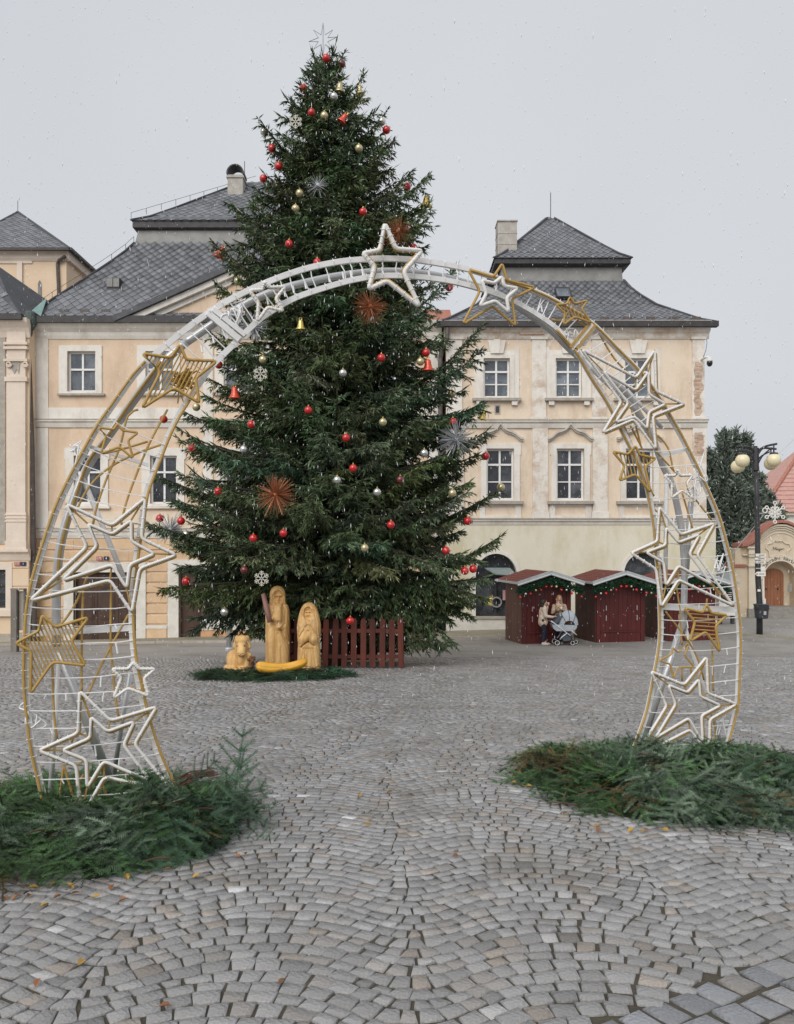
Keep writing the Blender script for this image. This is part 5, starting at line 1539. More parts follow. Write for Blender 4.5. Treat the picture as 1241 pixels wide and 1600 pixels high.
# the long boughs whose tips stand out of the outline
TIPS = [(748, 538, 640), (762, 640, 672), (757, 585, 650), (797, 833, 905), (790, 765, 832), (762, 572 + 60, 690), (700, 455, 545), (682, 368, 440), (669, 290, 345), (600, 168, 225), (618, 232, 275), (640, 275, 330), (566, 122, 160), (412, 202, 262), (378, 392, 440), (342, 392, 455), (366, 325, 385), (352, 460, 520), (336, 545, 600),
        (300, 640, 690), (276, 690, 730), (243, 745, 790), (238, 775, 805), (246, 820, 850), (258, 885, 880), (258, 915, 900), (282, 945, 915), (300, 985, 900), (775, 900, 905), (770, 930, 890), (740, 965, 905), (715, 1003, 915), (700, 985, 900), (690, 1005, 900), (345, 1000, 905), (390, 985, 910), (420, 1000, 905), (655, 990, 905), (470, 130, 165), (536, 85, 120), (498, 88, 120), (762, 690, 740), (745, 760, 790), (735, 700, 760)]
for (px_, py_, pb) in TIPS:
    cx = tree_cx(pb); L = abs(px_ - cx) * TY / F
    up = (pb - py_) * TY / F
    if L < 0.3: L = 0.3
    a = 0.0 if px_ > cx else math.pi
    a += random.uniform(-0.25, 0.25) if L < 2.5 else random.uniform(-0.5, 0.1) * (1 if px_ > cx else -1)
    for rep in range(2 if py_ > 560 else 1):
        bough(tz(pb + rep * 12), a + rep * random.uniform(-0.12, 0.12), (0.94 if py_ > 560 else 1.0) * (1 - 0.14 * rep) * L / max(math.cos(a) if px_ > cx else -math.cos(a), 0.5), up / L, 0.12 if up > 0 else 0.05, dens=1.15, bush=1.2)
# leader shoots at the very top
for k in range(7):
    a = random.uniform(0, 6.28)
    bough(tz(100 + 4 * k), a, random.uniform(0.15, 0.35), 1.2, 0.0)
build('branch', BR, MT['bark'], xt)
crown = SH.mesh('crown', MT['needle'], xt, tuple(base))
crown['kind'] = 'stuff'

# picket fence round its foot
fy0, fy1 = 19.35, 21.5
fxa, fxb = PX(449, fy0), PX(627, fy0)
fz0 = float(gz(0, fy0))
fc = thing('picket_fence', 'red-brown picket fence boxed round the foot of the Christmas tree', 'fence', ((fxa + fxb) / 2, (fy0 + fy1) / 2, fz0))
def picket_row(a, b):
    a = Vector(a); b = Vector(b); d = (b - a); L = d.length; d.normalize(); n = Vector((d.y, -d.x, 0))
    k = int(L / 0.215)
    for i in range(k + 1):
        p = a.lerp(b, i / k) + n * 0.03
        h = 1.16 + random.uniform(-0.015, 0.015); z = p.z + 0.035
        m = MB(); lean = random.gauss(0, 0.012)
        w_ = 0.068
        q = [(-w_, 0), (w_, 0), (w_, h - 0.06), (w_ * 0.55, h), (-w_ * 0.55, h), (-w_, h - 0.06)]
        vs = [p + d * (x + lean * y) + Vector((0, 0, y + 0.035)) + n * o for o in (0.012, -0.012) for x, y in q]
        m.add(vs, [tuple(range(6)), tuple(range(11, 5, -1))] + [(i_, i_ + 6, (i_ + 1) % 6 + 6, (i_ + 1) % 6) for i_ in range(6)])
        build('picket', m, MT['picket'], fc)
    for hh in (0.28, 0.9):
        m = MB(); m.bar(a + Vector((0, 0, hh)), b + Vector((0, 0, hh)), 0.035, 0.09); build('rail', m, MT['picket'], fc)
A_, B_, C_, D_ = (fxa, fy0, fz0), (fxb, fy0, fz0), (fxb, fy1, fz0 - 0.15), (fxa, fy1, fz0 - 0.15)
picket_row(A_, B_); picket_row(B_, C_); picket_row(C_, D_); picket_row(D_, A_)
for p in (A_, B_, C_, D_):
    m = MB(); m.box(p[0] - 0.055, p[0] + 0.055, p[1] - 0.04, p[1] + 0.06, p[2] - 0.2, p[2] + 1.2); build('post', m, MT['picket'], fc)

# ---------------------------------------------------------------- ornaments
def depth_on_tree(px, py, k=1.0):
    l, r = sil(py); cx = tree_cx(py)
    rr = ((cx - l) if px < cx else (r - cx)) * 1.0
    q = min(abs(px - cx) / max(rr, 1), 1.0)
    rm = (r - l) / 2 * TY / F
    return TY - k * 0.84 * rm * math.sqrt(max(0.0, 1 - q * q)) - 0.1
def hang(px, py, r=0.0): 
    Y = depth_on_tree(px, py)
    if py > 900: Y = min(Y, TY - 1.2) if 300 < px < 700 else Y
    return P(px, py, Y)
ORN = 'glass balls hung on the Christmas tree'
def bauble(px, py, col, label, r=0.098, group=ORN):
    c = hang(px, py)
    r = r * c.y / TY * 1.05
    m = MB(); m.ball((0, 0, 0), r, 16, 10)
    o = build('bauble', m, MT[col], None, sm=True, local=True); o.location = c
    WORLD[o.name] = Vector((0, 0, 0))
    tag(o, label, 'bauble', group)
    m = MB(); m.lathe((0, 0, r * 0.93), [(r * 0.22, 0), (r * 0.22, r * 0.18), (r * 0.08, r * 0.2), (r * 0.04, r * 0.5)], 8)
    build('cap', m, MT['bell_gold'], o, local=True)
BAUB = [
 (510, 91, 'red_ball', 'red ball at the very top of the tree under the wire star'), (474, 138.5, 'red_ball', 'red ball on the upper left edge of the tip of the tree'), (487, 176, 'red_ball', 'red ball in the tip of the tree left of the tilted red bell'),
 (604, 203, 'red_ball', 'red ball on the right edge of the tip of the tree against the sky'), (425, 232, 'red_ball', 'uppermost of three red balls on the left edge above the chimney'), (435.5, 259.6, 'red_ball', 'middle of three red balls on the left edge above the chimney'),
 (412, 279, 'red_ball', 'lowest of three red balls on the left edge, against the sky by the chimney'), (636, 292, 'red_ball', 'red ball on the right edge near the outermost gold bell'), (567.5, 331, 'red_ball', 'red ball above the copper burst half hidden by the crown star'),
 (452, 381, 'red_ball', 'red ball just above the arch on the left half of the tree'), (496, 410, 'red_ball', 'red ball peeping over the top rail of the arch'), (646, 387, 'red_ball', 'red ball behind the right point of the crown star'),
 (534, 100, 'dark_ball', 'dark brownish red ball beside the topmost ball'), (522, 151, 'silver_ball', 'pale ball below the cream bell in the tip of the tree'), (507, 181, 'gold_ball', 'pale ball left of the tilted red bell'),
 (596.5, 190, 'silver_ball', 'grey ball above the red ball on the right edge of the tip'), (561, 232, 'gold_ball', 'pale gold ball right of centre high in the tree'), (413, 206, 'silver_ball', 'grey ball at the outermost left twig of the tip'),
 (468.5, 302, 'gold_ball', 'upper of two cream balls left of the trunk under the tip'), (462, 326, 'gold_ball', 'lower of two cream balls left of the trunk under the tip'), (372, 334, 'silver_ball', 'pale ball on a twig before the upper slate roof'),
 (372, 439, 'gold_ball', 'cream ball before the pediment beside the arch'), (702, 449, 'red_ball', 'red ball on the tip of the bough under the arch on the right'), (596, 559, 'red_ball', 'large red ball under the hanging copper burst'),
 (411, 562, 'gold_ball', 'cream ball above the small snowflake on the left half'), (536, 583, 'silver_ball', 'silver ball against the dark trunk in the middle'), (598.5, 659.5, 'gold_ball', 'gold ball right of the trunk at half height'),
 (482, 641, 'red_ball', 'red ball left of the trunk at half height'), (541, 684, 'red_ball', 'red ball against the trunk below half height'), (393, 663, 'red_ball', 'orange red ball to the lower right of the red bell on the left'),
 (381, 702, 'silver_ball', 'large silver ball on the left half below the orange red ball'), (301, 700, 'red_ball', 'red ball on the left edge beside the lower arch window'), (307, 636, 'gold_ball', 'cream ball below the slanting gold lattice star'),
 (256, 655, 'red_ball', 'red ball hanging inside the left leg of the arch'), (342, 570, 'red_ball', 'red ball at the right point of the gold lattice star'), (708, 659, 'red_ball', 'red ball above the silver burst on the right'),
 (657, 565, 'gold_ball', 'pale gold ball left of the orange bell'), (666, 551, 'red_ball', 'small red ball above the orange bell'), (706, 615, 'gold_ball', 'gold ball below the long bough on the right edge'),
 (552, 731.5, 'red_ball', 'large red ball right of the trunk above the copper burst level'), (341, 768, 'red_ball', 'red ball left of the large copper burst'), (443, 833, 'red_ball', 'large red ball below the large copper burst'),
 (396, 841, 'red_ball', 'red ball to the left below the large copper burst'), (589.5, 769, 'silver_ball', 'silver ball right of the trunk at two thirds of the way down'), (527, 750, 'silver_ball', 'small silver ball against the trunk'),
 (663, 708, 'silver_ball', 'dull silver ball left of the silver burst'), (740, 695.5, 'red_ball', 'small red ball right of the silver burst'), (759, 712.6, 'red_ball', 'red ball before the left lower window of the cream house'),
 (783, 761.5, 'gold_ball', 'gold ball at the bough tip before the left lower window of the cream house'), (707, 770.5, 'gold_ball', 'cream ball on the right half below the silver burst'), (731, 814, 'red_ball', 'red ball on the right edge at the ledge over the arched shop window'),
 (697, 860, 'red_ball', 'large red ball on the lower right before the pale ground floor'), (726.6, 892, 'red_ball', 'left one of the pair of red balls beside the arched shop window'), (739.5, 889, 'red_ball', 'right one of the pair of red balls beside the arched shop window'),
 (570, 856, 'gold_ball', 'cream ball beside the trunk in the lower part of the tree'), (611, 820, 'red_ball', 'large red ball on the lower middle right of the trunk'), (625.5, 749.5, 'dark_ball', 'dark red ball deep among the boughs right of the trunk'),
 (547.5, 970, 'red_ball', 'lowest red ball, hanging above the picket fence'), (351, 956, 'silver_ball', 'lowest silver ball, hanging over the carved animal'), (291, 908, 'red_ball', 'red ball on the lower left edge before the shop front'),
 (291, 835, 'silver_ball', 'silver ball on the left edge beside the silver burst'), (283, 814, 'red_ball', 'red ball next to the silver burst on the left edge'), (382, 890.5, 'dark_ball', 'small dark red ball above the snowflake by the bearded figure'), (250, 810, 'red_ball', 'red ball half behind the silver burst at the left edge'),
]
for (px_, py_, col, lab) in BAUB: bauble(px_, py_, col, lab)
def bell(px, py, mat, label, tilt=0.0, s=1.0):
    c = hang(px, py)
    k = 0.15 * s * c.y / TY
    m = MB(); m.lathe((0, 0, 0), [(k * 0.15, k * 0.95), (k * 0.38, k * 0.85), (k * 0.48, k * 0.4), (k * 0.55, 0), (k * 0.72, -k * 0.45), (k * 1.0, -k * 0.75), (k * 0.95, -k * 0.8), (k * 0.6, -k * 0.5)], 14)
    o = build('bell', m, MT[mat], None, sm=True, local=True); o.location = c; o.rotation_euler = (0.1, tilt, 0)
    tag(o, label, 'bell', 'bells hung on the Christmas tree'); WORLD[o.name] = Vector((0, 0, 0))
    m = MB(); m.ball((0, 0, -k * 0.75), k * 0.22, 8, 6); build('clapper', m, MT[mat], o, local=True, sm=True)
    m = MB(); m.tube([(0.03 * k * math.cos(t) * 8, 0, k * 1.1 + 0.24 * k * math.sin(t)) for t in np.linspace(0, 6.28, 10)[:-1]], 0.01, 5, closed=True); build('loop', m, MT['bell_gold'], o, local=True)
bell(531, 137, 'gold_ball', 'cream bell in the tip of the tree', 0.1); bell(562, 141, 'gold_ball', 'pale bell on the right twig of the tip of the tree', -0.1, 0.85); bell(537, 185, 'bell_red', 'tilted red bell high in the tip of the tree', 0.6, 0.9)
bell(666, 315, 'bell_gold', 'gold bell at the end of the upper right bough against the sky', 0.05); bell(344.5, 395, 'bell_red', 'red bell at the left edge before the slate roof', 0.5, 1.1); bell(470, 508, 'bell_gold', 'bright gold bell hanging just under the arch', 0.0, 0.95)
bell(367, 614, 'bell_red', 'salmon red bell on the left half beside the gold lattice star', 0.0, 1.1); bell(669, 571, 'bell_red', 'orange bell on the right half before the drainpipe', 0.0, 1.1); bell(755, 649, 'bell_gold', 'gold bell at the bough tip before the string course of the cream house', 0.3, 0.9)
bell(765, 939, 'bell_gold', 'yellow bell at the lowest right bough before the arched shop window', 0.4, 0.8)
def burst(px, py, mat, label, r=0.45, n=120, push=0.1):
    c = hang(px, py) - Vector((0, push, 0))
    m = MB()
    for k in range(n):
        d = Vector((random.gauss(0, 1), random.gauss(0, 0.6), random.gauss(0, 1))).normalized()
        m.tube([d * 0.03, d * r * random.uniform(0.65, 1.05)], [0.009, 0.004], 4)
    o = build('tinsel_burst', m, MT[mat], None, local=True); o.location = c
    tag(o, label, 'tinsel burst', 'spiky tinsel bursts on the Christmas tree')
    m = MB(); m.ball((0, 0, 0), 0.06, 8, 6); WORLD[o.name] = Vector((0, 0, 0)); build('core', m, MT[mat], o, local=True)
burst(434, 775, 'copper', 'large copper tinsel burst on the lower left of the tree', 0.47, 150, 0.3); burst(579, 485, 'copper', 'copper tinsel burst hanging just under the arch', 0.42, 140, 0.3); burst(622, 367, 'copper', 'copper tinsel burst behind the crown star of the arch', 0.4, 120, 0.2)
burst(712, 690, 'silver', 'large silver tinsel burst on the right edge of the tree', 0.5, 170, 0.3); burst(268, 828, 'silver', 'silver tinsel burst on the left edge beside the big arch star', 0.42, 150, 0.1); burst(400, 515, 'silver', 'silver tinsel burst half behind the inner rail of the arch', 0.4, 110, 0.2); burst(497, 290, 'silver', 'faint silver tinsel burst near the trunk high in the tree', 0.3, 36, 0.0)
def snowflake(px, py, label, r=0.24, mat='flake_deco', loc=None, group='flat snowflakes on the Christmas tree', name='snowflake_ornament'):
    c = loc if loc is not None else hang(px, py) - Vector((0, 0.25, 0))
    m = MB()
    for k in range(6):
        a = math.pi / 3 * k + math.pi / 2
        d = Vector((math.cos(a), 0, math.sin(a)))
        m.bar((0, 0, 0), d * r, 0.02, 0.024, up=(0, 1, 0))
        for f, l in ((0.45, 0.42), (0.72, 0.3)):
            for sg in (-1, 1):
                e = Vector((math.cos(a + sg * 0.9), 0, math.sin(a + sg * 0.9)))
                m.bar(d * r * f, d * r * f + e * r * l, 0.018, 0.022, up=(0, 1, 0))
    o = build(name, m, MT[mat], None, local=True); o.location = c
    tag(o, label, 'snowflake', group); return o
snowflake(464, 199, 'cream snowflake high on the left of the tip of the tree', r=0.165); snowflake(410, 588, 'pale snowflake on the left half under a cream ball', r=0.17); snowflake(412, 903, 'cream snowflake just above the bearded carved figure', r=0.165)
# wire star on the top
ct = P(505, 62, TY); m = MB(); pts = []
for k in range(16):
    a = math.pi / 8 * k + math.pi / 2
    rr = (0.42 if k % 4 == 0 else 0.34 if k % 2 == 0 else 0.13)
    pts.append(ct + Vector((math.cos(a) * rr, 0, math.sin(a) * rr)))
pts[4] = ct + Vector((-0.36, 0, -0.05)); pts[12] = ct + Vector((0.36, 0, 0.07))
m.tube(pts, 0.011, 5, closed=True)
ts = build('tree_topper', m, MT['wire'], None, origin=tuple(ct)); tag(ts, 'thin wire star on the tip of the Christmas tree', 'star')
m = MB(); m.tube([pts[8] + Vector((0, 0.0, 0)), P(510, 100, TY)], 0.014, 5); m.tube([pts[0], ct, pts[8]], 0.008, 4); build('stem', m, MT['wire'], ts)
# ================================================================ carved nativity figures
def mexp(v): return math.exp(max(-60.0, min(60.0, v)))
def g2(x, z, cx, cz, sx, sz): return math.exp(-((x - cx) / sx) ** 2 - ((z - cz) / sz) ** 2)
def groove(x, z, path, wd):
    """distance-based cut along a polyline in (x,z)"""
    best = 9
    for a, b in zip(path[:-1], path[1:]):
        ax, azz, bx, bz = a[0], a[1], b[0], b[1]
        dx, dz = bx - ax, bz - azz; L2 = dx * dx + dz * dz
        t = max(0, min(1, ((x - ax) * dx + (z - azz) * dz) / L2)) if L2 else 0
        best = min(best, math.hypot(x - ax - dx * t, z - azz - dz * t))
    return math.exp(-(best / wd) ** 2)
def carved(name, label, base, H, half, disp, depth=0.8, nu=96, nv=190, cat='statue'):
    """half(v): half width at relative height v; disp(x,z): forward relief in metres"""
    V = np.zeros((nv + 1, nu, 3))
    for i in range(nv + 1):
        v = i / nv; z = v * H
        hw = half(v)
        for j in range(nu):
            a = 2 * math.pi * j / nu
            ca, sa = math.cos(a), math.sin(a)
            x = hw * math.copysign(abs(ca) ** 0.8, ca); y = hw * depth * math.copysign(abs(sa) ** 0.8, sa)
            if sa < 0:
                f = min(1, -sa * 1.6)
                y -= disp(x, z) * f
            else:
                y += 0.008 * math.sin(x * 40 + z * 3)
            V[i, j] = (x + 0.004 * math.sin(z * 23 + j), y, z)
    Fq = []
    for i in range(nv):
        for j in range(nu):
            k = (j + 1) % nu
            Fq.append((i * nu + j, i * nu + k, (i + 1) * nu + k, (i + 1) * nu + j))
    VV = V.reshape(-1, 3)
    o = np_mesh(name, np.concatenate([VV, [[0, 0, H + 0.004]]]), np.array(Fq), MT['carved'], None, None, sm=True)
    o.location = base
    tag(o, label, cat)
    return o
def interp(tab):
    a = np.array(tab); return lambda v: float(np.interp(v, a[:, 0], a[:, 1]))
YJ = 18.6
bJ = Vector((PX(434, YJ), YJ, float(gz(PX(434, YJ), YJ)) - 0.03))
HJ = PZ(915, YJ) - bJ.z
kJ = HJ / 1.96
halfJ = interp([(0, .28), (0.03, .275), (0.3, .27), (0.62, .27), (0.72, .265), (0.77, .235), (0.79, .19), (0.83, .175), (0.9, .175), (0.94, .16), (0.97, .125), (0.99, .07), (1.0, .005)])
def dispJ(x, z):
    x = x / kJ; z = z / kJ
    d = 0
    fx_, fz_ = 0.03, 1.68
    inside = ((x - fx_) / 0.105) ** 2 + ((z - fz_) / 0.15) ** 2
    d -= 0.05 / (1 + mexp((inside - 1.0) * 9))                      # face set back in the hood
    d += 0.055 * g2(x, z, fx_, 1.665, 0.018, 0.06) + 0.03 * g2(x, z, fx_, 1.63, 0.03, 0.022)   # nose
    d += 0.028 * (g2(x, z, fx_ - 0.042, 1.735, 0.036, 0.012) + g2(x, z, fx_ + 0.042, 1.735, 0.036, 0.012))   # brows
    d -= 0.035 * (g2(x, z, fx_ - 0.042, 1.70, 0.024, 0.015) + g2(x, z, fx_ + 0.042, 1.70, 0.024, 0.015))    # eye hollows
    d += 0.016 * (g2(x, z, fx_ - 0.042, 1.698, 0.012, 0.008) + g2(x, z, fx_ + 0.042, 1.698, 0.012, 0.008))
    d += 0.02 * (g2(x, z, fx_ - 0.06, 1.64, 0.03, 0.03) + g2(x, z, fx_ + 0.06, 1.64, 0.03, 0.03))
    d -= 0.02 * g2(x, z, fx_, 1.575, 0.035, 0.008); d += 0.02 * g2(x, z, fx_, 1.60, 0.05, 0.012)
    bw = 0.10 - max(0, (1.5 - z)) * 0.03
    if z < 1.62 and z > 1.08: d += 0.055 / (1 + mexp((abs(x - fx_) - bw) * 90)) * min(1, (1.62 - z) * 14) * min(1, (z - 1.08) * 8) + 0.006 * math.sin(x * 150 + z * 8) * (abs(x - fx_) < bw)
    d -= 0.03 * groove(x, z, [(-0.02, 0.02), (-0.02, 1.0), (-0.06, 1.25)], 0.012)
    d -= 0.022 * groove(x, z, [(0.02, 0.02), (0.03, 0.9)], 0.010) + 0.02 * groove(x, z, [(-0.20, 0.02), (-0.20, 1.15)], 0.010) + 0.016 * groove(x, z, [(0.12, 0.02), (0.10, 0.6)], 0.012)
    d += 0.06 * g2(x, z, -0.10, 1.24, 0.07, 0.055) - 0.02 * groove(x, z, [(-0.19, 1.15), (-0.06, 1.15)], 0.012)
    for q in range(4): d -= 0.014 * groove(x, z, [(-0.12, 1.20 + q * 0.025), (-0.05, 1.205 + q * 0.025)], 0.006)
    d += 0.065 * g2(x, z, 0.06, 1.04, 0.075, 0.05)
    for q in range(4): d -= 0.014 * groove(x, z, [(0.0, 1.0 + q * 0.024), (0.07, 1.005 + q * 0.024)], 0.006)
    d -= 0.05 * groove(x, z, [(0.10, 0.96), (0.17, 0.78), (0.25, 0.68)], 0.02) + 0.02 * groove(x, z, [(0.12, 1.02), (0.19, 1.1), (0.2, 1.42)], 0.012)
    d -= 0.03 * groove(x, z, [(-0.09, 1.5), (-0.11, 1.7), (-0.04, 1.82), (0.03, 1.85), (0.10, 1.82), (0.15, 1.7), (0.14, 1.5)], 0.010)
    return d * kJ * 1.35
sj = carved('wooden_statue', 'tall carved wooden figure of a bearded man in a hood gripping a staff', bJ, HJ, lambda v: halfJ(v) * kJ, dispJ, 0.72)
m = MB()
a, b = Vector((-0.30 * kJ, -0.17, 1.78 * kJ)), Vector((-0.13 * kJ, -0.30, 1.16 * kJ))
m.tube([a, a.lerp(b, 0.5), b], [0.05, 0.06, 0.055], 9)
WORLD[sj.name] = Vector((0, 0, 0)); build('staff', m, MT['staff'], sj, local=True, sm=True)
YM = 18.3
bM = Vector((PX(483, YM), YM, float(gz(PX(483, YM), YM)) - 0.03)); HM = PZ(941, YM) - bM.z; kM = HM / 1.6
halfM = interp([(0, .275), (0.05, .27), (0.25, .255), (0.42, .245), (0.5, .255), (0.6, .265), (0.68, .265), (0.76, .245), (0.84, .215), (0.91, .18), (0.96, .13), (0.985, .075), (1.0, .005)])
def dispM(x, z):
    x = x / kM; z = z / kM
    d = 0; cx = -0.01
    inside = ((x - cx) / 0.085) ** 2 + ((z - 1.345) / 0.125) ** 2
    d -= 0.045 / (1 + mexp((inside - 1.0) * 9))
    d += 0.04 * g2(x, z, cx, 1.345, 0.014, 0.045) + 0.022 * g2(x, z, cx, 1.318, 0.02, 0.014)
    for sg in (-1, 1):
        d += 0.016 * g2(x, z, cx + sg * 0.035, 1.39, 0.026, 0.008) - 0.022 * g2(x, z, cx + sg * 0.035, 1.368, 0.018, 0.01) + 0.012 * g2(x, z, cx + sg * 0.045, 1.32, 0.025, 0.03)
    d -= 0.012 * g2(x, z, cx, 1.285, 0.025, 0.006); d += 0.012 * g2(x, z, cx, 1.272, 0.022, 0.008) + 0.018 * g2(x, z, cx, 1.25, 0.02, 0.014)
    d -= 0.035 * groove(x, z, [(-0.04, 1.2), (-0.105, 1.32), (-0.07, 1.47), (0.0, 1.49), (0.08, 1.43), (0.09, 1.3), (0.02, 1.18)], 0.010)
    d += 0.055 * g2(x, z, 0.0, 0.86, 0.05, 0.11) + 0.03 * (g2(x, z, -0.13, 0.78, 0.09, 0.09) + g2(x, z, 0.14, 0.78, 0.09, 0.09))
    d -= 0.035 * groove(x, z, [(0.0, 0.70), (-0.002, 0.98)], 0.010)
    d -= 0.05 * groove(x, z, [(-0.17, 0.60), (-0.08, 0.68), (0.0, 0.73), (0.09, 0.66), (0.14, 0.63)], 0.014)
    d -= 0.03 * groove(x, z, [(-0.21, 0.83), (-0.12, 0.96), (-0.03, 1.1)], 0.011) + 0.03 * groove(x, z, [(0.21, 0.85), (0.12, 0.97), (0.04, 1.1)], 0.011)
    for xx in (-0.17, -0.09, 0.0, 0.10, 0.19): d -= 0.02 * groove(x, z, [(xx, 0.02), (xx * 0.8, 0.35), (xx * 0.6, 0.58)], 0.012)
    for xx in (-0.15, 0.15): d -= 0.015 * groove(x, z, [(xx * 1.35, 0.9), (xx * 1.25, 1.15), (xx * 0.85, 1.42)], 0.010)
    return d * kM * 1.35
sm_ = carved('wooden_statue', 'shorter carved wooden figure of a veiled woman with her hands pressed together', bM, HM, lambda v: halfM(v) * kM, dispM, 0.72)
WORLD[sm_.name] = Vector((0, 0, 0))
# reclining ox: remeshed from overlapping masses
YO = 17.6
bO = Vector((PX(376, YO), YO, float(gz(PX(376, YO), YO)) + 0.02))
def remesh(o, vox, sm_it=4, fac=0.5):
    r = o.modifiers.new('remesh', 'REMESH'); r.mode = 'VOXEL'; r.voxel_size = vox; r.use_smooth_shade = True
    s = o.modifiers.new('smooth', 'SMOOTH'); s.iterations = sm_it; s.factor = fac
m = MB()
m.ball((-0.08, 0.08, 0.26), 0.26, 20, 14, 0.9, 0.95, 0.98); m.ball((-0.14, 0.2, 0.30), 0.22, 16, 10); m.ball((0.05, -0.02, 0.36), 0.2, 16, 12, 0.95, 0.9, 1.1)
m.cap((0.04, -0.04, 0.42), (0.05, -0.10, 0.72), 0.165, 0.145, 16); m.ball((0.05, -0.12, 0.75), 0.155, 18, 12, 1.0, 0.9, 0.72)
m.cap((0.055, -0.16, 0.66), (0.07, -0.26, 0.50), 0.115, 0.095, 14); m.ball((0.075, -0.28, 0.475), 0.085, 14, 10, 1.1, 0.8, 0.75)
for sg in (-1, 1): m.cap((0.05 + sg * 0.11, -0.08, 0.81), (0.05 + sg * 0.17, -0.10, 0.60), 0.045, 0.038, 10)
m.cap((-0.24, -0.13, 0.10), (-0.06, -0.26, 0.10), 0.085, 0.075, 12); m.cap((0.02, -0.2, 0.10), (0.2, -0.22, 0.09), 0.085, 0.075, 12); m.cap((0.14, -0.1, 0.12), (0.21, -0.12, 0.42), 0.09, 0.06, 12); m.cap((-0.3, 0.1, 0.1), (-0.2, -0.05, 0.08), 0.1, 0.08)
ox = build('wooden_statue', m, MT['carved'], None, local=True); ox.location = bO; remesh(ox, 0.016, 3); tag(ox, 'small carved wooden ox lying with its head raised, beside the bearded figure', 'statue'); WORLD[ox.name] = Vector((0, 0, 0))
m = MB()
for sg in (-1, 1): m.ball((0.058 + sg * 0.072, -0.258, 0.645), 0.024, 10, 7, sy=0.7)
build('eye', m, MT['carved_dark'], ox, local=True, sm=True)
m = MB()
for sg in (-1, 1): m.tube([(0.075 + sg * 0.045 + 0.026 * math.cos(t), -0.35, 0.487 + 0.026 * math.sin(t)) for t in np.linspace(0, 6.28, 12)[:-1]], 0.010, 6, closed=True)
build('nostril', m, MT['carved'], ox, local=True, sm=True)
m = MB()
for k in range(60):
    a = random.uniform(-1.2, 1.2); c = Vector((0.22 + random.uniform(-0.02, 0.09), -0.12 + random.uniform(-0.1, 0.1), 0.05 + random.uniform(0, 0.33)))
    m.ball(c, random.uniform(0.02, 0.045), 6, 4)
build('bark_tail', m, MT['leaf_brown'], ox, local=True)
# the yellow log crib
YL = 16.75
c0, c1 = P(401, 1053, YL), P(480, 1043, YL + 0.25)
zl = float(gz(c0.x, YL)) + 0.21
m = MB(); c0.z = zl; c1.z = zl + 0.06
n = 26; nu = 30; vs = []; fs = []
ax__ = (c1 - c0)
for i in range(n + 1):
    t = i / n; p = c0 + ax__ * t + Vector((0, 0, 0.09 * (2 * t - 1) ** 2 - 0.04))
    rr = 0.112 * (1 - (abs(2 * t - 1)) ** 14 * 0.55) * (1.0 + 0.05 * math.sin(t * 9)) * (1.06 - 0.25 * t)
    for j in range(nu):
        a = 2 * math.pi * j / nu
        r2 = rr * (1 - 0.34 * math.exp(-((a - 2.2 - 0.3 * t) / 0.12) ** 2) - 0.28 * math.exp(-((a - 1.5) / 0.10) ** 2) - 0.16 * math.exp(-((a - 2.9) / 0.15) ** 2) + 0.02 * math.sin(5 * a + 6 * t))
        vs.append(p + Vector((0, math.cos(a) * r2 * 1.1, math.sin(a) * r2)))
for i in range(n):
    for j in range(nu): fs.append((i * nu + j, i * nu + (j + 1) % nu, (i + 1) * nu + (j + 1) % nu, (i + 1) * nu + j))
fs += [tuple(range(nu)), tuple(n * nu + j for j in range(nu - 1, -1, -1))]
m.add(vs, fs); lg = build('crib_log', m, MT['log'], None, sm=True, origin=tuple(c0)); tag(lg, 'bright yellow lacquered log lying before the carved figures as a crib', 'log')

# ================================================================ cut fir branches
def fir_spray(nside, L, rand):
    """one fir spray lying along +x in the xy plane: twigs with flat needles on both sides; returns verts, quads, tone factor"""
    V = []; Fq = []; T = []
    def twig(p, ang, l, z):
        d = np.array([math.cos(ang), math.sin(ang), 0]); s = np.array([-d[1], d[0], 0])
        n = int(l / 0.0078); tw = rand.uniform(0.72, 1.3)
        for i in range(n):
            t = i / n
            q = p + d * l * t + np.array([0, 0, z * t - 0.12 * l * t * t])
            for sg in (-1, 1):
                nl = (0.023 * (1 - 0.55 * t ** 3)) * rand.uniform(0.8, 1.15)
                e = d * 0.55 + s * sg * 0.85 + np.array([0, 0, rand.uniform(0.0, 0.5)])
                e = e / np.linalg.norm(e) * nl
                wv = d * 0.0021
                o = len(V)
                V.extend([q - wv * 1.4, q + wv * 1.4, q + e]); Fq.append((o, o + 1, o + 2)); T.extend([tw * (1.0 + 0.1 * rand.normal())] * 3)
            if i % 2 == 0:
                o = len(V); e = d * 0.014 + np.array([0, 0, 0.016]); wv = s * 0.002
                V.extend([q - wv, q + wv, q + e]); Fq.append((o, o + 1, o + 2)); T.extend([tw * 1.2] * 3)
        # stem
        o = len(V); e = p + d * l + np.array([0, 0, z - 0.12 * l]); wv = s * 0.0025
        V.extend([p - wv, p + wv, e]); Fq.append((o, o + 1, o + 2)); T.extend([0.6] * 3)
    twig(np.zeros(3), 0, L, 0.02)
    for k in range(nside):
        t = 0.12 + 0.72 * k / max(nside - 1, 1)
        for sg in (-1, 1):
            twig(np.array([L * t, 0, 0.01]), sg * rand.uniform(0.7, 1.05), L * (0.50 * (1 - t) + 0.17) * rand.uniform(0.8, 1.1), rand.uniform(-0.02, 0.03))
    return np.array(V), np.array(Fq), np.array(T)
SPR = [fir_spray(3, 0.26, rng), fir_spray(2, 0.20, rng), fir_spray(4, 0.32, rng), fir_spray(3, 0.28, rng), fir_spray(2, 0.16, rng)]
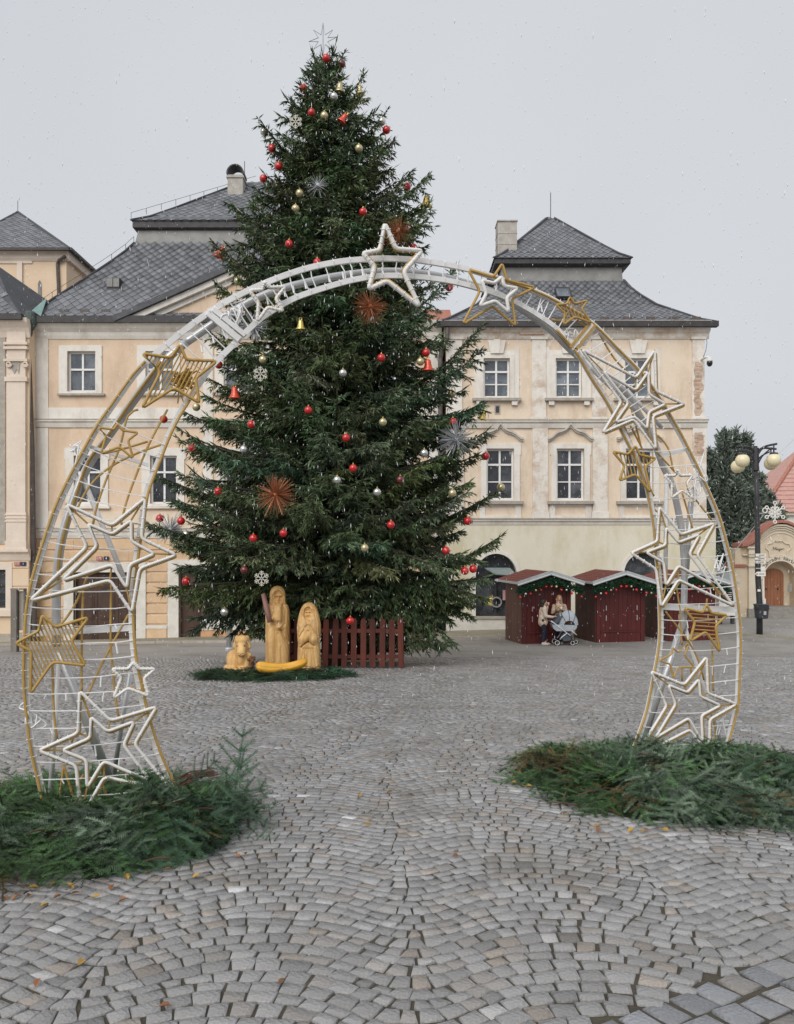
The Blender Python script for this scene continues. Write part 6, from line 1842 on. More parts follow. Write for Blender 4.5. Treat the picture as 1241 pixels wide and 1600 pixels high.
def pile(name, label, place, n, colf, extra=(), scale=1.0, cat='branch pile'):
    VV = []; FF = []; TT = []; off = 0
    items = [place() for _ in range(n)] + list(extra)
    for (p, d, nrm, sc, kind) in items:
        V, Fq, T = SPR[int(rng.integers(0, len(SPR)))]
        x = np.array(d, float); x /= np.linalg.norm(x)
        z = np.array(nrm, float); z = z - x * z.dot(x); z /= np.linalg.norm(z); y = np.cross(z, x)
        M3 = np.stack([x, y, z], 1)
        W = (V * sc) @ M3.T + np.array(p)
        c = colf(p, kind) * rng.uniform(0.4, 1.75)
        VV.append(W); FF.append(Fq + off); off += len(V); TT.append(T[:, None] * c[None])
    V = np.concatenate(VV); o = np_mesh(name, V, np.concatenate(FF), MT['fir'], None, np.concatenate(TT))
    print(name, len(V) // 4, 'needles')
    tag(o, label, cat, kind='stuff'); return o
def mound(cx, cy, rx, ry, h, shift=(0, 0), pw=2.2):
    def z(x, y):
        r = (abs((x - cx) / rx) ** pw + abs((y - cy) / ry) ** pw) ** (1 / pw)
        return h * max(0.0, 1 - r ** 2.2)
    return z
def placer(cx, cy, rx, ry, h, zfun, lift=0.05, smin=0.95, smax=1.55):
    def f():
        while True:
            a = rng.uniform(0, 2 * math.pi); r = math.sqrt(rng.uniform(0, 1)) * 1.0
            x, y = cx + rx * r * math.cos(a), cy + ry * r * math.sin(a)
            if r > 0.93 and rng.random() < 0.4: continue
            break
        zz = zfun(x, y); e = 0.05
        gx, gy = (zfun(x + e, y) - zfun(x - e, y)) / (2 * e), (zfun(x, y + e) - zfun(x, y - e)) / (2 * e)
        nrm = np.array([-gx, -gy, 1.0]); nrm /= np.linalg.norm(nrm)
        out_ = np.array([math.cos(a), math.sin(a), 0]) * (0.3 + r) + np.array([rng.normal(0, 0.6), rng.normal(0, 0.6) - 0.45, 0])
        out_ -= nrm * out_.dot(nrm); out_ /= np.linalg.norm(out_)
        d = out_ + nrm * rng.uniform(-0.1, 0.42) * rng.random()
        z0 = float(gz(x, y)) + zz * rng.uniform(0.72, 1.06) + lift * 0.7
        nr = nrm + rng.normal(0, 0.28, 3)
        p = np.array([x, y, z0]) - d * 0.12
        return (p, d, nr, rng.uniform(smin, smax), int(rng.integers(0, 10)))
    return f
BLUE = np.array([1.25, 1.22, 1.2]); GREEN = np.array([0.62, 0.86, 0.45]); DARK = np.array([0.45, 0.62, 0.5]); BROWN = np.array([1.9, 0.95, 0.55]); LIME = np.array([1.1, 1.25, 0.5])
def col_left(p, k):
    x, y, z = p
    hgt = z - float(gz(x, y))
    if k == 9 and rng.random() < 0.25: return BROWN * 0.7
    if x > -1.6: return (DARK * 1.0 if k < 6 else GREEN * 0.9)
    if hgt < 0.13: return GREEN * (1.25 if k > 7 else 0.9)
    return (BLUE * 1.0 if k < 7 else DARK)
def lumps(x, y): return 0.72 + 0.28 * math.sin(x * 5.3 + 1.3 * math.sin(y * 4.1)) * math.sin(y * 4.7 + 0.8) + 0.14 * math.sin(x * 11 + y * 7)
zL_ = mound(-2.42, 5.75, 1.52, 1.35, 0.17)
zL = lambda x, y: zL_(x, y) * (1.0 - 0.6 * float(smooth(5.45, 5.95, y)))
zL2 = mound(-1.58, 5.42, 0.46, 0.58, 0.34)
zLL = lambda x, y: max(zL(x, y), zL2(x, y)) * lumps(x, y)
fl = placer(-2.5, 5.82, 1.42, 1.40, 0.4, zLL)
fl2 = placer(-1.6, 5.44, 0.42, 0.56, 0.36, zLL, smin=1.0, smax=1.6)
k_ = [0]
def fleft():
    k_[0] += 1
    return fl2() if k_[0] % 5 == 0 else fl()
ex = []
bx = AP(374, 1215); bp = np.array([PX(368, 5.5), 5.5, PZ(1232, 5.5)])
for q_, sc_ in ((np.array([0, 0, 0]), 1.35), (np.array([0.03, 0.02, 0.12]), 1.0), (np.array([-0.07, 0.05, -0.03]), 1.1)): ex.append((bp + q_, np.array([0.14 + q_[0] * 2, 0, 1.0]), np.array([0, -1, 0.1]), sc_, 1))
for (px_, py_, dx, dz, sc) in ((335, 1225, 0.7, 0.35, 1.1), (350, 1240, 0.9, 0.15, 1.2), (300, 1225, 0.5, 0.5, 0.9), (360, 1262, 0.9, 0.1, 1.1), (330, 1270, 0.8, -0.2, 1.1), (385, 1325, 1.0, -0.05, 1.2), (370, 1335, 0.9, -0.1, 1.1), (345, 1245, 0.6, 0.7, 0.7), (375, 1318, 1, 0.1, 0.9), (270, 1240, 0.2, 0.5, 0.8)):
    ex.append((np.array([PX(px_, 5.4), 5.4, PZ(py_, 5.4)]), np.array([dx, -0.15, dz]), np.array([0, -0.8, 0.6]), sc, 3))
pile_l = pile('fir_branch_pile', 'heap of cut silvery green fir branches round the nearer leg of the star arch', fleft, 900, col_left, ex)
def col_right(p, k):
    x, y, z = p
    if x < 1.75 and k > 3 and z - float(gz(x, y)) > 0.16: return BROWN * 0.75 if k > 5 else BROWN * 0.45 + GREEN * 0.4
    if k == 9 and rng.random() < 0.3: return BROWN * 0.6
    if x < 1.8: return GREEN * 0.85
    if x > 3.1: return GREEN * 0.9 if k < 5 else DARK
    return BLUE * 0.95 if k < 6 else (DARK if k < 8 else GREEN * 1.15)
zR = mound(2.62, 7.2, 1.5, 1.55, 0.22)
zR2 = mound(2.35, 6.6, 0.95, 0.95, 0.30)
zR3 = mound(1.72, 7.4, 0.72, 0.75, 0.28)
zRR = lambda x, y: max(zR(x, y), zR2(x, y), zR3(x, y)) * lumps(x, y)
fr_ = placer(2.62, 7.2, 1.48, 1.58, 0.42, zRR); fr2 = placer(2.3, 6.65, 0.95, 1.0, 0.4, zRR); fr3 = placer(3.45, 7.0, 0.8, 0.8, 0.3, zRR); fr4 = placer(1.68, 7.35, 0.72, 0.75, 0.28, zRR)
k2_ = [0]
def fright():
    k2_[0] += 1
    return fr2() if k2_[0] % 4 == 0 else fr3() if k2_[0] % 7 == 0 else fr4() if k2_[0] % 5 == 0 else fr_()
pile_r = pile('fir_branch_pile', 'heap of cut fir branches, partly browned, round the farther leg of the star arch', fright, 900, col_right)
# filled heap cores, the shade between the sprays put into their dark colour
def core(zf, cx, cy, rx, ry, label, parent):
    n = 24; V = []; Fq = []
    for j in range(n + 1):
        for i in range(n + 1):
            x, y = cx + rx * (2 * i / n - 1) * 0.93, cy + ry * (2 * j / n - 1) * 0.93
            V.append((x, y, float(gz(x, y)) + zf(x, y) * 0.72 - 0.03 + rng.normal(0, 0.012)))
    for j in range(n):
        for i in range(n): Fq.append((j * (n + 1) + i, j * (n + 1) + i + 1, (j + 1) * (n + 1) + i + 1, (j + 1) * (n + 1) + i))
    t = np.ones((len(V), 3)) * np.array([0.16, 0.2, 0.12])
    o = np_mesh('shade_core', np.array(V), np.array(Fq), MT['fir'], parent, t); o['kind'] = 'stuff'
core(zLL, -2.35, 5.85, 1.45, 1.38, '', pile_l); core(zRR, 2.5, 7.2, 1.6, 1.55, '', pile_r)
# cut woody ends showing among the boughs
for (pl_, cx__, cy__, rx__, ry__, zf_) in ((pile_l, -2.3, 5.6, 1.3, 1.1, zLL), (pile_r, 2.4, 6.9, 1.4, 1.3, zRR)):
    for k in range(26):
        x, y = cx__ + rx__ * random.uniform(-0.9, 0.9), cy__ + ry__ * random.uniform(-0.85, 0.5)
        z = float(gz(x, y)) + zf_(x, y) + random.uniform(0.0, 0.06); a = random.uniform(0, 6.28); l_ = random.uniform(0.12, 0.3)
        d = Vector((math.cos(a), math.sin(a), random.uniform(-0.15, 0.3))) * l_
        m = MB(); p = Vector((x, y, z)); m.tube([p, p + d * 0.5 + Vector((0, 0, 0.01)), p + d], [0.007, 0.006, 0.003], 6); build('cut_stem', m, MT['twig'], pl_)
# bare twig bundle on the left heap
m = MB()
for k in range(26):
    p = P(272 + random.uniform(-6, 14), 1224 + random.uniform(-4, 6), 6.2); a = random.uniform(-0.2, 0.6)
    q = [p + Vector((math.cos(a) * 0.05 * i + random.gauss(0, 0.008), random.gauss(0, 0.02), 0.028 * i - 0.0022 * i * i + random.gauss(0, 0.006))) for i in range(7)]
    m.tube(q, 0.0028, 4)
build('bare_twig', m, MT['twig'], pile_l)
m = MB(); c = P(223, 1268, 5.35)
for k in range(70):
    d = Vector((random.gauss(0, 1), random.gauss(0, 1), random.gauss(0, 0.8))) * 0.022
    m.ball(c + d, random.uniform(0.008, 0.016), 5, 4)
build('fir_cone', m, MT['leaf_brown'], pile_l)
# fir ring at the carved figures
ec = Vector((PX(425, 17.3), 17.3, 0))
zN = mound(ec.x, 17.5, 1.78, 1.45, 0.15)
fn = placer(ec.x, 17.35, 1.74, 1.35, 0.15, zN, 0.03, 1.0, 1.5)
def fnn():
    while True:
        q = fn()
        if abs((q[0][0] - ec.x) / 1.5) ** 2 + ((q[0][1] - 17.9) / 0.85) ** 2 > 0.55: return q
pile_n = pile('fir_branch_ring', 'low ring of dark fir branches laid round the carved figures', fnn, 330, lambda p, k: (DARK * 0.7 if k < 6 else np.array([0.3, 0.62, 0.45]) if p[0] > -2.8 else GREEN * 0.6), scale=1.0)
core(zN, ec.x, 17.5, 1.6, 1.3, '', pile_n)

# ================================================================ market stalls
def stall(label, base, rotz, wd, dp, hw, hr, group, garland_side=None):
    """front wall on local y=0 facing -y, x across"""
    t = thing('market_stall', label, 'stall', base, rotz, group)
    WORLD[t.name] = Vector((0, 0, 0)); x0, x1 = -wd / 2, wd / 2
    def bl(name, m, mat, parent, **k):
        o = build(name, m, MT[mat], parent, local=True, **k); WORLD[o.name] = Vector((0, 0, 0)); return o
    # corner posts and front boards
    m = MB(); m.prism([(x0, -0.3), (x1, -0.3), (x1, hw), (0, hr), (x0, hw)], 0.03, dp - 0.03, axis='y'); bl('body', m, 'stall', t)
    nb = 9
    zlow, zmid = 0.42, hw - 0.28
    m = MB(); m.box(x0, x0 + 0.16, -0.01, 0.05, -0.25, hw - 0.02); bl('corner_board', m, 'stall', t)
    m = MB(); m.box(x1 - 0.16, x1, -0.01, 0.05, -0.25, hw - 0.02); bl('corner_board', m, 'stall', t)
    m = MB(); m.box(x0 + 0.163, x1 - 0.163, -0.035, 0.04, zlow - 0.05, zlow); bl('counter_ledge', m, 'stall', t)
    wq = (wd - 0.34) / nb
    for i in range(nb):
        a = x0 + 0.17 + i * wq
        m = MB(); m.box(a + 0.004, a + wq - 0.004, 0.0, 0.04, zlow + 0.004, zmid); bl('shutter_board', m, 'stall', t)
        m = MB(); m.box(a + 0.004, a + wq - 0.004, 0.0, 0.04, -0.25, zlow - 0.054); bl('lower_board', m, 'stall', t)
    m = MB(); m.prism([(x0 + 0.17, zmid + 0.01), (x1 - 0.17, zmid + 0.01), (x1 - 0.17, hw - 0.05), (0, hr - 0.08), (x0 + 0.17, hw - 0.05)], -0.004, 0.04); bl('gable_board', m, 'stall', t)
    for (xx, za, zb) in ((x0 + 0.37, 1.18, 1.36), (x0 + 0.37, 0.8, 1.0), (x1 - 0.32, 1.18, 1.36), (x1 - 0.32, 0.8, 1.0)):
        m = MB(); m.box(xx - 0.012, xx + 0.012, -0.045, 0.0, za, zb); bl('hinge', m, 'steel', t)
    # side walls in upright boards
    ns = 5
    for sx in (-1, 1):
        for i in range(ns):
            a = 0.05 + i * (dp - 0.1) / ns; b = 0.05 + (i + 1) * (dp - 0.1) / ns
            xx = x0 if sx < 0 else x1
            m = MB(); m.box(xx - 0.03, xx + 0.03, a + 0.006, b - 0.006, -0.3, hw - 0.01); bl('side_board', m, 'stall_side', t)
    # roof slopes: sheet, battens, barge boards
    ov = 0.34; yo0, yo1 = -0.42, dp + 0.3
    sl = (hr - hw) / (wd / 2)
    rise = 0.0
    for sx in (-1, 1):
        ex, ez = sx * (wd / 2 + ov), hw - sl * ov + 0.06
        m = MB()
        for (k, th) in ((0, 0.05),):
            v = [(0, yo0, hr + 0.06), (ex, yo0, ez), (ex, yo1, ez + rise), (0, yo1, hr + 0.06 + rise)]
            m.add(v + [(x, y, z + th) for x, y, z in v], [(0, 1, 2, 3), (7, 6, 5, 4), (0, 4, 5, 1), (1, 5, 6, 2), (2, 6, 7, 3), (3, 7, 4, 0)])
        rf = bl('roof', m, 'shingle', t)
        m = MB()
        for i in range(1, 7):
            f = i / 7
            p = Vector((ex * f, 0, hr + 0.06 + (ez - hr - 0.06) * f + 0.055))
            m.bar(p + Vector((0, yo0 + 0.02, 0)), p + Vector((0, yo1 - 0.02, rise)), 0.012, 0.012)
        bl('shingle_edge', m, 'shingle', rf)
        m = MB(); a = Vector((0, yo0 - 0.03, hr + 0.06)); b = Vector((ex, yo0 - 0.03, ez))
        m.bar(a, b, 0.03, 0.16, up=(0, 0, 1)); bl('barge_board', m, 'barge', t)
        m = MB(); m.bar(Vector((0, yo0 - 0.05, hr + 0.02)), Vector((ex, yo0 - 0.05, ez - 0.04)), 0.012, 0.03); bl('barge_edge', m, 'sash', t)
        m = MB(); m.bar(Vector((ex, yo0, ez + 0.02)), Vector((ex, yo1, ez + rise + 0.02)), 0.03, 0.08); bl('eave_board', m, 'barge', t)
    # garland: thick green tinsel hung along the gable
    V = []; Fq = []; T = []
    for sx in (-1, 1):
        for i in range(1100):
            f = random.uniform(0, 1.0) ** 0.9
            z = hr - 0.08 + (hw - sl * ov - hr) * f - 0.02
            c = np.array([sx * f * (wd / 2 + ov - 0.03) + random.gauss(0, 0.03), yo0 + 0.03 + random.gauss(0, 0.05), z - 0.12 + random.gauss(0, 0.06)])
            d = rng.normal(0, 1, 3); d /= np.linalg.norm(d); s_ = np.cross(d, rng.normal(0, 1, 3)); s_ /= np.linalg.norm(s_)
            o = len(V); V += [c - s_ * 0.012, c + s_ * 0.012, c + d * 0.10 + s_ * 0.005, c + d * 0.10 - s_ * 0.005]; Fq.append((o, o + 1, o + 2, o + 3)); T += [np.ones(3) * random.uniform(0.6, 1.6)] * 4
    g = np_mesh('garland', np.array(V), np.array(Fq), MT['garland'], t, np.array(T)); g['kind'] = 'stuff'
    for i in range(13):
        f = -0.96 + 1.92 * i / 12
        x = f * (wd / 2 + ov - 0.06); z = hr - 0.08 + (hw - sl * ov - hr) * abs(f) - 0.33 + (0.03 if i % 2 else -0.03)
        m = MB(); m.ball((x, yo0 - 0.04, z), 0.047 + random.uniform(-0.008, 0.006), 10, 7)
        bl('bauble', m, ['red_ball', 'silver_ball', 'red_ball', 'gold_ball'][i % 4] if i % 5 else 'red_ball', t, sm=True)
    return t
SG = 'oxblood market stalls in front of the cream house'
s_y = ground_at(853, 1006).y
def stall_at(pl, pr, pyb, label):
    g = ground_at((pl + pr) / 2, pyb)
    wd = (pr - pl) * g.y / F
    top = PZ(894, g.y) - g.z
    return stall(label, g, R(10), wd * 1.03, 2.0, top * 0.865, top * 0.975, SG)
stall_at(816, 893, 1005.3, 'oxblood wooden market stall with the two women and the pram before its closed shutter')
stall_at(931, 1009, 1003, 'oxblood wooden market stall with closed shutter, the middle one of the row')
stall_at(1044, 1120, 1001, 'oxblood wooden market stall seen behind the farther leg of the star arch')

# ================================================================ two women and a pram
def body(name, parts, mat, parent, vox=0.014, it=3):
    m = MB()
    for p in parts:
        if p[0] == 'c': m.cap(*p[1:])
        else: m.ball(p[1], p[2], 14, 10, *(p[3] if len(p) > 3 else (1, 1, 1)))
    o = build(name, m, MT[mat], parent, local=True); remesh(o, vox, it)
    WORLD[o.name] = Vector((0, 0, 0)); return o
def pt(name, m, mat, parent, sm=True):
    o = build(name, m, MT[mat], parent, sm=sm, local=True); WORLD[o.name] = Vector((0, 0, 0)); return o
gw = ground_at(849, 1008)
wy = gw.y
k = ((1008 - 937) * wy / F) / 1.66
# first woman: in profile, facing +x towards the pram
w1 = body('person', [('c', (0.0, 0, 0.98 * k), (0.0, 0, 1.32 * k), 0.12, 0.13), ('c', (0, 0, 1.36 * k), (0.02, 0, 1.48 * k), 0.05, 0.048), ('b', (0.045, 0, 1.555 * k), 0.095, (0.98, 0.85, 1.18)), ('c', (0.10, 0, 1.53 * k), (0.148, 0, 1.535 * k), 0.02, 0.014),
                     ('c', (0.08, 0, 1.47 * k), (0.105, 0, 1.47 * k), 0.035, 0.03),
                     ('c', (-0.02, -0.07, 0.92 * k), (0.02, -0.07, 0.52 * k), 0.095, 0.068), ('c', (0.02, -0.07, 0.52 * k), (-0.02, -0.07, 0.10 * k), 0.066, 0.045), ('c', (0.0, 0.08, 0.92 * k), (0.08, 0.08, 0.52 * k), 0.095, 0.068), ('c', (0.08, 0.08, 0.52 * k), (0.06, 0.08, 0.10 * k), 0.066, 0.045),
                     ('c', (0.30, -0.17, 1.06 * k), (0.42, -0.17, 1.06 * k), 0.03, 0.028), ('c', (0.17, 0.13, 1.40 * k), (0.19, 0.12, 1.45 * k), 0.032, 0.03)], 'skin', None, 0.012, 2)
w1.location = gw; tag(w1, 'dark haired woman in a tan jacket drinking from a cup beside the pram', 'person')
body('trousers', [('c', (-0.02, -0.07, 0.92 * k), (0.02, -0.07, 0.52 * k), 0.105, 0.078), ('c', (0.02, -0.07, 0.52 * k), (-0.02, -0.07, 0.14 * k), 0.076, 0.055), ('c', (0.0, 0.08, 0.92 * k), (0.08, 0.08, 0.52 * k), 0.105, 0.078), ('c', (0.08, 0.08, 0.52 * k), (0.06, 0.08, 0.14 * k), 0.076, 0.055)], 'trousers', w1)
body('jacket', [('c', (-0.01, 0, 0.83 * k), (0.0, 0, 1.02 * k), 0.175, 0.165), ('c', (0.0, 0, 1.02 * k), (0.0, 0, 1.32 * k), 0.165, 0.15), ('b', (0, 0, 1.33 * k), 0.16, (0.9, 1.25, 0.6)), ('c', (0.0, 0, 1.36 * k), (0.01, 0, 1.43 * k), 0.085, 0.075)], 'jacket_tan', w1)
body('sleeve', [('c', (0.0, -0.19, 1.31 * k), (0.04, -0.23, 1.08 * k), 0.075, 0.06), ('c', (0.04, -0.23, 1.08 * k), (0.30, -0.18, 1.04 * k), 0.06, 0.045)], 'sleeve', w1)
body('sleeve', [('c', (0.0, 0.19, 1.31 * k), (0.13, 0.2, 1.14 * k), 0.075, 0.06), ('c', (0.13, 0.2, 1.14 * k), (0.17, 0.13, 1.38 * k), 0.06, 0.045)], 'sleeve', w1)
body('hair', [('b', (0.015, 0, 1.60 * k), 0.105, (1.0, 0.95, 0.95)), ('c', (-0.04, 0, 1.58 * k), (-0.09, 0, 1.34 * k), 0.095, 0.075), ('c', (-0.01, -0.06, 1.58 * k), (-0.05, -0.1, 1.36 * k), 0.05, 0.04)], 'hair_dark', w1)
m = MB(); m.lathe((0.205, 0.11, 1.44 * k), [(0.03, 0), (0.04, 0.11)], 10); pt('cup', m, 'cup', w1)
for (x, y) in ((0.0, -0.07), (0.09, 0.08)):
    body('shoe', [('c', (x - 0.03, y, 0.05), (x + 0.14, y, 0.035), 0.05, 0.035), ('c', (x - 0.02, y, 0.05), (x - 0.01, y, 0.14), 0.05, 0.048)], 'shoe', w1, 0.01)
m = MB(); m.tube([(0.0, 0.13, 1.40 * k), (0.12, -0.02, 1.2 * k), (0.03, -0.2, 0.95 * k)], 0.012, 5); pt('bag_strap', m, 'leaf_brown', w1)
# second woman: behind the pram, facing the camera
g2w = Vector((PX(874, wy + 0.42), wy + 0.42, float(gz(PX(874, wy + 0.42), wy + 0.42))))
H2 = (PZ(931, g2w.y) - g2w.z) / 1.66
k = H2
w2_ = body('person', [('c', (0, 0, 0.98 * k), (0, 0, 1.32 * k), 0.12, 0.13), ('c', (0, 0, 1.36 * k), (0, -0.01, 1.48 * k), 0.05, 0.048), ('b', (0, -0.03, 1.555 * k), 0.092, (0.84, 0.95, 1.2)), ('c', (0, -0.105, 1.55 * k), (0, -0.13, 1.535 * k), 0.013, 0.014),
                      ('c', (-0.08, 0, 0.92 * k), (-0.08, 0, 0.5 * k), 0.095, 0.068), ('c', (-0.08, 0, 0.5 * k), (-0.08, 0, 0.06 * k), 0.066, 0.045), ('c', (0.08, 0, 0.92 * k), (0.08, 0, 0.5 * k), 0.095, 0.068), ('c', (0.08, 0, 0.5 * k), (0.08, 0, 0.06 * k), 0.066, 0.045),
                      ('c', (-0.05, -0.24, 1.22 * k), (-0.02, -0.25, 1.28 * k), 0.03, 0.028), ('c', (0.07, -0.24, 1.2 * k), (0.05, -0.25, 1.27 * k), 0.03, 0.028)], 'skin', None, 0.012, 2)
w2_.location = g2w; tag(w2_, 'smiling fair haired woman in a mottled beige jacket standing behind the pram', 'person')
body('trousers', [('c', (-0.08, 0, 0.92 * k), (-0.08, 0, 0.5 * k), 0.105, 0.078), ('c', (-0.08, 0, 0.5 * k), (-0.08, 0, 0.1 * k), 0.076, 0.055), ('c', (0.08, 0, 0.92 * k), (0.08, 0, 0.5 * k), 0.105, 0.078), ('c', (0.08, 0, 0.5 * k), (0.08, 0, 0.1 * k), 0.076, 0.055)], 'trousers', w2_)
body('jacket', [('c', (0, 0, 0.83 * k), (0, 0, 1.3 * k), 0.175, 0.155), ('b', (0, 0, 1.33 * k), 0.16, (1.3, 0.9, 0.6)), ('c', (0, 0, 1.37 * k), (0, 0, 1.44 * k), 0.1, 0.09)], 'jacket_two', w2_)
for sg in (-1, 1): body('sleeve', [('c', (sg * 0.19, 0, 1.31 * k), (sg * 0.25, -0.06, 1.08 * k), 0.078, 0.062), ('c', (sg * 0.25, -0.06, 1.08 * k), (sg * 0.07, -0.22, 1.2 * k), 0.06, 0.045)], 'jacket_two', w2_)
body('hair', [('b', (0, 0.01, 1.61 * k), 0.102, (0.98, 1.0, 0.95)), ('c', (-0.07, 0.02, 1.58 * k), (-0.09, -0.02, 1.38 * k), 0.045, 0.035), ('c', (0.07, 0.02, 1.58 * k), (0.09, -0.02, 1.36 * k), 0.045, 0.035)], 'hair_fair', w2_)
m = MB()
for sg in (-1, 1): m.ball((sg * 0.03, -0.118, 1.572 * k), 0.011, 8, 5)
m.tube([(-0.025, -0.115, 1.505 * k), (0, -0.12, 1.5 * k), (0.025, -0.115, 1.505 * k)], 0.006, 4); pt('facial_features', m, 'hair_dark', w2_)
m = MB(); m.lathe((0.015, -0.28, 1.2 * k), [(0.028, 0), (0.036, 0.1)], 10); pt('cup', m, 'sign_white', w2_)
for sg in (-1, 1): body('shoe', [('c', (sg * 0.08, 0.03, 0.05), (sg * 0.08, -0.13, 0.035), 0.05, 0.035)], 'shoe', w2_, 0.01)
# pram
gp = ground_at(884, 1008)
pr_ = thing('pram', 'grey pram with a rounded hood, white tube frame and white rimmed wheels', 'pram', gp, 0)
WORLD[pr_.name] = Vector((0, 0, 0))
s_ = gp.y / F
def q(px, py, y=0.0): return Vector(((px - 884) * s_, y, (1008 - py) * s_))
m = MB(); n = 14; vs = []; fs = []
prof = [(863, 976), (866, 984), (874, 986), (890, 985), (898, 981), (900, 977)]
m.prism([(q(*p).x, q(*p).z) for p in [(861, 975), (863, 981), (868, 985), (890, 985), (898, 982), (900, 976)]], -0.24, 0.24); bs = pt('bassinet', m, 'pram', pr_, sm=False)
m = MB()
for i in range(9):
    a = math.pi * (0.02 + 0.96 * i / 8)
    ring = []
    c = q(886, 977)
    rx, rz = 16 * s_, 24 * s_
    for j in range(9):
        b = -math.pi / 2 + math.pi * j / 8
        ring.append((c.x + 1.5 * s_ - math.cos(a) * rx * (0.55 + 0.45 * math.cos(b)), 0.26 * math.sin(b), c.z + math.sin(a) * rz * (0.35 + 0.65 * math.cos(b))))
    vs += ring
for i in range(8):
    for j in range(8): fs.append((i * 9 + j, i * 9 + j + 1, (i + 1) * 9 + j + 1, (i + 1) * 9 + j))
m.add(vs, fs); hd = pt('hood', m, 'pram', pr_)
m = MB()
for i in (2, 4, 6): m.tube([Vector(p) * 1.0 + Vector((0, 0, 0.008)) for p in vs[i * 9:(i + 1) * 9]], 0.012, 5)
pt('hood_rib', m, 'pram_dark', hd)
m = MB(); m.prism([(q(*p).x, q(*p).z) for p in [(866, 978), (878, 962), (872, 960), (862, 974)]], -0.2, 0.2); pt('apron', m, 'pram_dark', pr_, sm=False)
for y in (-0.25, 0.25):
    m = MB(); m.tube([q(859, 969, y), q(863, 972, y), q(889, 992, y)], 0.018, 7); m.tube([q(884, 988, y), q(876, 994, y), q(873, 998, y)], 0.016, 7); m.tube([q(891, 984, y), q(899, 991, y)], 0.013, 7); pt('frame_tube', m, 'pram_tube', pr_)
m = MB(); m.tube([q(859, 969, -0.25), q(856, 967, -0.22), q(855.5, 966.5, 0), q(856, 967, 0.22), q(859, 969, 0.25)], 0.02, 7); pt('handle', m, 'tyre', pr_)
m = MB(); m.prism([(q(*p).x, q(*p).z) for p in [(876, 995), (879, 988), (890, 988), (893, 996), (888, 1000), (879, 1001)]], -0.2, 0.2); pt('basket', m, 'pram_dark', pr_, sm=False)
for (px_, py_, y, r_) in ((868.5, 1003, -0.27, 4.9), (868.5, 1003, 0.27, 4.9), (893, 1004, -0.2, 4.2), (901.5, 1003, 0.16, 4.2)):
    c = q(px_, 1008 - r_, y); r__ = r_ * s_
    m = MB(); m.tube([(c.x + r__ * 0.86 * math.cos(t), y, c.z + r__ * 0.86 * math.sin(t)) for t in np.linspace(0, 6.283, 21)[:-1]], r__ * 0.14, 6, closed=True); wh = pt('wheel', m, 'tyre', pr_)
    m = MB(); m.tube([(c.x + r__ * 0.7 * math.cos(t), y, c.z + r__ * 0.7 * math.sin(t)) for t in np.linspace(0, 6.283, 21)[:-1]], r__ * 0.12, 6, closed=True); pt('rim', m, 'pram_tube', wh)
    m = MB()
    for t in range(3): m.tube([(c.x + r__ * 0.7 * math.cos(t * 2.09), y, c.z + r__ * 0.7 * math.sin(t * 2.09)), c], 0.012, 5)
    pt('spoke', m, 'tyre', wh)
m = MB(); m.tube([q(893, 1004, -0.2), q(893, 1003, 0), q(901, 1003, 0.16)], 0.014, 5); m.tube([q(868.5, 1003, -0.27), q(868.5, 1003, 0.27)], 0.014, 5); m.tube([q(893, 1003, -0.2), q(890, 992, -0.2)], 0.016, 5); m.tube([q(901, 1003, 0.16), q(899, 991, 0.25)], 0.016, 5); pt('axle', m, 'tyre', pr_)
# ================================================================ street lamp, signs, bin
lg_ = ground_at(1187, 991)
YLp = lg_.y
lamp = thing('street_lamp', 'dark iron street lamp with four cream globes before the baroque gate', 'street lamp', lg_)
LP = lambda px, py, dy=0.0: P(px, py, YLp) + Vector((0, dy, 0))
m = MB(); zt_ = PZ(697, YLp) - lg_.z
m.tube([lg_ + Vector((0, 0, -0.1)), lg_ + Vector((0, 0, 1.2)), LP(1184.5, 900), LP(1183, 780), LP(1181, 735)], [0.12, 0.115, 0.11, 0.085, 0.08], 12); build('pole', m, MT['lamp_iron'], lamp, sm=True)
m = MB(); m.tube([LP(1181, 735), LP(1181, 700)], 0.13, 8); m.tube([LP(1181, 702), LP(1181, 697)], 0.07, 8)
for qy in (731, 709): m.tube([LP(1176, qy), LP(1186, qy)], 0.05, 6)
build('lamp_head', m, MT['lamp_iron'], lamp)
arms = [((1181, 712), (1170, 700), (1142, 700.5), -0.55, (1151, 722), 1), ((1181, 712), (1172, 703), (1160, 702), 0.75, (1165.5, 726), 1), ((1181, 716), (1190, 700), (1205, 696), -0.5, (1200, 721), 0), ((1181, 712), (1192, 700), (1221, 699.5), 0.45, (1213, 722.5), 0)]
for (a, b, c, dy, g, _) in arms:
    m = MB(); m.tube(spline([LP(*a), LP(*b, dy=dy * 0.3), LP(*c, dy=dy)], 0.12), 0.045, 7); m.tube(spline([LP(a[0], a[1] + 18), LP(a[0] + (b[0] - a[0]) * 0.8, b[1] + 14, dy * 0.3), LP(c[0] * 0.6 + a[0] * 0.4 + (4 if c[0] > a[0] else -4), c[1] + 5, dy * 0.8)], 0.12), 0.03, 6)
    gp_ = LP(*g, dy=dy)
    m.tube([gp_ + Vector((0, 0, 0.28)), Vector((gp_.x, gp_.y, LP(*c, dy=dy).z))], 0.03, 6); build('lamp_arm', m, MT['lamp_iron'], lamp, sm=True)
    m = MB(); m.ball(gp_, 10.6 * YLp / F, 20, 14); gl = build('globe', m, MT['globe'], lamp, sm=True)
    m = MB(); m.lathe(gp_ + Vector((0, 0, 10.1 * YLp / F)), [(0.16, -0.03), (0.15, 0.03), (0.05, 0.06)], 12); build('globe_cap', m, MT['lamp_iron'], gl)
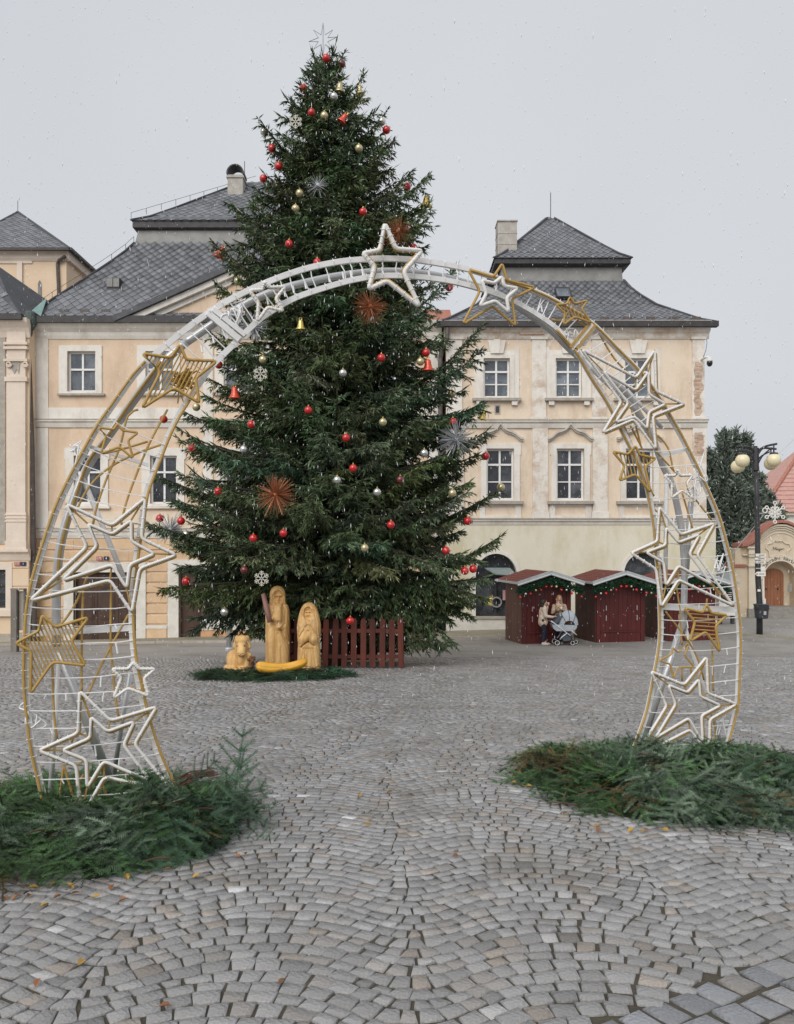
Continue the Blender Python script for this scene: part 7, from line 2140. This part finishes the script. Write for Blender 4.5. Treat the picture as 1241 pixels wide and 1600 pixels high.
# snowflake decoration on the pole with its cable
c = LP(1205.5, 801, -0.3)
m = MB(); rr = 17 * YLp / F
for k in range(6):
    a = math.pi / 3 * k + math.pi / 2; d = Vector((math.cos(a), 0, math.sin(a)))
    m.tube([c, c + d * rr * 0.72], 0.028, 5)
    ce = c + d * rr * 0.86
    m.tube([ce + Vector((math.cos(t), 0, math.sin(t))) * rr * 0.14 for t in np.linspace(0, 6.283, 13)[:-1]], 0.024, 5, closed=True)
    for sg in (-1, 1):
        e = Vector((math.cos(a + sg * 0.55), 0, math.sin(a + sg * 0.55)))
        m.tube([c + d * rr * 0.22, c + d * rr * 0.2 + e * rr * 0.42], 0.022, 5)
    ca = c + Vector((math.cos(a + 0.52), 0, math.sin(a + 0.52))) * rr * 0.36
    m.tube([ca + Vector((math.cos(t), 0, math.sin(t))) * rr * 0.12 for t in np.linspace(0, 6.283, 11)[:-1]], 0.018, 5, closed=True)
ce = LP(1190, 798, -0.3); m.tube([ce + Vector((math.cos(t), 0, math.sin(t))) * 0.09 for t in np.linspace(0, 6.283, 13)[:-1]], 0.024, 5, closed=True)
sf = build('light_snowflake', m, MT['sign_white'], None, origin=tuple(c)); tag(sf, 'large white looped snowflake decoration bracketed to the street lamp pole', 'snowflake')
m = MB(); m.tube([LP(1182, 803), LP(1204, 801, -0.3)], 0.025, 5); build('bracket', m, MT['steel'], sf)
m = MB(); m.tube([LP(1189, 806, -0.2), P(1141, 870, YLp + 1.5), P(1112, 908, YLp + 3.2)], 0.018, 5); cb = build('stay_cable', m, MT['cable'], None, origin=tuple(LP(1189, 806, -0.2))); tag(cb, 'pale cable slanting down from the lamp snowflake to the house corner', 'cable')
m = MB(); m.tube([P(1216, 710, YLp + 8), P(1241, 686, YLp + 8), P(1262, 666, YLp + 8)], 0.014, 5); cb = build('overhead_cable', m, MT['cable'], None, origin=tuple(P(1216, 710, YLp + 8))); tag(cb, 'thin overhead cable rising beside the lamp globes towards the edge', 'cable')
# direction signs
sg_ = thing('direction_sign', 'stack of small white pointed direction boards on the street lamp pole', 'sign', LP(1184, 880, -0.16))
for (x0, x1, y0, y1, point) in ((1178, 1194, 865, 869.5, 0), (1177, 1194, 871, 874.5, 0), (1176, 1193, 876, 880, -1), (1186, 1193, 885, 891, 0), (1178, 1193.5, 893, 900, -1)):
    m = MB(); a, b = LP(x0, y1, -0.16), LP(x1, y0, -0.16); zm = (a.z + b.z) / 2
    poly = [(a.x, a.z), (b.x, a.z), (b.x, b.z), (a.x, b.z)] if point == 0 else [(a.x + 0.06, a.z), (b.x, a.z), (b.x, b.z), (a.x + 0.06, b.z), (a.x - 0.03, zm)]
    m.prism(poly, a.y - 0.012, a.y + 0.012); bd = build('board', m, MT['sign_white'], sg_)
    m = MB(); m.box(a.x + 0.12, b.x - 0.06, a.y - 0.02, a.y - 0.013, zm - 0.012, zm + 0.012)
    if point: m.prism([(a.x + 0.0, zm), (a.x + 0.07, zm - 0.03), (a.x + 0.07, zm + 0.03)], a.y - 0.02, a.y - 0.013)
    build('marking', m, MT['letter'], bd)
    m = MB(); m.box(LP(1184, 0).x - 0.13, LP(1184, 0).x + 0.13, a.y + 0.012, a.y + 0.04, zm - 0.02, zm + 0.02); build('clamp', m, MT['steel'], bd)
m = MB(); m.box(LP(1183.5, 0).x - 0.05, LP(1186, 0).x, YLp - 0.14, YLp - 0.12, PZ(924, YLp), PZ(920.5, YLp)); st = build('sticker', m, MT['sign_white'], lamp)
m = MB(); m.tube([LP(1191, 893, -0.12), LP(1191.5, 940, -0.12)], 0.03, 6); m.tube([LP(1192, 935, -0.12), LP(1192.5, 944, -0.12)], 0.06, 6); build('tie_rod', m, MT['sign_white'], lamp)
bn = thing('litter_bin', 'dark flared litter bin fixed to the street lamp pole', 'bin', LP(1184, 965, -0.3))
m = MB(); m.lathe(LP(1185, 965, -0.28), [(0.22, 0), (0.24, 0.03), (0.27, 0.42), (0.29, 0.52), (0.31, 0.54), (0.29, 0.56)], 16); build('bucket', m, MT['bin'], bn)
m = MB(); m.lathe(LP(1185, 965, -0.28), [(0.278, 0.36), (0.285, 0.36), (0.292, 0.41), (0.282, 0.41)], 16); build('rim_band', m, MT['lamp_iron'], bn)
m = MB(); m.obox(LP(1185, 956, -0.58), (0.05, 0, 0), (0, 0.006, 0), (0, 0, 0.07)); build('sticker', m, MT['steel'], bn)

# ================================================================ baroque gate
YGt = 45.0
Gp = lambda px, py, dy=0.0: (PX(px, YGt), PZ(py, YGt))
gt = thing('garden_gate', 'beige baroque gateway with a curved tiled gable and an arched brown door', 'gate', (PX(1219, YGt), YGt, PZ(965, YGt)))
gzb = PZ(985, YGt)
m = MB()
xl_, xr_ = PX(1187, YGt), PX(1252, YGt)
hole = (PX(1193, YGt), PX(1246, YGt), gzb, PZ(877, YGt))
top = PZ(850, YGt)
wall_holes(m, xl_, xr_, gzb, top, YGt, [hole], 0.9, 1.0)
arch_opening(m, hole[0], hole[1], gzb, PZ(905, YGt), hole[3], YGt, 0.9)
gab = [(1187, 850), (1187, 836), (1193, 832), (1202, 824), (1211, 820.5), (1219, 820), (1227, 820.5), (1236, 824), (1246, 832), (1252, 836), (1252, 850)]
m.prism([Gp(*p) for p in gab], YGt, YGt + 1.0)
build('wall', m, MT['gate_wall'], gt)
for (off, pr, th) in ((0, 0.2, 0.10), (3.2, 0.13, 0.08), (6.2, 0.08, 0.06), (11, 0.05, 0.05)):
    m = MB(); P_ = [(1187, 838), (1193, 833), (1202, 826), (1211, 822.5), (1219, 822), (1227, 822.5), (1236, 826), (1246, 833), (1252, 838)]
    for a, b in zip(P_[:-1], P_[1:]):
        a2, b2 = Gp(a[0], a[1] + off), Gp(b[0], b[1] + off)
        m.prism([a2, b2, (b2[0], b2[1] + th), (a2[0], a2[1] + th)], YGt - pr, YGt + 0.02)
    build('gable_moulding', m, MT['gate_trim'], gt)
m = MB(); P_ = [(1185, 837), (1193, 830), (1202, 823), (1211, 819), (1219, 818), (1227, 819), (1236, 823), (1246, 830), (1254, 837)]
for a, b in zip(P_[:-1], P_[1:]):
    n_ = 3
    for i in range(n_):
        f0, f1 = i / n_, (i + 1) / n_
        p0 = Vector((PX(a[0] + (b[0] - a[0]) * f0, YGt), 0, PZ(a[1] + (b[1] - a[1]) * f0, YGt))); p1 = Vector((PX(a[0] + (b[0] - a[0]) * f1, YGt), 0, PZ(a[1] + (b[1] - a[1]) * f1, YGt)))
        q_ = MB(); q_.obox((p0 + p1) / 2 + Vector((0, YGt + 0.3, 0.12 + random.uniform(-0.015, 0.015))), (p1 - p0) * 0.49, (0, 0.62, 0.0), (0, 0, 0.075))
        build('roof_tile', q_, MT['clay'], gt)
# wing with pilaster to the left, with its own tiles
m = MB(); m.prism([Gp(*p) for p in [(1150, 990), (1187, 990), (1187, 842), (1180, 850), (1168, 854), (1158, 856), (1150, 857)]], YGt + 0.1, YGt + 1.0); build('wing_wall', m, MT['gate_wall'], gt)
m = MB(); m.box(PX(1169, YGt), PX(1184, YGt), YGt - 0.12, YGt + 0.12, gzb, PZ(858, YGt)); build('pilaster', m, MT['gate_trim'], gt)
for (p0, p1, z0, z1, pr) in ((1167, 1186, 885, 882.5, 0.24), (1168, 1185, 870, 866, 0.22), (1167, 1186, 866, 863, 0.27), (1160, 1170, 868, 866, 0.1), (1166, 1186, 857, 854, 0.22)):
    m = MB(); m.box(PX(p0, YGt), PX(p1, YGt), YGt - pr, YGt + 0.1, PZ(z0, YGt), PZ(z1, YGt)); build('capital_band', m, MT['gate_trim'], gt)
m = MB(); m.box(PX(1168, YGt), PX(1186, YGt), YGt - 0.16, YGt + 0.1, gzb, PZ(951, YGt)); build('pilaster_base', m, MT['stone_step'], gt)
P_ = [(1157, 851.5), (1166, 850), (1174, 846), (1180, 841), (1186, 834)]
for a, b in zip(P_[:-1], P_[1:]):
    for i in range(3):
        f0, f1 = i / 3, (i + 1) / 3
        p0 = Vector((PX(a[0] + (b[0] - a[0]) * f0, YGt), 0, PZ(a[1] + (b[1] - a[1]) * f0, YGt))); p1 = Vector((PX(a[0] + (b[0] - a[0]) * f1, YGt), 0, PZ(a[1] + (b[1] - a[1]) * f1, YGt)))
        q_ = MB(); q_.obox((p0 + p1) / 2 + Vector((0, YGt + 0.4, 0)), (p1 - p0) * 0.49, (0, 0.7, 0.0), (0, 0, 0.1)); build('roof_tile', q_, MT['clay'], gt)
m = MB(); m.prism([Gp(*p) for p in [(1146, 990), (1166, 990), (1166, 886), (1146, 886)]], YGt + 0.3, YGt + 0.9); m.box(PX(1144, YGt), PX(1167, YGt), YGt + 0.2, YGt + 1, PZ(888, YGt), PZ(885.5, YGt)); build('low_wall', m, MT['gate_trim'], gt)
for i in range(7):
    q_ = MB(); x = PX(1145 + i * 3, YGt); q_.obox((x + 0.05, YGt + 0.6, PZ(884 , YGt)), (0.05, 0, 0), (0, 0.6, 0), (0, 0, 0.08)); build('roof_tile', q_, MT['clay'], gt)
# arch band with its inscription, cartouche
m = MB(); ca = PX(1219.5, YGt); cz = PZ(905, YGt); rx = (hole[1] - hole[0]) / 2; rz = hole[3] - cz
n = 20
for i in range(n):
    a, b = math.pi * i / n, math.pi * (i + 1) / n
    f = lambda t, r: (ca - (rx + r) * math.cos(t), cz + (rz + r) * math.sin(t))
    m.prism([f(a, 0.02), f(b, 0.02), f(b, 0.36), f(a, 0.36)], YGt - 0.06, YGt + 0.01)
build('arch_band', m, MT['gate_trim'], gt)
m = MB()
word = 'Zahradní kavárna'
for i, ch in enumerate(word):
    if ch == ' ':
        build('lettering', m, MT['letter'], gt, recalc=False); m = MB(); continue
    t = math.pi * (0.185 + 0.63 * (i + 0.5) / len(word))
    V, Fq = text_mesh(ch, 0.30, 0.006)
    cx0, cz0 = ca - (rx + 0.19) * math.cos(t), cz + (rz + 0.19) * math.sin(t)
    ro = -(t - math.pi / 2)
    ro = math.pi / 2 - t
    c_, s__ = math.cos(ro), math.sin(ro)
    m.add([(cx0 + x * c_ - y * s__, YGt - 0.075 - z, cz0 + x * s__ + y * c_) for x, y, z in V], Fq)
build('lettering', m, MT['letter'], gt, recalc=False)
m = MB(); cc_ = Vector((PX(1216, YGt), YGt - 0.04, PZ(858, YGt)))
cart = [(-0.70, 0.05), (-0.62, 0.28), (-0.36, 0.34), (-0.2, 0.5), (0, 0.46), (0.2, 0.5), (0.36, 0.34), (0.62, 0.28), (0.70, 0.05), (0.52, -0.12), (0.5, -0.42), (0.2, -0.4), (0, -0.48), (-0.2, -0.4), (-0.5, -0.42), (-0.52, -0.12)]
m.tube([cc_ + Vector((x, 0, z)) for x, z in cart], 0.045, 6, closed=True); build('cartouche', m, MT['gate_trim'], gt)
m = MB()
m.tube(spline([cc_ + Vector((x, -0.005, z)) for x, z in [(-0.30, -0.06), (-0.28, 0.12), (-0.2, -0.02), (-0.14, 0.12), (-0.12, -0.05), (-0.05, 0.04), (-0.03, -0.05), (0.03, 0.03), (0.05, -0.13), (0.1, 0.03), (0.13, -0.04), (0.18, 0.04), (0.2, -0.04), (0.25, 0.04), (0.32, -0.02)]], 0.03), 0.012, 4); build('script_line', m, MT['letter'], gt)
for (px_, py_, w_) in ((1216, 844, 0.3), (1216, 869, 0.34)):
    m = MB()
    for sg in (-1, 1): m.tube([Vector((PX(px_, YGt) + sg * (0.12 + 0.09 * math.cos(t)), YGt - 0.06, PZ(py_, YGt) + 0.06 * math.sin(t))) for t in np.linspace(0, 5.2, 10)], 0.035, 5)
    build('scroll', m, MT['gate_trim'], gt)
# door deep in the arch, steps, plaque
yd_ = YGt + 0.85
dz0, dz1 = PZ(948, yd_), PZ(889, yd_); dx0, dx1 = PX(1193, yd_), PX(1224, yd_)
m = MB(); m.box(hole[0] - 0.2, hole[1] + 0.4, yd_ + 0.06, yd_ + 0.1, gzb, hole[3] + 0.2); build('niche_wall', m, MT['gate_wall'], gt)
m = MB(); n = 10; pts = [(dx0, dz0), (dx1, dz0)] + [((dx0 + dx1) / 2 + (dx1 - dx0) / 2 * math.cos(math.pi * i / n), dz1 - 0.35 + 0.38 * math.sin(math.pi * i / n)) for i in range(n + 1)]
m.prism(pts, yd_ - 0.04, yd_ + 0.05); dr = build('door', m, MT['gate_door'], gt)
for i in range(6):
    a = dx0 + (dx1 - dx0) * i / 6; b = dx0 + (dx1 - dx0) * (i + 1) / 6
    q_ = MB(); q_.box(a + 0.012, b - 0.012, yd_ - 0.06, yd_ - 0.038, dz0 + 0.02, dz1 - (0.35 if i in (0, 5) else 0.15 if i in (1, 4) else 0.06)); build('plank', q_, MT['gate_door'], dr)
m = MB(); m.ball((dx0 + 0.12, yd_ - 0.09, (dz0 + dz1) / 2 - 0.05), 0.05, 8, 6); m.ball((dx0 + (dx1 - dx0) * 0.7, yd_ - 0.09, (dz0 + dz1) / 2 - 0.05), 0.05, 8, 6); build('knob', m, MT['lamp_iron'], dr)
for i in range(3):
    m = MB(); m.box(PX(1190 - i * 1.0, YGt), PX(1262, YGt), YGt - 0.25 - 0.3 * (2 - i) * 0 - 0.32 * i, yd_ + 0.1, gzb - 0.3, PZ(948 + i * 5.5, YGt)); build('step', m, MT['stone_step'], gt)
m = MB(); m.box(PX(1233, YGt), PX(1239, YGt), YGt + 0.1, YGt + 0.14, PZ(925, YGt), PZ(912, YGt)); build('plaque', m, MT['stone_step'], gt)
# pale side wall of the niche
m = MB(); m.prism([(PX(1226, yd_), yd_ + 0.05), (PX(1250, YGt), YGt + 0.2), (PX(1252, YGt), YGt + 0.9), (PX(1227, yd_), yd_ + 0.08)], 0, 1) if False else None

# kiosk behind the farther arch leg
YK = 36.5
kc = ground_at(1138, 970)
ks = thing('kiosk', 'small kiosk with a flared grey-green roof, dark poster panel and white base', 'kiosk', (PX(1138, YK), YK, PZ(968, YK)))
kx0, kx1 = PX(1124, YK), PX(1161 - 11, YK)
m = MB(); m.box(kx0, kx1, YK, YK + 1.0, PZ(962, YK), PZ(912, YK)); build('body', m, MT['sign_white'], ks)
m = MB(); m.box(kx0 + 0.06, kx1 - 0.04, YK - 0.03, YK - 0.002, PZ(939, YK), PZ(914, YK)); po = build('poster', m, MT['poster'], ks)
m = MB()
for i, (w_, o_) in enumerate(((0.5, 0), (0.3, 0.1), (0.12, 0.3), (0.36, 0.1), (0.4, 0.1), (0.38, 0.1), (0.3, 0.1))):
    m.box(kx1 - 0.12 - o_ - w_ * 0.5, kx1 - 0.1 - o_, YK - 0.038, YK - 0.031, PZ(917.5 + i * 3, YK), PZ(916.6 + i * 3, YK))
build('print_line', m, MT['sign_white'], po)
m = MB()
for i in range(3): m.box(kx1 - 0.42, kx1 - 0.1, YK - 0.012, YK - 0.002, PZ(945 + i * 4, YK), PZ(943.5 + i * 4, YK))
build('print_line', m, MT['pram_dark'], ks)
m = MB(); xa_, xb_ = kx0 - 0.12, kx1 + 0.14
m.add([(xa_, YK - 0.2, PZ(911.5, YK)), (xb_, YK - 0.2, PZ(911.5, YK)), (xb_, YK + 1.2, PZ(911.5, YK)), (xa_, YK + 1.2, PZ(911.5, YK)),
       (xa_ + 0.2, YK, PZ(906, YK)), (xb_ - 0.2, YK, PZ(906, YK)), (xb_ - 0.2, YK + 1, PZ(906, YK)), (xa_ + 0.2, YK + 1, PZ(906, YK)),
       (xa_ + 0.3, YK + 0.1, PZ(896, YK)), (xb_ - 0.26, YK + 0.1, PZ(896, YK)), (xb_ - 0.26, YK + 0.9, PZ(896, YK)), (xa_ + 0.3, YK + 0.9, PZ(896, YK))],
      [(3, 2, 1, 0), (0, 1, 5, 4), (1, 2, 6, 5), (2, 3, 7, 6), (3, 0, 4, 7), (4, 5, 9, 8), (5, 6, 10, 9), (6, 7, 11, 10), (7, 4, 8, 11), (8, 9, 10, 11)]); build('roof', m, MT['kiosk_roof'], ks)
for x in (kx0 + 0.1, kx1 - 0.1):
    m = MB(); m.box(x - 0.06, x + 0.06, YK + 0.05, YK + 0.25, PZ(975, YK), PZ(962, YK)); build('foot', m, MT['lamp_iron'], ks)
# grey wooden post with a panel by the left house, and a steel post behind the carved ox
gpst = ground_at(24, 1018)
wp = thing('notice_post', 'weathered grey post and panel standing before the pink-cream house', 'post', gpst)
Yp = gpst.y
m = MB(); m.box(PX(19, Yp), PX(28, Yp), Yp - 0.1, Yp + 0.1, gpst.z - 0.2, PZ(921, Yp)); build('post', m, MT['post_wood'], wp)
m = MB(); m.box(PX(29, Yp), PX(38, Yp), Yp + 0.05, Yp + 0.12, PZ(985, Yp), PZ(924, Yp)); build('panel', m, MT['plinth'], wp)
m = MB(); m.box(PX(19, Yp) - 0.03, PX(39, Yp), Yp - 0.06, Yp + 0.14, PZ(921.5, Yp), PZ(919.5, Yp)); m.box(PX(36.5, Yp), PX(38.5, Yp), Yp, Yp + 0.16, gpst.z - 0.1, PZ(921, Yp)); build('frame', m, MT['post_wood'], wp)
gs = ground_at(358, 1016)
sp = thing('steel_post', 'grey round steel post behind the carved ox, its top lost in the spruce', 'post', gs)
m = MB(); m.tube([gs + Vector((0, 0, -0.1)), gs + Vector((0, 0, 3.6))], 0.085, 12); build('shaft', m, MT['grey_metal'], sp, sm=True)
m = MB(); m.lathe(gs, [(0.13, -0.05), (0.13, 0.06), (0.1, 0.1)], 12); build('collar', m, MT['grey_metal'], sp)

# ================================================================ dark evergreen and the red-roofed house on the right
class Leaves(Shoots): pass
YE = 56.0
def evergreen(name, label, base, tops, H):
    """tops: list of (dx, dy, height, radius) plume axes"""
    t = thing(name, label, 'tree', base)
    m = MB(); L = Leaves()
    for (dx, dy, h, r) in tops:
        a = base + Vector((dx * 0.4, dy * 0.4, -0.2)); b = base + Vector((dx, dy, h * 0.95))
        m.tube([a, a.lerp(b, 0.5), b], [0.3, 0.16, 0.03], 7)
        n = int(760 * r * h / 6)
        for i in range(n):
            v = random.uniform(0.06, 1.0) ** 0.85
            rr = r * (min(1.0, (1 - v) * 1.45 + 0.05)) * (0.8 + 0.3 * math.sin(v * 19 + dx * 7))
            an = random.uniform(0, 6.283); q = math.sqrt(random.uniform(0.15, 1.0)) * rr
            p = a.lerp(b, v) + Vector((math.cos(an) * q, math.sin(an) * q, random.gauss(0, 0.15)))
            d0 = Vector((math.cos(an) * 0.6, math.sin(an) * 0.6, random.uniform(0.1, 1.0)))
            tn = random.uniform(0.6, 1.35)
            for e in range(5):
                d = d0 + Vector((random.gauss(0, 0.45), random.gauss(0, 0.45), random.gauss(0, 0.45)))
                L.add(tuple(p + Vector((random.gauss(0, 0.16), random.gauss(0, 0.16), random.gauss(0, 0.16)))), tuple(d), random.uniform(0.25, 0.55), random.uniform(0.05, 0.09), np.array([tn, tn, tn * random.uniform(0.85, 1.1)]))
    build('trunk', m, MT['bark'], t)
    c = L.mesh('crown', MT['yew'], t, tuple(base)); c['kind'] = 'stuff'
be = Vector((PX(1150, YE), YE, float(gz(20, YE))))
hE = PZ(668, YE) - be.z
sE = YE / F
evergreen('evergreen_tree', 'broad dark evergreen with several pointed tops between the cream house and the gate', be,
          [((1128 - 1150) * sE, -0.3, hE * 1.0, 1.0), ((1114 - 1150) * sE, 0.6, hE * 0.9, 1.0), ((1147 - 1150) * sE, 0.2, hE * 1.01, 0.75), ((1165 - 1150) * sE, -0.2, hE * 0.99, 0.8), ((1140 - 1150) * sE, -1, hE * 0.72, 1.9), ((1170 - 1150) * sE, -0.8, hE * 0.68, 1.6), ((1184 - 1150) * sE, 0.0, hE * 0.76, 1.5), ((1202 - 1150) * sE, 0.3, hE * 0.66, 1.4), ((1220 - 1150) * sE, 0.5, hE * 0.58, 1.2), ((1112 - 1150) * sE, 0, hE * 0.7, 1.3)], hE)
YH = 66.0
hh_ = thing('red_roof_house', 'house with a salmon red tiled roof and skylight behind the lamp globes', 'house', (PX(1260, YH), YH, PZ(965, YH)))
X0_, X1_ = PX(1196, YH), PX(1330, YH)
ze_ = PZ(800, YH)
m = MB(); m.box(X0_, X1_, YH, YH + 9, PZ(985, YH), ze_); build('wall', m, MT['trim'], hh_)
m = MB(); m.box(X0_ - 0.2, X1_, YH - 0.3, YH + 0.05, PZ(805, YH), PZ(797, YH)); build('cornice', m, MT['gate_trim'], hh_)
YR2 = YH + 5.0
rtop = PZ(690, YR2); xr0 = PX(1252, YR2) + 0.5
m = MB()
v = [(X0_ - 0.5, YH - 0.5, ze_), (X1_, YH - 0.5, ze_), (X1_, YR2, rtop), (xr0, YR2, rtop), (X0_ - 0.5, YH + 9.5, ze_)]
m.add(v, [(0, 1, 2, 3), (0, 3, 4), (0, 4, 1), (1, 4, 2), (2, 4, 3)]); rr_ = build('roof', m, MT['red_roof'], hh_)
k_t = (rtop - ze_) / (YR2 - YH + 0.5)
for i in range(1, 17):
    f = i / 17
    y = YH - 0.5 + f * (YR2 - YH + 0.5); z = ze_ + f * (rtop - ze_); xa_ = X0_ - 0.5 + f * (xr0 - X0_ + 0.5)
    m = MB(); m.obox(((xa_ + X1_) / 2, y, z + 0.01), ((X1_ - xa_) / 2, 0, 0), (0, 0.08, 0.08 * k_t), (0, -0.03 * k_t, 0.03)); build('tile_course', m, MT['red_roof'], rr_)
ysk = YH + 1.25; m = MB(); zc = PZ(769, ysk)
m.obox((PX(1222, ysk), ysk - 0.06, zc), (0.42, 0, 0), (0.14, 0.34, 0.34 * k_t), (0, -0.05, 0.04)); sk_ = build('skylight', m, MT['gutter'], rr_)
m = MB(); m.obox((PX(1222, ysk), ysk - 0.13, zc + 0.03), (0.34, 0, 0), (0.12, 0.27, 0.27 * k_t), (0, -0.03, 0.02)); build('pane', m, MT['sash'], sk_)
m = MB(); m.bar((X0_ - 0.5, YH - 0.5, ze_ + 0.1), (xr0, YR2, rtop + 0.1), 0.3, 0.12); build('hip_tile', m, MT['clay'], rr_)

# ================================================================ fallen leaves and sleet
def leaf_mesh(mat, s):
    pts = [(0, 0), (0.35, 0.28), (0.7, 0.3), (1.0, 0.0), (0.68, -0.3), (0.3, -0.26)]
    m = MB(); vs = [(x * s - s / 2, y * s, 0.18 * s * math.sin(x * 3) + 0.25 * abs(y) * s) for x, y in pts] + [(0.0, 0, 0.03 * s)]
    m.add(vs, [(6, i, (i + 1) % 6) for i in range(6)]); m.tube([(-s / 2, 0, 0), (-s * 0.8, 0.05 * s, 0.05 * s)], 0.03 * s, 4)
    return mesh_from('fallen_leaf', m, MT[mat], recalc=False)
LM = [leaf_mesh('leaf_yellow', 0.06), leaf_mesh('leaf_brown', 0.058), leaf_mesh('leaf_brown', 0.048)]
LV = [(198, 1373, 0, 'l'), (108, 1388, 0, 'l'), (83, 1384, 0, 'l'), (53, 1391, 0, 'l'), (150, 1405, 0, 'l'), (70, 1418, 0, 'l'), (8, 1407, 1, 'l'), (46, 1403, 1, 'l'), (90, 1405, 1, 'l'), (118, 1399, 1, 'l'), (175, 1390, 1, 'l'), (230, 1368, 1, 'l'), (262, 1362, 1, 'l'), (192, 1410, 1, 'l'), (25, 1406, 1, 'l'), (382, 1337, 0, 'l'), (372, 1341, 1, 'l'),
      (307, 1372, 0, 'y'), (127, 1508, 0, 'o'), (59, 1540, 1, 'o'), (441, 1538, 1, 'o'), (258, 1577, 1, 'o'),
      (803, 1226, 0, 'r'), (826, 1231, 0, 'r'), (890, 1250, 0, 'r'), (884, 1273, 0, 'r'), (933, 1293, 0, 'r'), (986, 1300, 0, 'r'), (1004, 1302, 0, 'r'), (1039, 1300, 0, 'r'), (1173, 1283, 0, 'r'), (1196, 1264, 0, 'r'), (1222, 1268, 1, 'r'), (935, 1300, 1, 'r'), (1010, 1299, 1, 'r'),
      (608, 1240, 0, 'm'), (637, 1213, 1, 'm'), (561, 1245, 0, 'm'), (575, 1290, 0, 'm'), (712, 1340, 1, 'm'), (497, 1330, 1, 'm'), (710, 1210, 1, 'm')]
ORD = ['first', 'second', 'third', 'fourth', 'fifth', 'sixth', 'seventh', 'eighth', 'ninth', 'tenth', 'eleventh', 'twelfth', 'thirteenth', 'fourteenth', 'fifteenth', 'sixteenth', 'seventeenth', 'eighteenth']
where = {'l': ('along the near edge of the bigger fir heap', 'leaves along the bigger fir heap'), 'o': ('lying on the nearest open cobbles', 'leaves among the nearest cobbles'),
         'r': ('along the edge of the browned fir heap', 'leaves along the browned fir heap'), 'm': ('on the open cobbles between the two fir heaps', 'leaves between the fir heaps')}
LV.sort(key=lambda q: q[0])
cnt = {}
for (px_, py_, kd, gk) in LV:
    g = ground_at(px_, py_)
    o = bpy.data.objects.new('fallen_leaf', LM[kd if kd == 0 else random.choice((1, 2))]); link(o)
    o.location = g + Vector((0, 0, 0.012)); o.rotation_euler = (random.gauss(0, 0.2), random.gauss(0, 0.2), random.uniform(0, 6.28))
    o.scale = [random.uniform(0.8, 1.15)] * 3
    if gk == 'y':
        tag(o, 'single bright yellow leaf on the cobbles in front of the bigger fir heap', 'leaf')
    else:
        i = cnt.get((gk, kd), 0); cnt[(gk, kd)] = i + 1
        tag(o, '%s %s leaf from the left %s' % (ORD[i], 'yellow' if kd == 0 else 'rusty', where[gk][0]), 'leaf', where[gk][1])
# sleet in the air: small wet flakes, longer than wide
n = 11500
Yf_ = 6.5 + 27 * rng.random(n) ** 0.75
kx = rng.uniform(-0.56, 0.56, n); kz = rng.uniform(-0.20, 0.72, n)
Xf = kx * Yf_; Zf = EYE + kz * Yf_
ok = Zf > gz(Xf, Yf_) + 0.1
ok &= Yf_ > 4.0
c = np.stack([Xf, Yf_, Zf], 1)[ok]; n = len(c)
l = 0.010 + 0.030 * rng.random(n) ** 2; wd = 0.0024 + 0.0022 * rng.random(n)
d = np.stack([rng.normal(0, 0.12, n), rng.normal(0, 0.12, n), np.ones(n)], 1) * l[:, None]
an = rng.uniform(0, math.pi, n)
s1 = np.stack([np.cos(an), np.sin(an), np.zeros(n)], 1) * wd[:, None]; s2 = np.stack([-np.sin(an), np.cos(an), np.zeros(n)], 1) * wd[:, None]
V = np.stack([c - d, c + s1, c + s2, c - s1, c - s2, c + d], 1).reshape(-1, 3)
ft = np.array([(0, 2, 1), (0, 3, 2), (0, 4, 3), (0, 1, 4), (5, 1, 2), (5, 2, 3), (5, 3, 4), (5, 4, 1)])
fl_ = np_mesh('snow', V, (ft[None] + (np.arange(n) * 6)[:, None, None]).reshape(-1, 3), MT['snow'])
tag(fl_, 'fine sleet falling through the air over the square', 'snow', kind='stuff')
print('objects', len(bpy.data.objects))
